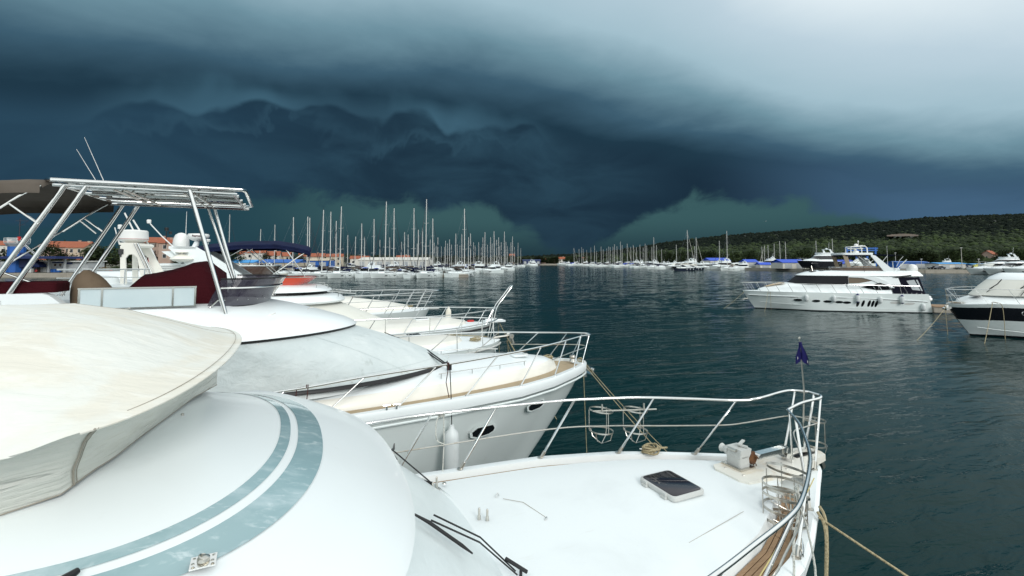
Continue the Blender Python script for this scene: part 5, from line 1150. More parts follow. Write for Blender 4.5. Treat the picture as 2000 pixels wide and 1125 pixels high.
# ------------------------------------------------------------------ flybridge yacht moored across the basin
def make_right_yacht():
    b = thing('motor_yacht', 'sleek white flybridge yacht moored broadside at right with oval portholes and blue cockpit enclosure', 'motor yacht', (23.75, 48.7, 0), R(169))
    HB = [(0, .06), (.4, .45), (.9, .8), (2, 1.3), (3.4, 1.7), (5, 1.93), (7, 2.08), (9, 2.15), (15.4, 2.08)]; hb = lambda t: interp(HB, t); T = 15.4
    zd = lambda t: 1.80 - .06 * smooth(3, 14, t)
    mb = MB(); hull_surf(mb, hb, zd, T, rake=1.5, zb=-.5, fl=(.02, .88), mid=.4, levels=(0, .255, .32, .40, .5, .64, .8, 1.0), cut=lambda j: 1 if j < 1 else 0, nst=32, stern=-.45); mb.build('hull', [HULLW, ANTI], b)
    lat = hull_lat(hb, 1.78, T, zb=-.5, fl=(.02, .88), mid=.4)
    mb = MB()
    for sd in (-1, 1):
        mb.tube([L(t, sd * (lat(t, z) + .015), z) for t, z in ((.35, 1.42), (.9, 1.40), (2, 1.38), (4, 1.36), (8, 1.36), (12, 1.24), (15.3, 1.06))], .04, 7)
    mb.build('rubbing_strake', GEL, b)
    mb = MB()
    for sd in (-1, 1): mb.tube([L(t, sd * (lat(t, z) + .012), z) for t, z in ((1.4, .75), (2.2, .70), (4.3, .58), (9, .36), (15, .25))], .02, 6); mb.tube([L(t, sd * (lat(t, z) + .01), z) for t, z in ((.5, 1.33), (4, 1.29), (8, 1.29), (12, 1.17), (15.3, .99))], .012, 6, m=1)
    mb.build('chine', [HULLW, BLACK], b)
    mb = MB(); deck_surf(mb, hb, lambda t: zd(t) - .02, T, .03, .04); mb.build('deck', GELD, b)
    mb = MB(); shell(mb, [(1.3, 13.5, 1.75, 5.5, 1.8, 1.74), (1.5, 13.5, 1.68, 5.4, 1.8, 2.02), (2.6, 13.5, 1.6, 4.6, 1.8, 2.36), (3.9, 13.5, 1.55, 3.4, 1.8, 2.62)], camber=.03, n=18); mb.build('coachroof', GEL, b, ang=60)
    mb = MB(); mb.grid([[L(t, l * w, z) for l in (-1, -.5, 0, .5, 1)] for t, w, z in ((2.1, .35, 2.235), (2.8, .6, 2.42), (3.4, .75, 2.555), (3.75, .8, 2.63))], flip=True); mb.build('sun_pad', mat('tan_cushion', (.52, .40, .26), .8), b)
    wlat = lambda t, z: 1.66 - .10 * (z - 2.6) / .75
    mb = MB(); shell(mb, [(4.15, 9.0, 1.66, 2.4, 1.9, 2.60), (4.6, 9.0, 1.62, 2.3, 1.9, 2.97), (5.12, 9.0, 1.56, 2.1, 1.9, 3.38)], cap=False, n=18); mb.build('windscreen', mat('dark_mesh_cover', (.010, .011, .014), .6, spec=.2), b, ang=60)
    mb = MB(); shell(mb, [(8.8, 13.4, 1.66, .1, 2, 1.74), (8.8, 13.4, 1.66, .1, 2, 2.6), (8.9, 13.2, 1.56, .1, 2, 3.40)], camber=.0); mb.build('saloon', GEL, b, smooth=False)
    mb = MB(); shell(mb, [(5.05, 15.25, 1.62, 2.2, 1.9, 3.36), (5.0, 15.28, 1.66, 2.25, 1.9, 3.40), (5.35, 15.2, 1.6, 2.1, 1.9, 3.55), (5.95, 15.1, 1.5, 1.9, 1.9, 3.74), (6.9, 15.0, 1.35, 1.6, 2, 3.86)], camber=.03, n=18); rf = mb.build('roof', GEL, b, ang=60)
    for l in (-.55, .55):
        mb = MB(); mb.rbox(L(6.35, l, 3.80), (.5, .55, .06), .06); mb.build('skylight', GLASSD, rf)
        mb = MB(); mb.rbox(L(7.4, l, 3.89), (.9, .55, .06), .06); mb.build('skylight', GLASSD, rf)
    # swept side plate from the roof down to the deck
    for sd in (-1, 1):
        q = MB(); o1 = [(9.0, 3.42), (10.4, 3.40), (11.4, 3.25), (12.2, 2.9), (12.8, 2.35), (13.35, 1.78)]; o2 = [(9.0, 3.26), (10.2, 3.22), (11.0, 2.98), (11.7, 2.62), (12.25, 2.15), (12.55, 1.78)]
        for i in range(5): q.prism([L(o1[i][0], sd * 1.70, o1[i][1]), L(o1[i + 1][0], sd * 1.70, o1[i + 1][1]), L(o2[i + 1][0], sd * 1.70, o2[i + 1][1]), L(o2[i][0], sd * 1.70, o2[i][1])], (0, -sd * .12, 0))
        q.build('side_plate', GEL, b, smooth=False)
    BW = mat('bronze_glass', (.11, .075, .04), .12, coat=.4)
    for sd in (-1, 1):
        mb = MB(); side_panel(mb, [(9.02, 3.24), (9.9, 3.22), (10.6, 3.10), (11.05, 2.93), (9.9, 2.70), (9.02, 2.66)], wlat, .02, (sd,)); mb.build('side_window', BW, b)
        mb = MB(); side_panel(mb, [(10.05, 2.34), (11.0, 2.58), (11.65, 2.76), (12.2, 2.55), (12.75, 2.10), (11.3, 2.06)], lambda t, z: 1.66, .055, (sd,)); mb.build('side_window', GLASSD, b)
    mb = MB()
    for sd in (-1, 1): mb.tube([L(10.95, sd * 1.73, 2.60), L(11.45, sd * 1.73, 2.46), L(12.3, sd * 1.73, 2.46)], .025, 5); mb.tube([L(11.55, sd * 1.73, 2.46), L(11.75, sd * 1.73, 2.06)], .02, 5)
    mb.build('window_bar', GEL, b)
    # roof overhang with black vent, cockpit enclosure
    mb = MB(); side_panel(mb, [(12.75, 3.28), (13.3, 3.40), (14.35, 3.52), (14.25, 3.40), (13.2, 3.24)], lambda t, z: 1.62 + .05 * (3.6 - z), .03); mb.build('side_vent', BLACK, b)
    mb = MB(); mb.prism([L(12.7, -1.55, 2.98), L(15.05, -1.5, 3.34), L(15.2, -1.5, 3.38), L(12.6, -1.55, 3.38)], (0, 3.05, 0)); mb.build('overhang', GEL, b, smooth=False)
    mb = MB(); shell(mb, [(12.6, 15.32, 1.78, .05, 2, 1.72), (12.5, 15.0, 1.55, .05, 2, 3.3)], n=4); ce = mb.build('cockpit_enclosure', mat('dark_enclosure_canvas', (.004, .005, .013), .8, spec=.15), b, smooth=False)
    elat = lambda t, z: 1.78 - .23 * (z - 1.72) / 1.58
    mb = MB(); side_panel(mb, [(13.9, 2.95), (14.55, 3.05), (14.95, 2.05), (14.3, 2.12)], elat, .02); mb.build('clear_panel', mat('clear_vinyl', (.40, .43, .44), .1), ce)
    mb = MB(); side_panel(mb, [(14.68, 3.05), (14.82, 3.05), (15.12, 2.02), (15.02, 2.02)], elat, .02); mb.build('clear_panel', MATS['clear_vinyl'], ce)
    mb = MB()
    for t in (13.4, 13.7, 14.1, 14.5, 14.9): mb.box(L(t, 1.95, 1.80), (.05, .05, .10))
    mb.build('fairlead', STEEL, b)
    # flybridge: screen, seats, hardtop on its raked legs, radar
    lv = [(8.3, 12.2, 1.25, .9, 2.2, 3.86), (8.1, 12.2, 1.32, 1.0, 2.2, 4.20)]
    mb = MB(); shell(mb, lv, cap=False, back=False, n=14); mb.build('wind_screen', mat('grey_brown_acrylic', (.16, .12, .10), .1, alpha=.85), b)
    mb = MB(); mb.tube([L(t, l, 4.2) for t, l in plan(8.1, 12.2, 1.32, 1.0, 2.2, 12)], .018, 6); mb.build('screen_trim', STEEL, b)
    mb = MB(); mb.rbox(L(10.9, .2, 4.10), (2.2, 1.6, .4), .2); mb.build('seat', mat('tan_seat', (.28, .19, .13), .8), b)
    for sd in (-1, 1):
        q = MB(); q.prism([L(12.25, sd * 1.42, 3.74), L(13.2, sd * 1.42, 3.74), L(12.2, sd * 1.38, 4.72), L(11.55, sd * 1.34, 5.33), L(11.2, sd * 1.34, 5.42), L(11.15, sd * 1.34, 5.3)], (0, -sd * .14, 0)); q.build('arch_leg', GEL, b, smooth=False)
        q = MB(); q.prism([L(9.15, sd * 1.2, 4.2), L(9.5, sd * 1.2, 4.2), L(9.2, sd * 1.2, 5.35), L(8.8, sd * 1.2, 5.40)], (0, -sd * .06, 0)); q.build('hardtop_support', mat('tan_mesh', (.30, .24, .17), .6) if sd < 0 else MATS['tan_mesh'], b, smooth=False)
        q = MB(); q.tube([L(10.05, sd * 1.2, 5.36), L(11.2, sd * 1.25, 4.3)], .02, 6); q.tube([L(10.1, sd * 1.2, 4.95), L(9.4, sd * 1.2, 4.4)], .02, 6); q.tube([L(11.6, sd * 1.2, 5.1), L(10.8, sd * 1.2, 4.3)], .02, 6); q.build('brace', STEEL, b)
    mb = MB(); mb.rbox(L(10.1, 0, 5.50), (2.8, 2.7, .20), .4, 0, 0, 5); mb.build('hardtop', GEL, b); mb = MB(); mb.rbox(L(10.15, 0, 5.34), (2.6, 2.5, .13), .35); mb.build('headliner', NAVY, b)
    mb = MB(); mb.grid([[L(t, l, 5.50 - .06 * l * l * .4 - .10 * (t - 11.4) ** 1.1 * .35) for l in (-1.35, -.7, 0, .7, 1.35)] for t in (11.4, 12.0, 12.6, 13.3, 14.3)], flip=True); mb.grid([[L(t, l, 5.44 - .06 * l * l * .4 - .10 * (t - 11.4) ** 1.1 * .35) for l in (-1.35, -.7, 0, .7, 1.35)] for t in (11.4, 12.0, 12.6, 13.3, 14.3)]); mb.build('bimini', NAVY, b)
    mb = MB()
    for sd in (-1, 1): mb.tube([L(13.9, sd * 1.3, 5.25), L(13.6, sd * 1.3, 4.9), L(13.3, sd * 1.3, 4.3)], .02, 6); mb.tube([L(12.6, sd * 1.3, 5.35), L(12.0, sd * 1.3, 4.6)], .02, 6)
    mb.build('bimini_pole', STEEL, b)
    mb = MB(); mb.lathe([(0, 5.55), (.2, 5.56), (.27, 5.66), (.25, 5.78), (.1, 5.84), (0, 5.85)], L(10.5, 0, 0), 16); mb.box(L(10.45, 0, 6.05), (1.35, .16, .11)); mb.box(L(10.45, 0, 5.95), (.18, .18, .2)); mb.build('radar', RAD, b)
    mb = MB(); mb.tube([L(9.85, -.5, 5.55), L(9.85, -.5, 6.2), L(11.1, -.5, 6.28), L(11.25, -.5, 6.1), L(11.28, -.5, 5.55)], .05, 7); mb.tube([L(9.85, .5, 5.55), L(9.85, .5, 6.2), L(11.1, .5, 6.28), L(11.25, .5, 6.1), L(11.28, .5, 5.55)], .05, 7); mb.box(L(10.5, 0, 6.24), (1.2, 1.0, .05)); mb.lathe([(0, 0), (.16, .0), (.18, .12), (.1, .22), (0, .24)], L(10.5, .1, 6.28), 14); mb.lathe([(0, 0), (.14, 0), (.16, .06), (0, .08)], L(11.0, 0, 6.30), 12); mb.tube([L(10.75, 0, 6.3), L(10.75, 0, 6.7)], .02, 6); mb.lathe([(0, 0), (.06, 0), (.06, .15), (0, .18)], L(10.75, 0, 6.66), 10); mb.build('radar_mast', RAD, b)
    mb = MB(); mb.lathe([(.38, 3.68), (.44, 3.9), (.44, 4.12), (.36, 4.36), (.2, 4.48), (0, 4.52)], L(15.0, .55, 0), 22); mb.build('satellite_dome', RAD, b)
    mb = MB(); mb.tube([L(12.62, 1.2, 4.0), L(12.62, 1.2, 6.3)], [.02, .008], 6); mb.build('antenna', RAD, b)
    mb = MB(); mb.tube([L(10.55, 1.45, 3.6), L(10.4, 1.40, 4.6), L(10.1, 1.3, 5.3)], .015, 6); mb.build('antenna', BLACK, b)
    mb = MB(); mb.rbox(L(13.2, -.4, 3.98), (1.0, 1.2, .4), .2); mb.rbox(L(14.2, -.6, 3.95), (.5, .7, .35), .1); mb.tube([L(13.3, .8, 3.75), L(14.4, .9, 4.95)], .04, 6); mb.tube([L(13.3, .8, 3.75), L(13.25, .8, 4.75)], .03, 6); mb.build('tender_crane', GEL, b)
    # rail, portholes
    bow_rail(b, hb, lambda t: zd(t), 15.0, .75, (.35, .8, 1.4, 2.1, 3.0, 4.1, 5.3, 6.5, 7.8, 9.0, 10.1, 11.3, 12.6, 13.8), 0, .022, .45, .25, .08, .1)
    for sd in (-1, 1):
        for (t, z) in ((4.5, 1.03), (6.03, .97), (6.98, .94), (7.97, .90), (8.62, .87)):
            mb = MB(); side_panel(mb, oval(t, z, .36, .125, 0, 14), lat, .012, (sd,), sub=1); p_ = mb.build('porthole', STEEL, b); mb = MB(); side_panel(mb, oval(t, z, .31, .10, 0, 14), lat, .02, (sd,), sub=1); mb.build('pane', GLASSD, p_)
        for t, z in ((9.55, .80), (9.98, .81), (10.49, .81), (10.80, .80), (11.10, .79)):
            mb = MB(); side_panel(mb, oval(t, z, .33, .12, R(72), 14), lat, .015, (sd,), sub=1); mb.build('porthole', GLASSD, b)
        mb = MB(); side_panel(mb, oval(12.72, .93, .50, .13, R(2), 14), lat, .012, (sd,), sub=1); side_panel(mb, oval(13.85, .84, .44, .12, R(4), 14), lat, .012, (sd,), sub=1); mb.build('air_intake', GREYP, b)
    mb = MB(); mb.tube([L(.7, 0, .95), L(.1, 0, 1.0)], .05, 7); mb.box(L(.05, 0, .95), (.3, .5, .1), ry=.3); mb.tube([L(.9, -.3, 1.0), L(.6, 0, 1.1), L(.9, .3, 1.0)], .06, 7); mb.build('anchor', STEELD, b)
    mb = MB(); mb.box(L(15.75, 0, .18), (.9, 3.6, .14)); mb.build('bathing_platform', GEL, b, smooth=False)
    mb = MB(); mb.rbox(L(15.9, .1, 1.35), (.9, 1.6, .35), .15); mb.tube([L(15.6, 1.2, 1.3), L(16.1, 1.2, 1.2)], .16, 8); tag(mb.build('dinghy', GEL, at=b), 'small white dinghy hung across the stern of the yacht with oval portholes', 'dinghy')
    for i, (t, zt, cap, pos) in enumerate(((5.16, 1.55, 0, 'just aft of the first porthole'), (7.48, 1.52, 0, 'between the third and fourth portholes'), (9.45, 1.66, 1, 'in front of the slanted hull slots'), (11.36, 1.48, 0, 'just aft of the slanted hull slots'), (13.15, 1.60, 1, 'below the cockpit enclosure'), (14.9, .86, 0, 'low at the stern corner'))):
        z = zt; fender(b, L(t, lat(t, z - .3) + .17, z), L(t, 1.95, 2.52 if t < 14 else 1.7), ('white fender with blue ends' if cap else 'plain white fender') + ' on the porthole yacht, ' + pos, .74 if cap else .62, .17, bool(cap), WHITEF, 'fenders along the porthole yacht', tilt=-.06)
    rope_thing('mooring_line', [sag(L(.15, .1, 1.75), L(-2.1, .9, 0), .1), sag(L(2.0, 1.25, 1.85), L(.9, 3.6, 0), .08), sag(L(2.15, 1.35, 1.8), L(2.15, 1.5, .0), 0)], .013, ROPE, 'mooring lines from the bow of the yacht with oval portholes', b)
    return b
make_right_yacht()

def make_edge_yacht():
    b = thing('motor_yacht', 'white motor yacht with broad black hull band cut by the right edge', 'motor yacht', (28.6, 31.2, 0), R(169))
    HB = [(0, .08), (.2, .4), (.6, .8), (1.2, 1.2), (2, 1.5), (3.2, 1.75), (5, 1.95), (13, 1.95)]; hb = lambda t: interp(HB, t)
    zd = lambda t: 2.02 + .12 * smooth(0, 2, t)
    mb = MB(); hull_surf(mb, hb, zd, 13, rake=1.6, zb=-.5, fl=(.03, .86), mid=.4, levels=(0, .235, .27, .4, .60, .75, .915, 1.0), cut=lambda j: {0: 1, 4: 1, 5: 1}.get(j, 0)); mb.build('hull', [HULLW, DARKH], b)
    lat = hull_lat(hb, 2.1, 13, zb=-.5, mid=.4)
    mb = MB()
    for sd in (-1, 1): mb.tube([L(t, sd * (lat(t, z) + .01), z) for t, z in ((1.2, .6), (2, .5), (4, .35), (9, .2))], .025, 6)
    mb.build('chine', HULLW, b)
    mb = MB()
    for sd in (-1, 1):
        t, z = 3.1, 1.60; q = [L(t + .14 * cos(a), sd * (lat(t, z) + .02), z + .12 * sin(a)) for a in [i * pi / 8 for i in range(16)]]; mb.tube(q, .018, 6, closed=True)
    mb.build('porthole', STEEL, b)
    mb = MB(); deck_surf(mb, hb, lambda t: zd(t) - .01, 13, .02, .05); mb.build('deck', GELD, b)
    mb = MB(); mb.grid([[L(t, l * w, 2.115) for l in (-1, 0, 1)] for t, w in ((.15, .25), (.5, .5), (.8, .45))]); mb.build('teak_pad', TEAKL, b)
    mb = MB(); shell(mb, [(.55, 12, 1.5, 4.5, 1.9, 2.06), (.65, 12, 1.46, 4.4, 1.9, 2.34), (1.5, 12, 1.3, 3.8, 1.9, 2.62), (2.5, 12, 1.15, 3, 1.9, 2.78)], camber=.05, n=18); mb.build('coachroof', GEL, b, ang=60)
    mb = MB(); shell(mb, [(1.35, 12, 1.42, 2.6, 1.9, 2.62), (1.95, 12, 1.38, 2.4, 1.9, 3.2), (2.45, 12, 1.30, 2.2, 1.9, 3.62)], cap=False, n=18); mb.build('windscreen_cover', CANVW, b, ang=60)
    mb = MB(); shell(mb, [(2.44, 12, 1.31, 2.2, 1.9, 3.62), (2.6, 12, 1.27, 2.1, 1.9, 3.78), (3.0, 12, 1.1, 1.9, 1.9, 3.98)], n=18, camber=.08); mb.build('hard_top', GEL, b, ang=60)
    for (t, l, t1, l1, z1) in ((1.75, .55, 2.2, .95, 3.35), (3.1, 1.42, 3.6, 1.34, 3.42)):
        mb = MB(); mb.tube([L(t, l, 2.66), L((t + t1) / 2 + .1, (l + l1) / 2, 3.1), L(t1, l1 + .03, z1)], .018, 6); mb.tube([L(t1 - .35, l1 - .1, z1 - .32), L(t1, l1 + .05, z1), L(t1 + .25, l1 + .05, z1 + .3)], .028, 6); mb.build('wiper', BLACK, b)
    mb = MB(); mb.rbox(L(1.3, .55, 2.60), (.5, .5, .04), .05); mb.build('deck_hatch', GLASSD, b)
    bow_rail(b, hb, zd, 7, .88, (6, 4.4, 2.9, 1.5, .5), 0, .018, .5, .0, .05); bow_rail(b, lambda t: hb(t) * .9, zd, 1.2, .5, (.5, .2), 0, .012, .1, .0, .05)
    mb = MB(); mb.tube([L(.2, 0, 1.95), L(-.1, 0, 1.8)], .08, 8); mb.box(L(.0, 0, 1.72), (.3, .4, .14), ry=.5); mb.build('anchor', STEEL, b)
    mb = MB(); mb.tube([L(1.55, 1.42, 2.2), L(1.65, 1.42, 2.26), L(1.85, 1.47, 2.2)], .03, 7); mb.build('cleat', STEELD, b)
    rope_thing('mooring_line', [sag(L(1.6, 1.42, 2.2), L(-.4, 3.6, 0), .05), cr([L(1.7, 1.45, 2.22), L(1.95, 1.6, 2.1), L(2.0, 1.65, 1.2), L(2.0, 1.65, 0)], 5)], .016, ROPE, 'mooring line falling from the black banded yacht into the water', b)
    rope_thing('mooring_line', [sag(L(.0, .1, 1.98), L(-3.5, 3.0, 0), .12), sag(L(-.1, .0, 1.95), L(-.15, .2, 0), 0)], .014, ROPE, 'long line from the stem of the black banded yacht out to the left', b)
    return b
make_edge_yacht()

# floating pier between the two right-hand yachts
def make_right_pier():
    t = thing('pier', 'low brown floating pier between the two moored yachts at right', 'pier', (41.0, 44.0, 0), R(-20))
    mb = MB(); mb.box((5, 0, .35), (14, 2.6, .5)); mb.build('float', CONC, t, smooth=False)
    for i in range(14):
        q = MB(); q.box((-1.5 + i * 1.0, 0, .63), (.96, 2.7, .06)); q.build('plank', TEAK, t, smooth=False)
make_right_pier()

# ------------------------------------------------------------------ sailing boats of the marina
def sail_variant(i):
    """one 12 m sloop; returns the root with its parts (kept out of the scene until placed)"""
    rr = random.Random(50 + i); hullm = [HULLW, HULLW, HULLW, NAVYH][i % 4]; cov = [NAVY, BLUER, MATS['taupe_awning'], WHSAIL][i % 4]; Lh = 12.0; Hm = 16.5
    b = thing('sailing_boat', '', 'sailing boat')
    HB = [(0, .05), (1, .65), (2.5, 1.25), (5, 1.8), (8, 1.9), (12, 1.45)]; hb = lambda t: interp(HB, t); zd = lambda t: 1.3 - .2 * smooth(0, 9, t)
    mb = MB(); hull_surf(mb, hb, zd, Lh, rake=.7, zb=-.3, fl=(.03, .8), mid=.5, levels=(0, .22, .3, .5, .75, 1), cut=lambda j: 1 if j < 1 else 0, nst=12); mb.build('hull', [hullm, ANTI], b)
    mb = MB(); deck_surf(mb, hb, zd, Lh, .0, .06, 10, nl=4); shell(mb, [(2.6, 7.8, 1.05, 1.6, 2, 1.2), (2.8, 7.7, .95, 1.4, 2, 1.62), (3.1, 7.7, .8, 1.2, 2, 1.68)], n=4); mb.box(L(9.2, -.95, 1.3), (2.6, .5, .35)); mb.box(L(9.2, .95, 1.3), (2.6, .5, .35)); mb.build('deck', GELD, b, smooth=False)
    mb = MB(); side_panel(mb, [(3.8, 1.55), (7.2, 1.55), (7.0, 1.38), (4.0, 1.38)], lambda t, z: .99, .02, sub=1); side_panel(mb, [(3.6, .75), (4.3, .75), (4.3, .6), (3.6, .6)], lambda t, z: hb(t) * .97, .02, sub=1); side_panel(mb, [(6.2, .72), (6.9, .72), (6.9, .57), (6.2, .57)], lambda t, z: hb(t) * .97, .02, sub=1); mb.build('window', GLASSD, b)
    mb = MB(); mb.tube([L(4.9, 0, 1.5), L(5.05, 0, Hm)], [.14, .10], 7); m_ = mb.build('mast', MASTM, b)
    for z, w in ((6.6, .95), (11.4, .75)):
        q = MB(); q.tube([L(5.1, -w, z + .1), L(4.95, 0, z), L(5.1, w, z + .1)], .03, 5); q.build('spreader', MASTM, m_)
    q = MB(); q.tube([L(5.05, 0, Hm), L(5.05, 0, Hm + .7)], .015, 4); q.tube([L(5.05, 0, Hm + .1), L(4.7, 0, Hm + .15)], .02, 4); q.build('masthead', BLACK, m_)
    mb = MB()
    for sd in (-1, 1): mb.tube([L(5.1, sd * 1.7, 1.2), L(5.1, sd * .95, 6.7), L(5.08, sd * .75, 11.5), L(5.05, 0, Hm - .5)], .012, 4); mb.tube([L(5.4, sd * 1.6, 1.2), L(5.0, 0, 6.6)], .012, 4)
    mb.tube([L(11.9, 0, 1.2), L(5.05, 0, Hm)], .012, 4); mb.build('rigging', WIRE, b)
    mb = MB(); mb.tube([L(.25, 0, 1.5), L(1.9, 0, 6.5), L(4.9, 0, Hm - .8)], [.09, .085, .03], 6); mb.build('furled_jib', DKSAIL if i % 2 == 0 else WHSAIL, b)
    mb = MB(); mb.tube([L(5.0, 0, 2.45), L(9.6, 0, 2.5)], .07, 6); mb.tube([L(5.05, 0, 2.75), L(6.5, 0, 2.72), L(9.3, 0, 2.62)], [.22, .19, .10], 7); mb.build('boom_cover', cov, b)
    mb = MB(); rows = [[L(t, l, z - .25 * (l / 1.2) ** 2) for l in (-1.2, -.6, 0, .6, 1.2)] for t, z in ((7.2, 1.65), (7.5, 2.15), (8.2, 2.35), (8.9, 2.3))]; mb.grid(rows); mb.build('spray_hood', cov if i % 4 != 3 else NAVY, b)
    if i % 3 == 0:
        mb = MB(); mb.grid([[L(t, l, 3.1 - .15 * (l / 1.3) ** 2) for l in (-1.3, -.6, 0, .6, 1.3)] for t in (9.3, 10.2, 11.4)]); mb.tube([L(9.4, 1.3, 3), L(9.8, 1.4, 1.2)], .02, 4); mb.tube([L(11.3, -1.3, 3), L(10.8, -1.4, 1.2)], .02, 4); mb.build('bimini', cov, b)
    mb = MB()
    for sd in (-1, 1):
        mb.tube([L(.1, sd * .1, 1.9), L(1, sd * .62, 1.9), L(2.5, sd * 1.2, 1.85), L(5, sd * 1.75, 1.8), L(8, sd * 1.85, 1.75), L(12, sd * 1.4, 1.75)], .016, 4)
        for t in (.3, 1.2, 2.5, 4, 6, 8, 10, 11.8): mb.tube([L(t, sd * hb(t) * .97, zd(t)), L(t, sd * hb(t) * .97, 1.8)], .014, 4)
    mb.build('guard_rail', STEEL, b)
    for t, sd in ((3.4, -1), (5.6, -1), (7.6, -1), (5, 1), (7.4, 1)):
        mb = MB(); mb.lathe([(0, .35), (.1, .4), (.13, .5), (.13, .85), (.1, .95), (0, 1.0)], L(t, sd * (hb(t) + .1), 0), 7); mb.build('fender', FEND, b)
    return b
def join_tree(root, name):
    """a far copy needs no parts: one mesh of the whole boat"""
    mb = bmesh.new(); mats = []
    def walk(o):
        for c in o.children:
            me = c.data.copy(); idx = []
            for m in me.materials:
                if m not in mats: mats.append(m)
                idx.append(mats.index(m))
            for p in me.polygons: p.material_index = idx[min(p.material_index, len(idx) - 1)]
            me.transform(c.matrix_local); mb.from_mesh(me); bpy.data.meshes.remove(me); walk(c)
    walk(root); me = bpy.data.meshes.new(name); mb.to_mesh(me); mb.free()
    for m in mats: me.materials.append(m)
    return me
def kill(root):
    for c in list(root.children): kill(c)
    bpy.data.objects.remove(root)
def place_copy(root, loc, rz, label, group, sc=(1, 1, 1)):
    o = dup(root, loc, rz, label, group); o.scale = sc; return o
SV = [sail_variant(i) for i in range(4)]
SF = [join_tree(r, 'sailing_boat') for r in SV]
COVN = ['navy blue', 'bright blue', 'taupe', 'pale']
HULLN = ['white', 'white', 'white', 'dark navy']

LEFT = [(447, 414), (508, 444), (536, 435), (572, 419), (600, 418), (604, 420), (630, 404), (645, 408), (656, 427), (665, 397), (679, 456), (694, 459), (706, 432), (712, 459), (730, 423), (753, 387), (769, 401), (761, 461), (790, 450), (797, 455), (808, 401), (817, 445), (825, 440), (832, 382), (840, 465), (845, 422), (855, 461), (862, 480), (870, 468), (874, 474), (878, 465), (890, 453), (893, 475), (902, 454), (907, 402), (915, 460), (919, 453), (925, 471), (935, 471), (943, 461), (947, 450), (958, 461), (965, 448), (970, 466), (974, 461), (979, 471), (985, 449), (991, 479), (998, 471), (1001, 459), (1005, 481), (1011.7, 472), (1017, 484), (882, 476), (868, 481), (928, 478), (952, 476), (961, 474), (976, 479), (988, 470), (940, 481), (898, 478), (848, 472), (784, 470), (742, 466), (815, 474), (852, 478)]
RIGHT = [(1121, 483), (1131, 485), (1136, 481), (1139, 485), (1146, 487), (1154, 482), (1161, 478), (1165, 489), (1174, 480), (1178, 485), (1185, 484), (1189, 480), (1192, 481), (1197, 480), (1200, 475), (1205, 479), (1212, 470), (1215, 477), (1225, 474), (1232, 480), (1237, 477), (1243, 481), (1250, 476), (1256, 482), (1260, 474), (1263, 478), (1273, 480), (1277, 461), (1282, 477), (1292, 485), (1300, 488), (1321, 476), (1334, 491), (1343, 446), (1357, 479), (1360, 461), (1405, 468), (1420, 448), (1488, 480), (1493, 478), (1500, 477), (1512, 474), (1523, 469), (1534, 470), (1594, 468), (1626, 464)]
PIERS = [(142, 915), (187, 966), (240, 990), (300, 1004), (360, 1013), (430, 1022)]
NEARLAB = {447: 'leftmost tall mast, rising behind the navy bimini', 572: 'mast rising just left of the end of the navy bimini', 600: 'pair of close masts at the right end of the navy bimini, left one', 604: 'pair of close masts at the right end of the navy bimini, right one', 630: 'first boat on the near pier right of the orange screen, tall mast', 645: 'mast between the first two tall masts of the near pier', 656: 'shorter leaning mast left of the second moored sloop', 665: 'sloop bow-on with windows in its hull, second on the near pier', 706: 'sloop in the gap between the second and third boats of the near pier', 753: 'big sloop lying nearest in the middle of the near pier with its mast leaning', 769: 'tall mast just right of the big middle sloop', 808: 'tall mast between the middle sloop and the tallest mast', 832: 'tallest mast of the left marina, sloop bow-on at the near pier', 845: 'mast just right of the tallest one', 907: 'sloop alone at the outer end of the near pier', 730: 'mast with furled sail left of the big middle sloop'}
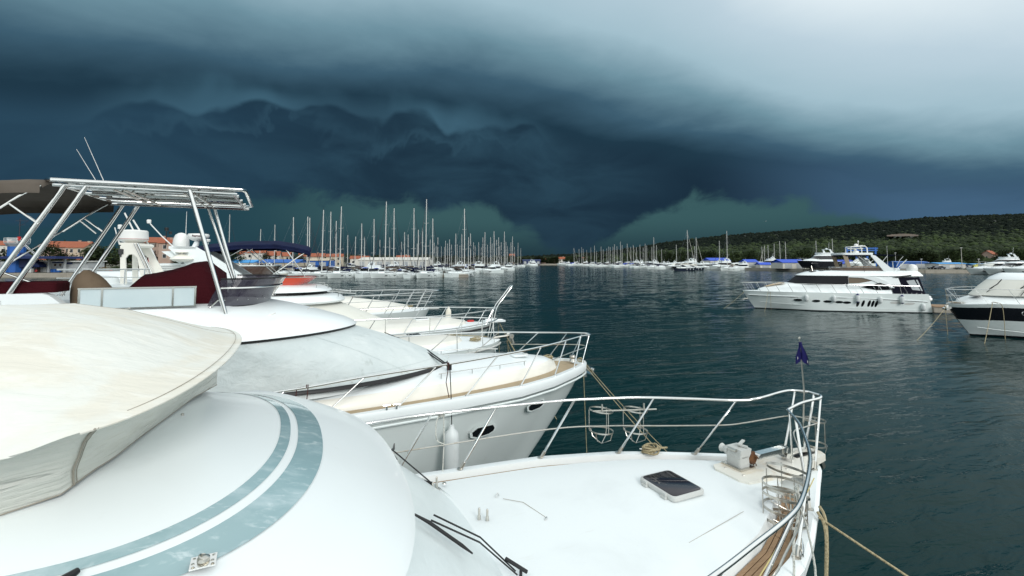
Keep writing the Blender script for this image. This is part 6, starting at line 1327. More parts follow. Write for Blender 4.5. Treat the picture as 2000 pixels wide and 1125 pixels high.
def fleet():
    rr = random.Random(3); cnt = {}
    used = [0] * 4
    for side, lst in (('left', LEFT), ('right', RIGHT)):
        for (px, ty) in lst:
            raw = 11.3 * 920 / max(14, 509 - ty) if side == 'left' else 0
            if side == 'left':
                if px in (630, 665, 753, 832): cand = 134
                elif px == 907: cand = 146
                elif ty < 436 and px > 560: cand = 153
                else:
                    cand = min([y for y, e in PIERS if e >= px - 4], key=lambda y: abs(y - raw)); cand += rr.choice((-5, 5)) + rr.uniform(-2, 2)
                if px < 560: cand = 215
                head = (238 if px in (630, 753) else 252) if cand == 134 else (60 if 140 < cand < 160 else rr.choice((58, 238))) + rr.uniform(-4, 4)
            else:
                cand = 545 if px < 1160 else (430 if px < 1240 else (330 if px < 1310 else (275 if px < 1450 else 262)))
                raw = 11.5 * 920 / (509 - ty); cand = max(235, min(560, .55 * cand + .45 * min(raw, 600)))
                if px > 1480: cand = 285 + rr.uniform(-6, 6)
                head = 205 + rr.uniform(-5, 5) if rr.random() < .5 else 25 + rr.uniform(-5, 5)
            x, Y, _ = at(px, cand)
            Hm = size_h(ty, cand); v = rr.choice((0, 1, 2, 3)) if rr.random() < .25 else rr.choice((0, 0, 2))
            if side == 'right' and px == 1360: v = 3
            if px in (447, 508, 536): v = 0
            if v == 3 and side == 'left': v = 0
            sz = Hm / 17.0; s = max(.72, min(1.12, .45 + .55 * sz))
            a = R(head); # mast foot stands 5 m aft of the stem
            ashore = side == 'right' and px > 1480
            loc = (x + cos(a) * 5 * s, Y + sin(a) * 5 * s, 2.2 if ashore else 0)
            kz = (Hm - (2.2 if ashore else 0)) / 17.2
            if cand < 200:
                lab = NEARLAB.get(px)
                if lab: lab = lab if lab.startswith(('sloop', 'big sloop', 'first boat')) else 'sailing boat: ' + lab; g = None
                else: lab = None
                if not lab: k = 'near'
            else: lab = None
            if lab is None:
                if side == 'left': zone = 'at the outer end of the left marina' if px > 930 else ('in mid left marina' if px > 690 else 'in the inner left marina')
                else: zone = 'ashore in the boatyard' if ashore else ('in the marina below the hill' if px > 1210 else 'at the far end of the basin')
                lab = '%s sailing boat with %s boom cover %s' % (HULLN[v], COVN[v], zone); g = lab
            if cand < 200:
                o = place_copy(SV[v], loc, a, lab, g or 'sailing boats on the near pier', (s, s, 1)); 
                for c in o.children: 
                    base = c.name.split('.')[0]
                    if base in ('mast', 'rigging', 'furled_jib'): c.scale = (1, 1, kz)
                    else: c.scale = (1, 1, s)
            else:
                o = bpy.data.objects.new('sailing_boat', SF[v]); COL.objects.link(o); o.location = loc; o.rotation_euler = (0, 0, a); o.scale = (s, s, kz); tag(o, lab, 'sailing boat', g)
    for r in SV: kill(r)
fleet()
def make_piers():
    for i, (Y, e) in enumerate(PIERS):
        xe = (e - 1000) / 920 * Y; x0 = -118 if Y < 240 else (-75 if Y < 400 else -30)
        t = thing('pier', ['pale concrete pier nearest in the left marina', 'second concrete pier of the left marina', 'third concrete pier of the left marina behind the masts', 'fourth pier of the left marina', 'fifth pier of the left marina far back', 'last and farthest pier of the left marina'][i], 'pier', ((x0 + xe) / 2, Y, 0))
        ln = xe - x0; n = max(1, int(ln / 9)); mb = MB()
        mb.box((0, 0, .15), (ln, 2.2, .8)); mb.build('pontoon', CONC, t, smooth=False)
        k = n if i < 2 else 0
        for j in range(k):
            q = MB(); q.box((-ln / 2 + (j + .5) * ln / n, 0, .72), (ln / n - .12, 2.5, .34)); q.build('deck_slab', CONC, t, smooth=False)
        for j in range(n if i < 3 else 0):
            q = MB(); q.box((-ln / 2 + (j + .3) * ln / n, .9, 1.3), (.25, .25, .9)); q.build('service_post', WALLG, t, smooth=False)
make_piers()
# ------------------------------------------------------------------ generic motor cruisers of the marina
def cruiser_variant(i):
    b = thing('motor_cruiser', '', 'motor boat'); T = 11.0
    HB = [(0, .08), (.5, .6), (1.5, 1.2), (3, 1.6), (6, 1.8), (11, 1.75)]; hb = lambda t: interp(HB, t); zd = lambda t: 1.55 - .25 * smooth(0, 9, t)
    hm = [HULLW, HULLW, DARKH, HULLW][i]
    mb = MB(); hull_surf(mb, hb, zd, T, rake=1.4, zb=-.3, levels=(0, .2, .3, .55, .78, 1), cut=lambda j: 1 if j < 1 else 0, nst=12); mb.build('hull', [hm, ANTI], b)
    mb = MB(); deck_surf(mb, hb, zd, T, .0, .06, 10, nl=4); mb.build('deck', GELD, b)
    mb = MB(); shell(mb, [(1.6, 9.5, 1.4, 3.4, 1.9, 1.4), (1.9, 9.5, 1.3, 3.2, 1.9, 1.8), (3.6, 9.5, 1.2, 2, 1.9, 2.0)], n=6, camber=.05); mb.build('coachroof', GEL, b)
    fly = i in (0, 2)
    mb = MB(); shell(mb, [(3.6, 9, 1.35, 1.8, 2, 1.9), (5.0, 9, 1.2, 1.4, 2, 2.75)], cap=False, n=6); mb.build('windscreen', GLASSD if i != 1 else CANVW, b)
    mb = MB(); shell(mb, [(4.9, 9.4 if fly else 8.2, 1.28, 1.4, 2, 2.74), (5.1, 9.4 if fly else 8.2, 1.2, 1.3, 2, 2.95), (5.8, 9.3 if fly else 8, 1.0, 1, 2, 3.05)], n=6, camber=.04); mb.build('roof', GEL, b)
    if fly:
        mb = MB(); shell(mb, [(5.6, 9.2, 1.15, .8, 2, 3.0), (5.4, 9.2, 1.2, .8, 2, 3.55)], cap=False, n=6); mb.build('flybridge_screen', GEL, b)
        mb = MB()
        for sd in (-1, 1): mb.prism([L(8.6, sd * 1.2, 3.0), L(9.3, sd * 1.2, 3.0), L(8.4, sd * 1.15, 4.3), L(8.0, sd * 1.15, 4.3)], (0, -sd * .12, 0))
        mb.box(L(8.2, 0, 4.33), (.5, 2.4, .12)); mb.lathe([(0, .3), (.25, .25), (.28, .1), (.2, 0)], L(8.2, 0, 4.4), 10); mb.tube([L(8.3, .6, 4.3), L(8.5, .6, 6.2)], .02, 4); mb.build('radar_arch', GEL, b, smooth=False)
    else:
        mb = MB()
        for sd in (-1, 1): mb.tube([L(8.9, sd * 1.5, 1.4), L(8.0, sd * 1.3, 3.1)], .09, 5)
        mb.tube([L(8.0, -1.3, 3.1), L(7.9, 0, 3.25), L(8.0, 1.3, 3.1)], .09, 5); mb.build('radar_arch', GEL, b)
        mb = MB(); mb.grid([[L(t, l, 3.1 - .1 * l * l) for l in (-1.2, 0, 1.2)] for t in (7.9, 9, 10.2)]); mb.build('bimini', [BLUER, NAVY, NAVY, BLUER][i], b)
    for sd in (-1, 1):
        mb = MB(); side_panel(mb, [(2.6, .95), (4.4, .95), (4.3, .75), (2.7, .75)], lambda t, z: hb(t) * .96, .03, (sd,), sub=2); mb.build('hull_window', GLASSD, b)
        mb = MB(); side_panel(mb, [(5.6, 2.65), (8.8, 2.65), (8.8, 2.1), (5.0, 2.1)], lambda t, z: 1.36 - .12 * (z - 1.9), .02, (sd,), sub=2); mb.build('window', GLASSD, b)
    mb = MB()
    for sd in (-1, 1):
        mb.tube([L(-.1, 0, 2.2), L(.5, sd * .55, 2.2), L(1.5, sd * 1.1, 2.15), L(3, sd * 1.5, 2.1), L(6, sd * 1.7, 1.95)], .025, 4)
        for t in (.5, 1.5, 3, 4.5): mb.tube([L(t + .2, sd * hb(t) * .95, zd(t)), L(t, sd * hb(t) * .93, 2.15)], .02, 4)
    mb.build('bow_rail', STEEL, b)
    return b
CV = [cruiser_variant(i) for i in range(4)]
CF = [join_tree(r, 'motor_cruiser') for r in CV]
CDESC = ['white flybridge motor boat with radar arch', 'white motor boat with pale windscreen cover', 'dark hulled flybridge motor boat', 'white sports cruiser with blue bimini']
def cruisers():
    rr = random.Random(9)
    # row moored in front of the right-hand marina, each seen low over the water
    for k, (px, Y, v, h) in enumerate([(1025, 470, 0, 190), (1050, 505, 0, 60), (1087, 540, 3, 200), (1097, 530, 0, 195), (1112, 540, 1, 200), (1128, 500, 2, 195), (1143, 480, 3, 200), (1158, 470, 1, 200), (1172, 440, 0, 210), (1190, 420, 1, 200), (1206, 400, 3, 195), (1222, 390, 0, 205), (1236, 370, 1, 200), (1252, 345, 2, 195), (1272, 318, 2, 185), (1291, 302, 0, 190), (1304, 300, 1, 190), (1325, 292, 0, 205), (1340, 286, 3, 200), (1353, 282, 1, 195), (1372, 274, 2, 190), (1398, 262, 0, 200), (1440, 258, 1, 195), (1455, 262, 3, 200), (1282, 300, 0, 200), (1298, 290, 1, 205), (1312, 288, 2, 190), (1318, 280, 0, 200), (1332, 276, 1, 185), (1346, 272, 0, 195), (1363, 268, 3, 200), (1384, 262, 0, 195), (1410, 258, 1, 200), (1425, 255, 0, 190), (1472, 262, 0, 200), (1262, 325, 0, 195), (1243, 350, 3, 200), (1228, 372, 0, 195)]):
        x, Y, _ = at(px, Y); o = bpy.data.objects.new('motor_cruiser', CF[v]); COL.objects.link(o); o.location = (x, Y, 0); o.rotation_euler = (0, 0, R(h + rr.uniform(-6, 6))); s = rr.uniform(1.0, 1.45); o.scale = (s, s, s)
        g = CDESC[v] + (' in the row below the wooded hill' if px > 1210 else ' at the far end of the basin'); tag(o, g, 'motor boat', g)
    # among the left piers
    for k in range(40):
        pi_ = rr.choice([0, 1, 1, 2, 2, 3, 4]); Y, e = PIERS[pi_]; lo = 500 if pi_ == 0 else 690
        px = rr.uniform(lo, e - 6 - (60 if pi_ == 0 else 0)); side = rr.choice((-1, 1)) if pi_ else 1; v = rr.choice((0, 1, 3, 3))
        x = (px - 1000) / 920 * Y; o = bpy.data.objects.new('motor_cruiser', CF[v]); COL.objects.link(o); o.location = (x, Y + side * rr.uniform(3, 8), 0); o.rotation_euler = (0, 0, R(235 if side < 0 else 60) + rr.uniform(-.1, .1)); s = rr.uniform(.7, 1.05); o.scale = (s, s, s)
        g = CDESC[v] + (' on the landward side' if side > 0 else ' on the seaward side') + ' of the ' + ['nearest', 'second', 'third', 'fourth', 'fifth'][pi_] + ' left pier'; tag(o, g, 'motor boat', g)
    # big white cruisers at the right quay
    for (px, Y, v, h, s, lab) in ((1884, 172, 1, 172, 1.45, 'long white cruiser, first of the row at the right quay with its bow farthest left'), (1918, 166, 3, 172, 1.5, 'white sports cruiser, second of the row at the right quay'), (1955, 160, 1, 172, 1.55, 'white cruiser at the right quay cut by the picture edge'), (1905, 205, 0, 165, 1.5, 'tall white flybridge boat standing behind the row at the right quay')):
        x, Y, _ = at(px, Y); place_copy(CV[v], (x, Y, 0 if Y < 200 else 1.3), R(h), lab, None, (s, s, s))
    # boats laid up ashore
    for (px, Y, v, h, s, z, lab) in ((1556, 205, 2, 188, 1.75, 2.3, 'large dark hulled yacht laid up on stands at the boatyard edge'), (1648, 215, 1, 190, 1.3, 2.0, 'pale boat laid up ashore right of the dark hulled yacht'), (1470, 255, 0, 170, 1.2, 1.8, 'white flybridge boat ashore beside the small blue roofed shed'), (1830, 225, 0, 200, .9, 1.9, 'small white cabin boat on the quay behind the lamp post'), (1385, 285, 3, 170, 1.1, 1.6, 'white sports cruiser ashore under the blue roofed shed')):
        x, Y, _ = at(px, Y); o = place_copy(CV[v], (x, Y, z), R(h), lab, None, (s, s, s))
        for t in (3, 8):
            for sd in (-1, 1):
                q = MB(); q.tube([L(t, sd * 1.4, -1.2), L(t, sd * 1.0, .3)], .08, 5); q.build('stand', STEELD, o)
        q = MB(); q.box(L(6, 0, -.7), (5, .5, 1.0)); q.build('keel_block', CONC, o, smooth=False)
    for r in CV: kill(r)
cruisers()

# ------------------------------------------------------------------ buildings
def window(parent, c, w, h, face, shutters=False):
    """window with recessed pane; face = (nx, ny) outward"""
    nx, ny = face; tx, ty = -ny, nx
    f = MB()
    for (a, b_, ww, hh) in ((0, h / 2, w + .2, .1), (0, -h / 2, w + .2, .1), (-w / 2, 0, .1, h), (w / 2, 0, .1, h)):
        f.box((c[0] + tx * a + nx * .04, c[1] + ty * a + ny * .04, c[2] + b_), (ww, .12, hh), rz=atan2(ty, tx))
    o = f.build('window', STUCW, parent, smooth=False)
    q = MB(); q.box((c[0] + nx * .02, c[1] + ny * .02, c[2]), (w - .1, .05, h - .1), rz=atan2(ty, tx)); q.build('pane', PANE, o, smooth=False)
    if shutters:
        for s in (-1, 1): q = MB(); q.box((c[0] + tx * s * (w * .75 + .05) + nx * .05, c[1] + ty * s * (w * .75 + .05) + ny * .05, c[2]), (w * .5, .06, h), rz=atan2(ty, tx)); q.build('shutter', SHUT, o, smooth=False)
def house(x, Y, w, d, h, rh, rz, wall, label, cols=3, rows=2, chim=True, balcony=False, shutters=False, hip=False, name='house'):
    b = thing(name, label, 'house', (x, Y, 1.3), rz)
    mb = MB(); mb.box((0, 0, h / 2), (w, d, h)); mb.prism([(-w / 2, -d / 2 + .003, h), (-w / 2, d / 2 - .003, h), (-w / 2, 0, h + rh * .96)], (.25, 0, 0)); mb.prism([(w / 2 - .25, -d / 2 + .003, h), (w / 2 - .25, d / 2 - .003, h), (w / 2 - .25, 0, h + rh * .96)], (.25, 0, 0)); mb.build('wall', wall, b, smooth=False)
    ov = .5; r = MB()
    for s in (-1, 1):
        n = 6
        for i in range(n):                       # courses of tiles, each a little proud of the one above
            a, c = i / n, (i + 1) / n
            y0, z0 = s * (d / 2 + ov) * (1 - a), h - .25 + (rh + .25) * a + .10; y1, z1 = s * (d / 2 + ov) * (1 - c), h - .25 + (rh + .25) * c
            ins = (w * .3 * a if hip else 0), (w * .3 * c if hip else 0)
            r.prism([(-w / 2 - ov + ins[0], y0, z0), (w / 2 + ov - ins[0], y0, z0), (w / 2 + ov - ins[1], y1, z1), (-w / 2 - ov + ins[1], y1, z1)], (0, 0, .12))
    rf = r.build('roof', TERRA, b, smooth=False)
    if chim: q = MB(); q.box((w * .22, d * .12, h + rh * .9), (.8, .8, 1.6)); q.box((w * .22, d * .12, h + rh * .9 + .85), (1.0, 1.0, .15)); q.build('chimney', wall, rf, smooth=False)
    for i in range(cols):
        for j in range(rows): window(b, (-w / 2 + w * (i + .5) / cols, -d / 2, (j + .55) * h / rows), min(1.2, w / cols * .4), min(1.5, h / rows * .5), (0, -1), shutters)
    for s in (-1, 1):
        for j in range(rows): window(b, (s * w / 2, 0, (j + .55) * h / rows), 1.0, 1.3, (s, 0))
    if balcony:
        for j in range(1, rows):
            q = MB(); q.box((0, -d / 2 - .7, j * h / rows + .1), (w * .4, 1.4, .2)); q.box((0, -d / 2 - 1.35, j * h / rows + .6), (w * .4, .1, .9)); q.build('balcony', wall, b, smooth=False)
    return b
def make_houses():
    def hs(px, Y, wpx, ptop, pwall, wall, label, **kw):
        x = (px - 1000) / 920 * Y; w = wpx / 920 * Y; h = size_h(pwall, Y) - 1.3; rh = size_h(ptop, Y) - size_h(pwall, Y)
        return house(x, Y, w, kw.pop('d', w * .7), max(2.2, h), max(.8, rh), kw.pop('rz', atan2(-x, Y) * .6), wall, label, **kw)
    hs(134, 205, 68, 472, 483, STUCP, 'long terracotta roofed apartment block with balconies behind the fuel station', cols=6, rows=3, balcony=True, d=10)
    hs(164, 200, 24, 474, 484, STUC, 'cream gabled wing at the right end of the terracotta apartment block', cols=2, rows=3, d=11, rz=.25)
    hs(128, 190, 62, 502, 507, STUC, 'low terracotta roofed house behind the kiosk', cols=4, rows=1, d=9)
    hs(8, 205, 26, 471, 479, STUCW, 'white walled terracotta house at the left picture edge', cols=2, rows=2, d=9)
    hs(306, 190, 46, 464, 474, STUCP, 'tall salmon pink house with small roofs seen past the radar tower', cols=3, rows=4, d=11, shutters=True)
    hs(328, 186, 20, 468, 475, STUCP, 'pink side wing with a dormer roof next to the salmon house', cols=1, rows=3, d=8)
    hs(480, 262, 26, 491, 497, STUCW, 'low terracotta house left of the white flat fronted house under the bimini', cols=2, rows=2)
    hs(500, 258, 34, 488, 494, STUCW, 'white sloping roofed house with a balcony seen under the bimini', cols=2, rows=2, balcony=True, rz=.35)
    hs(531, 270, 30, 491, 499, STUCW, 'white gabled terracotta house beside a cypress under the bimini', cols=2, rows=2)
    hs(556, 280, 28, 493, 500, STUC, 'small terracotta house between two cypresses', cols=2, rows=2)
    hs(610, 300, 46, 495, 501, STUC, 'wide cream terracotta house right of the bimini end', cols=3, rows=2)
    hs(655, 300, 30, 496, 501, STUC, 'terracotta house between the masts right of the bimini', cols=2, rows=2)
    hs(704, 310, 34, 500, 505, STUCW, 'terracotta house with white walls left of the long white hall', cols=3, rows=1)
    hs(788, 330, 24, 499, 505, STUC, 'terracotta house behind the long white hall', cols=2, rows=1)
    hs(1000, 640, 10, 496, 503, STUCP, 'small pink tower house at the outer end of the left marina', cols=1, rows=2)
    hs(1042, 620, 12, 507, 509.5, STUC, 'low pale house at the far end of the basin', cols=2, rows=1)
    hs(1060, 620, 11, 505, 508, STUCP, 'pink house with terracotta roof at the far shore', cols=2, rows=1)
    hs(1097, 625, 12, 502, 506, STUCW, 'white gabled terracotta house alone on the far shore', cols=2, rows=2)
    hs(1142, 640, 9, 502.5, 505, STUC, 'tiny terracotta house among the trees at the far shore', cols=2, rows=1)
    hs(1931, 330, 24, 490, 497, STUCP, 'pink house with terracotta roof at the foot of the hill', cols=2, rows=2, rz=.5)
    hs(1980, 345, 14, 493, 499, STUCW, 'small terracotta house half hidden in trees at the right edge', cols=2, rows=1)
make_houses()
def shed(px, Y, wpx, ptop, pe, label, roof, wall=STUCW, d=14, z=1.3, gable=True, cat='shed'):
    x = (px - 1000) / 920 * Y; w = wpx / 920 * Y; h = size_h(pe, Y) - z; rh = max(.4, size_h(ptop, Y) - size_h(pe, Y)); b = thing('shed', label, cat, (x, Y, z))
    mb = MB(); mb.box((0, 0, h / 2), (w, d, h)); mb.build('wall', wall, b, smooth=False)
    mb = MB()
    for s in (-1, 1): mb.prism([(-w / 2 - .4, s * (d / 2 + .4), h - .05), (w / 2 + .4, s * (d / 2 + .4), h - .05), (w / 2 + .4, 0, h + rh), (-w / 2 - .4, 0, h + rh)], (0, 0, .15))
    mb.prism([(-w / 2 + .01, -d / 2, h - .02), (-w / 2 + .01, d / 2, h - .02), (-w / 2 + .01, 0, h + rh - .05)], (w - .02, 0, 0)); mb.build('roof', roof, b, smooth=False)
    n = max(1, int(w / 5))
    for i in range(n):
        q = MB(); q.box((-w / 2 + (i + .5) * w / n, -d / 2 - .02, h * .4), (w / n * .6, .1, h * .75)); q.build('door', WALLG, b, smooth=False)
    return b
def make_sheds():
    shed(775, 290, 130, 503, 508, 'long white boat hall behind the big middle sloop', STUCW, STUCW, 20, cat='hall')
    shed(468, 228, 76, 508, 513, 'bright blue awninged market hall seen below the bimini, left one', BLUEL, STUCW, 10)
    shed(556, 232, 74, 507, 513, 'long blue roofed hall seen below the bimini, right one', BLUE, STUC, 12)
    shed(628, 262, 40, 505, 509, 'low grey shed with a blue end wall among the masts', STUC, BLUE, 10)
    shed(1398, 300, 38, 504, 509, 'blue roofed shed behind the tall white mast of the right marina', BLUER, STUCW, 12)
    shed(1462, 262, 22, 507, 512, 'small blue roofed shed left of the boatyard', BLUER, STUCW, 8)
    shed(1490, 250, 22, 513, 517, 'low blue covered stall in front of the boatyard', BLUER, STUCW, 5)
    shed(1538, 225, 44, 507, 513, 'white gabled shed with blue roof left of the dark laid up yacht', BLUER, STUCW, 10)
    shed(1640, 228, 38, 508, 515, 'grey shed with blue roof half hidden by the porthole yacht', BLUER, WALLG, 10)
    shed(1770, 222, 60, 512, 512.5, 'dark blue container wall behind the white dome', BLUE, BLUE, 6, gable=False, cat='container')
    shed(1812, 225, 26, 514, 515, 'tan stone building beside the dark blue container', STUC, STUC, 8)
    shed(1844, 212, 52, 513.5, 515, 'flat roofed white quay building with bright blue awning', BLUEL, STUCW, 7)
    shed(1905, 215, 28, 515.5, 517, 'low building with blue awning at the right quay', BLUEL, BLUED, 5)
    shed(1038, 560, 34, 507, 509, 'flat dark blue shed at the far end of the basin', BLUED, BLUED, 8)
    # boat lift
    t = thing('boat_lift', 'tall blue travelling boat lift behind the flybridge of the porthole yacht', 'boat lift', at(1682, 224))
    for x in (-7, -2.2, 2.6, 6.6):
        q = MB(); q.box((x, 0, 5), (.7, .7, 10)); q.build('leg', BLUE, t, smooth=False)
    for z, w in ((9.6, 15.5), (8.6, 15)):
        q = MB(); q.box((0, 0, z), (w, .6, .55)); q.build('beam', BLUE, t, smooth=False)
    q = MB(); q.tube([(-2, 0, 9.4), (-2, 0, 3)], .06, 5); q.tube([(2.6, 0, 9.4), (0, 0, 5), (-2, 0, 9.4)], .05, 5); q.build('sling', BLACK, t)
    for (px, Y, top, lab) in ((1877, 200, 484, 'tall lone lamp post on the right quay'), (1748, 230, 494, 'lamp post with a flat head behind the porthole yacht'), (1910, 205, 506, 'short lamp post near the yellow box'), (1798, 215, 506, 'thin lamp post beside the container')):
        h = size_h(top, Y) - 1.3; p = thing('lamp_post', lab, 'lamp post', at(px, Y)); q = MB(); q.tube([(0, 0, 0), (0, 0, h)], [.14, .08], 6); q.build('post', STEELD, p)
        q = MB(); q.box((.0, 0, h), (.9, .35, .18)); q.build('lamp_head', GREYP, p, smooth=False)
    q = MB(); q.box((0, 0, 1.0), (1.3, 1, 2.0)); q.box((0, 0, 2.05), (1.5, 1.2, .1)); o = tag(q.build('kiosk_box', YELL, smooth=False), 'small yellow box standing on the right quay', 'box'); o.location = at(1903, 203)
make_sheds()
def car(x, Y, rz, m, label, group=None):
    c = thing('parked_car', label, 'car', (x, Y, 1.3), rz, group)
    q = MB(); prof = [(-2.1, .35), (-2.15, .75), (-1.5, .95), (-.9, 1.42), (.6, 1.45), (1.3, 1.0), (2.05, .9), (2.15, .4)]
    q.prism([(a, -.85, z) for a, z in prof], (0, 1.7, 0)); q.build('body', m, c)
    q = MB()
    for s in (-1, 1): q.prism([(a, s * .86, z) for a, z in ((-1.2, .98), (-.8, 1.36), (.5, 1.38), (1.05, 1.0))], (0, s * .01, 0))
    q.build('windows', GLASSD, c, smooth=False)
    for a in (-1.35, 1.35):
        for s in (-1, 1):
            q = MB(); q.lathe([(0, -.1), (.33, -.1), (.33, .1), (0, .1)], (a, s * .8, .33), 12, M=Matrix.Rotation(pi / 2, 3, 'X')); q.build('wheel', BLACK, c)
def make_cars():
    cols = [DARKH, GREYP, NAVYH, WHITEF, RED, DARKH]
    for i, (px, Y, m, lab) in enumerate(((1822, 205, 0, 'black car parked by the tan stone building'), (1833, 203, 2, 'dark blue car parked beside the black one on the quay'), (452, 212, 4, 'red car parked under the blue awning'), (470, 212, 3, 'white car parked under the blue awning'), (487, 214, 1, 'grey car parked under the blue awning'), (500, 215, 5, 'black car parked under the blue awning'), (1898, 204, 0, 'dark car parked near the yellow box'))):
        x, Y, _ = at(px, Y); car(x, Y, .2 * (i % 3) - .1, cols[m], lab)
make_cars()

def make_fuel_station():
    # blue tower carrying a platform
    x, Y, _ = at(33, 148); t = thing('blue_tower', 'blue watch tower with white railed platform rising over the fuel dock canopy', 'tower', (x, Y, 1.3))
    h = size_h(474, 148) - 1.3
    q = MB(); q.lathe([(2.1, 0), (2.1, h)], n=8); q.build('shaft', BLUE, t, smooth=False)
    q = MB(); q.lathe([(0, h * .45), (1.0, h * .72), (2.9, h * .97), (2.9, h), (0, h)], n=8); q.build('platform', WALLG, t, smooth=False)
    for z in (.35, .7, 1.05, 1.4):
        q = MB(); q.tube(ring((0, 0, h + z), 2.9, 8), .05, 5, closed=True); q.build('railing', RAD, t)
    for k in range(8):
        q = MB(); q.tube([(2.9 * cos(k * pi / 4), 2.9 * sin(k * pi / 4), h), (2.9 * cos(k * pi / 4), 2.9 * sin(k * pi / 4), h + 1.45)], .06, 5); q.build('railing_post', RAD, t)
    q = MB(); q.tube([(.5, 0, h), (.5, 0, h + 7.6)], .16, 6); q.box((1.2, 0, h + 6.9), (4.2, .12, .14)); q.box((1.2, 0, h + 5.6), (2.4, .12, .12)); q.tube([(.5, 0, h + 5.2), (3.0, 0, h + 6.8)], .05, 5); q.build('signal_mast', NAVYH, t)
    q = MB(); q.box((2.2, -1.6, h + 1.2), (.8, .4, 1.2)); q.build('red_box', RED, t, smooth=False)
    q = MB(); q.prism([(2.0, -1, 6.2), (8.2, -1, 2.4), (8.2, -1, 1.6), (2.0, -1, 1.6)], (0, 2.4, 0)); q.build('stair_wall', BLUED, t, smooth=False)
    for i in range(12):
        q = MB(); q.box((3.2 + i * .5, -1.3, h - .4 - i * .42), (.5, .9, .08)); q.build('step', WALLG, t, smooth=False)
    q = MB(); q.tube([(2.6, -1.7, h + .8), (8.6, -1.7, h - 4.3), (10, -1.7, h - 4.4)], .06, 5); q.tube([(2.6, -1.7, h + .3), (8.6, -1.7, h - 4.8), (10, -1.7, h - 4.9)], .05, 5); q.build('stair_rail', RAD, t)
    x, Y, _ = at(60, 146); c = thing('canopy', 'flat dark blue canopy roof over the fuel dock', 'canopy', (x, Y, 1.3))
    z = size_h(503, 146) - 1.3
    q = MB(); q.box((0, 2, z), (21, 9, .75)); q.build('roof_slab', BLUED, c, smooth=False)
    for px in (-9, -3.5, 4, 9):
        q = MB(); q.box((px, 2, z / 2 - .2), (1.9 if px == -3.5 else .4, .5, z - .3)); q.build('pillar', BLUED if px == -3.5 else WALLG, c, smooth=False)
    for k in range(3): q = MB(); q.box((-3.1, 1.7, 2.3 - k * .5), (.6, .06, .16)); q.build('sign_bar', RAD, c, smooth=False)
    # kiosk with its windows, doors and round shutters
    x, Y, _ = at(88, 150); k = thing('kiosk', 'long grey white kiosk with flat white roof and two round windows at the fuel dock', 'kiosk', (x, Y, 1.3))
    z = size_h(511, 150) - 1.3; z2 = size_h(539, 150) - 1.3
    q = MB(); q.box((0, 3, z / 2), (28, 6, z)); q.build('wall', WALLG, k, smooth=False)
    q = MB(); q.box((4.5, 2.6, z + .12), (20, 7.6, .24)); q.build('roof', RAD, k, smooth=False)
    for px in (3.6, 5.2):
        q = MB(); q.lathe([(.48, -.05), (.55, 0), (.48, .05), (0, .05)], (px, -.04, 2.3), 18, M=Matrix.Rotation(pi / 2, 3, 'X')); o = q.build('round_window', GREYP, k); q = MB(); q.lathe([(0, .07), (.42, .06)], (px, -.05, 2.3), 18, M=Matrix.Rotation(pi / 2, 3, 'X')); q.build('pane', SHUT, o)
    for (px, w, h_, m, nm) in ((-1.6, 1.1, 2.4, SHUT, 'door'), (.3, 1.0, 2.4, GREYP, 'door'), (8.0, 2.0, 2.6, WALLG, 'shutter'), (10.6, 2.0, 2.6, WALLG, 'shutter'), (-10, 3, 1.6, PANE, 'window'), (-6.4, 3, 1.6, PANE, 'window')):
        q = MB(); q.box((px, -.03, h_ / 2 if nm != 'window' else 1.9), (w, .10, h_)); q.build(nm, m, k, smooth=False)
    for (px, pz, w, h_, m) in ((4.4, 3.15, 3.6, .6, BLUED), (7.6, 2.8, 2.8, .6, BLUED), (-1.4, 3.0, 1.6, .16, BLACK), (-3.2, 2.6, 1.0, 1.2, RAD)):
        q = MB(); q.box((px, -.06, pz), (w, .08, h_)); o = q.build('sign', m, k, smooth=False)
    q = MB(); q.box((-3.2, -.11, 2.85), (.7, .04, .22)); q.build('sign_print', RED, k, smooth=False)
    for i in range(3):
        q = MB(); q.rbox((3.4 + i * 1.15, -1.0, .5), (.95, .8, 1.0), .12); o = tag(q.build('blue_drum', BLUE), ['leftmost', 'middle', 'rightmost'][i] + ' of three blue bins in front of the kiosk', 'bin', 'blue bins'); o.location = (x, Y, 1.3)
    p = thing('fuel_pump', 'pale fuel pump with blue top beside the dark canopy pillar', 'fuel pump', (at(61, 146)[0], 146, 1.3)); q = MB(); q.box((0, 0, .6), (1.5, .7, 1.2)); q.build('base', GREYP, p, smooth=False); q = MB(); q.box((0, 0, 1.65), (.7, .5, .9)); q.box((0, 0, 2.15), (1.7, .7, .12)); q.build('pump_head', BLUE, p, smooth=False)
    p = thing('lifebuoy', 'small red and white lifebuoy leaning on the kiosk wall', 'lifebuoy', (at(73, 147)[0], 147, 1.6)); q = MB(); q.tube(ring((0, 0, .2), .28, 16, R(90), R(90)), .09, 7, closed=True); q.build('buoy', RED, p)
    # planted bed and the red board
    q = MB(); q.box((0, 0, .5), (2.4, .2, 1.0)); o = tag(q.build('notice_board', RED, smooth=False), 'small red board beside the ochre hedge', 'board'); o.location = at(214, 152)
make_fuel_station()

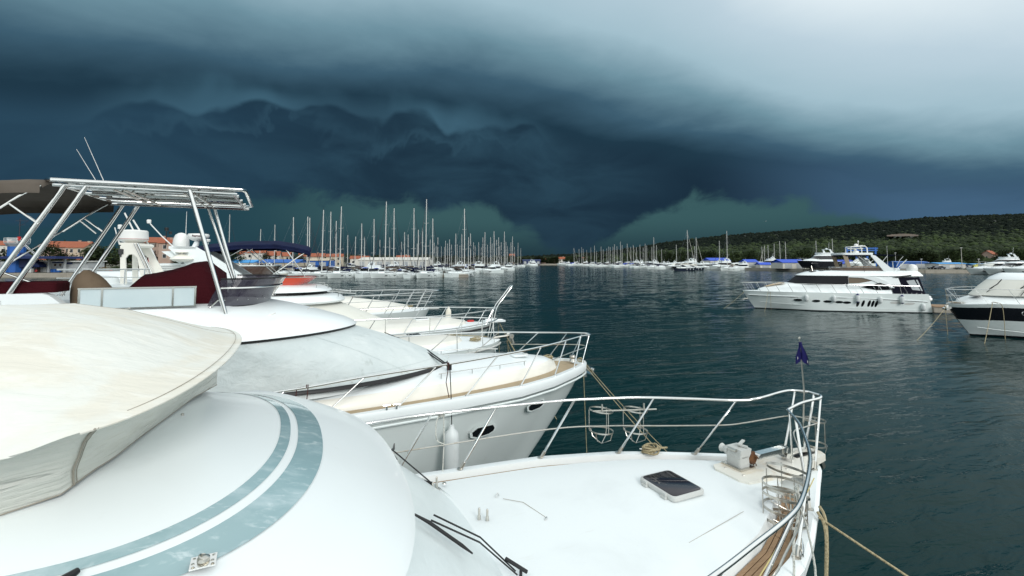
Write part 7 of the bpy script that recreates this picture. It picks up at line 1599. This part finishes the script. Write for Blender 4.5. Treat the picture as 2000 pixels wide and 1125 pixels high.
# ------------------------------------------------------------------ trees and shrubs near the shore
def make_trees():
    T_ = lambda px, Y, top, wpx, lab, **k: tree((px - 1000) / 920 * Y, Y, (size_h(top, Y) - 1.3) * 1.05, wpx / 920 * Y * 1.1, lab, **k)
    T_(20, 172, 488, 52, 'dark bushy tree left of the blue tower'); T_(58, 186, 487, 36, 'tree standing behind the canopy right of the blue tower')
    T_(104, 176, 476, 34, 'dark round tree in front of the terracotta apartment block'); T_(120, 182, 502, 13, 'small pale tree at the foot of the apartment block', mats=(LEAFM, LEAFD)); T_(142, 180, 499, 13, 'small round tree in front of the cream wing', mats=(LEAFM, LEAFD))
    T_(184, 178, 481, 36, 'dark tree right of the cream wing'); T_(206, 180, 484, 52, 'broad dark tree behind the ochre hedge'); T_(240, 178, 482, 58, 'tall dark tree left of the radar tower', mats=(LEAFM, LEAFD)); T_(278, 182, 487, 50, 'dark tree seen through the radar tower')
    T_(352, 190, 486, 36, 'tree right of the salmon pink house'); T_(330, 200, 482, 30, 'tree behind the salmon pink house')
    T_(390, 210, 487, 52, 'wide green tree left under the bimini', mats=(LEAFM, LEAFD)); T_(440, 225, 490, 60, 'wide green tree above the left blue awning', mats=(LEAFM, LEAFD)); T_(420, 235, 488, 60, 'green tree behind the left blue awning')
    T_(521, 250, 493, 16, 'low tree in front of the white balcony house'); T_(585, 290, 497, 30, 'tree behind the end of the bimini'); T_(690, 320, 497, 34, 'dark tree among the masts left of the white hall'); T_(740, 340, 499, 36, 'dark tree behind the long white hall, left one'); T_(830, 350, 499, 44, 'dark tree behind the long white hall, right one'); T_(640, 305, 501, 20, 'low tree between the terracotta houses')
    for px, Y, top, w, lab in ((322, 184, 480, 7, 'dark cypress right of the pink side wing'), (336, 186, 482, 6, 'slim cypress left of the vent box'), (539, 262, 492, 9, 'cypress beside the white gabled house'), (570, 262, 491, 10, 'thick cypress right of the small terracotta house'), (126, 210, 469, 8, 'pointed conifer above the apartment roof')): T_(px, Y, top, w, lab, kind='cone', name='cypress')
    T_(197, 150, 523, 28, 'low ochre hedge bush on the left shore', kind='bush', mats=(LEAFO, LEAFO), name='ochre_bush'); T_(236, 165, 519, 26, 'low green bush left of the radar tower base', kind='bush', name='green_bush', mats=(LEAFM, LEAFD)); T_(262, 165, 518, 30, 'low dark bush seen between the tower legs', kind='bush', name='green_bush')
    T_(1866, 194, 522, 15, 'clipped dark round bush in front of the white quay building', kind='bush', name='round_bush'); T_(1886, 194, 524, 13, 'clipped dark round bush right of the tall lamp post', kind='bush', name='round_bush')
    rr = random.Random(5)
    for k in range(34):
        px = 1015 + k * 6.4 + rr.uniform(-3, 3); Y = 588 + rr.uniform(0, 90); top = 503 - 4 * smooth(1120, 1240, px) + rr.uniform(-2, 1.5)
        T_(px, Y, top, rr.uniform(12, 22), 'dark tree of the low wood along the far shore', group='trees along the far shore')
    for k in range(60):
        px = 1230 + k * 14 + rr.uniform(-5, 5); Y = interp([(1230, 470), (1330, 390), (1430, 335), (1600, 300), (2100, 300)], px) + rr.uniform(-20, 30); top = 497 - 6 * rr.random() - 3 * smooth(1500, 1900, px)
        if 1915 < px < 1950: continue
        T_(px, Y, top, rr.uniform(18, 34), 'green tree at the foot of the wooded hill behind the boatyard', group='trees at the foot of the hill', mats=(LEAFM, LEAFD) if rr.random() < .6 else (LEAFD, LEAFM))
    for k in range(30):
        px = 690 + k * 11 + rr.uniform(-4, 4); Y = 560 + rr.uniform(-80, 60); T_(px, Y, 501 + rr.uniform(-2, 2), rr.uniform(14, 26), 'dark tree of the skyline behind the left masts', group='trees behind the left masts')
make_trees()
t_ = thing('seagull', 'tiny white gull gliding before the teal gap of the sky', 'bird', Vector(at(1497, 150, 0)) + Vector((0, 0, 17.5)))
q_ = MB(); q_.grid([[(-.6, .02, .10), (-.6, .10, .10)], [(-.3, -.05, .16), (-.3, .16, .16)], [(0, -.1, 0), (0, .2, 0)], [(.3, -.05, .16), (.3, .16, .16)], [(.6, .02, .10), (.6, .10, .10)]]); q_.tube([(0, -.3, 0), (0, -.1, .02), (0, .2, .01), (0, .35, 0)], [.02, .07, .06, .02], 6); q_.build('body', WHITEF, t_)
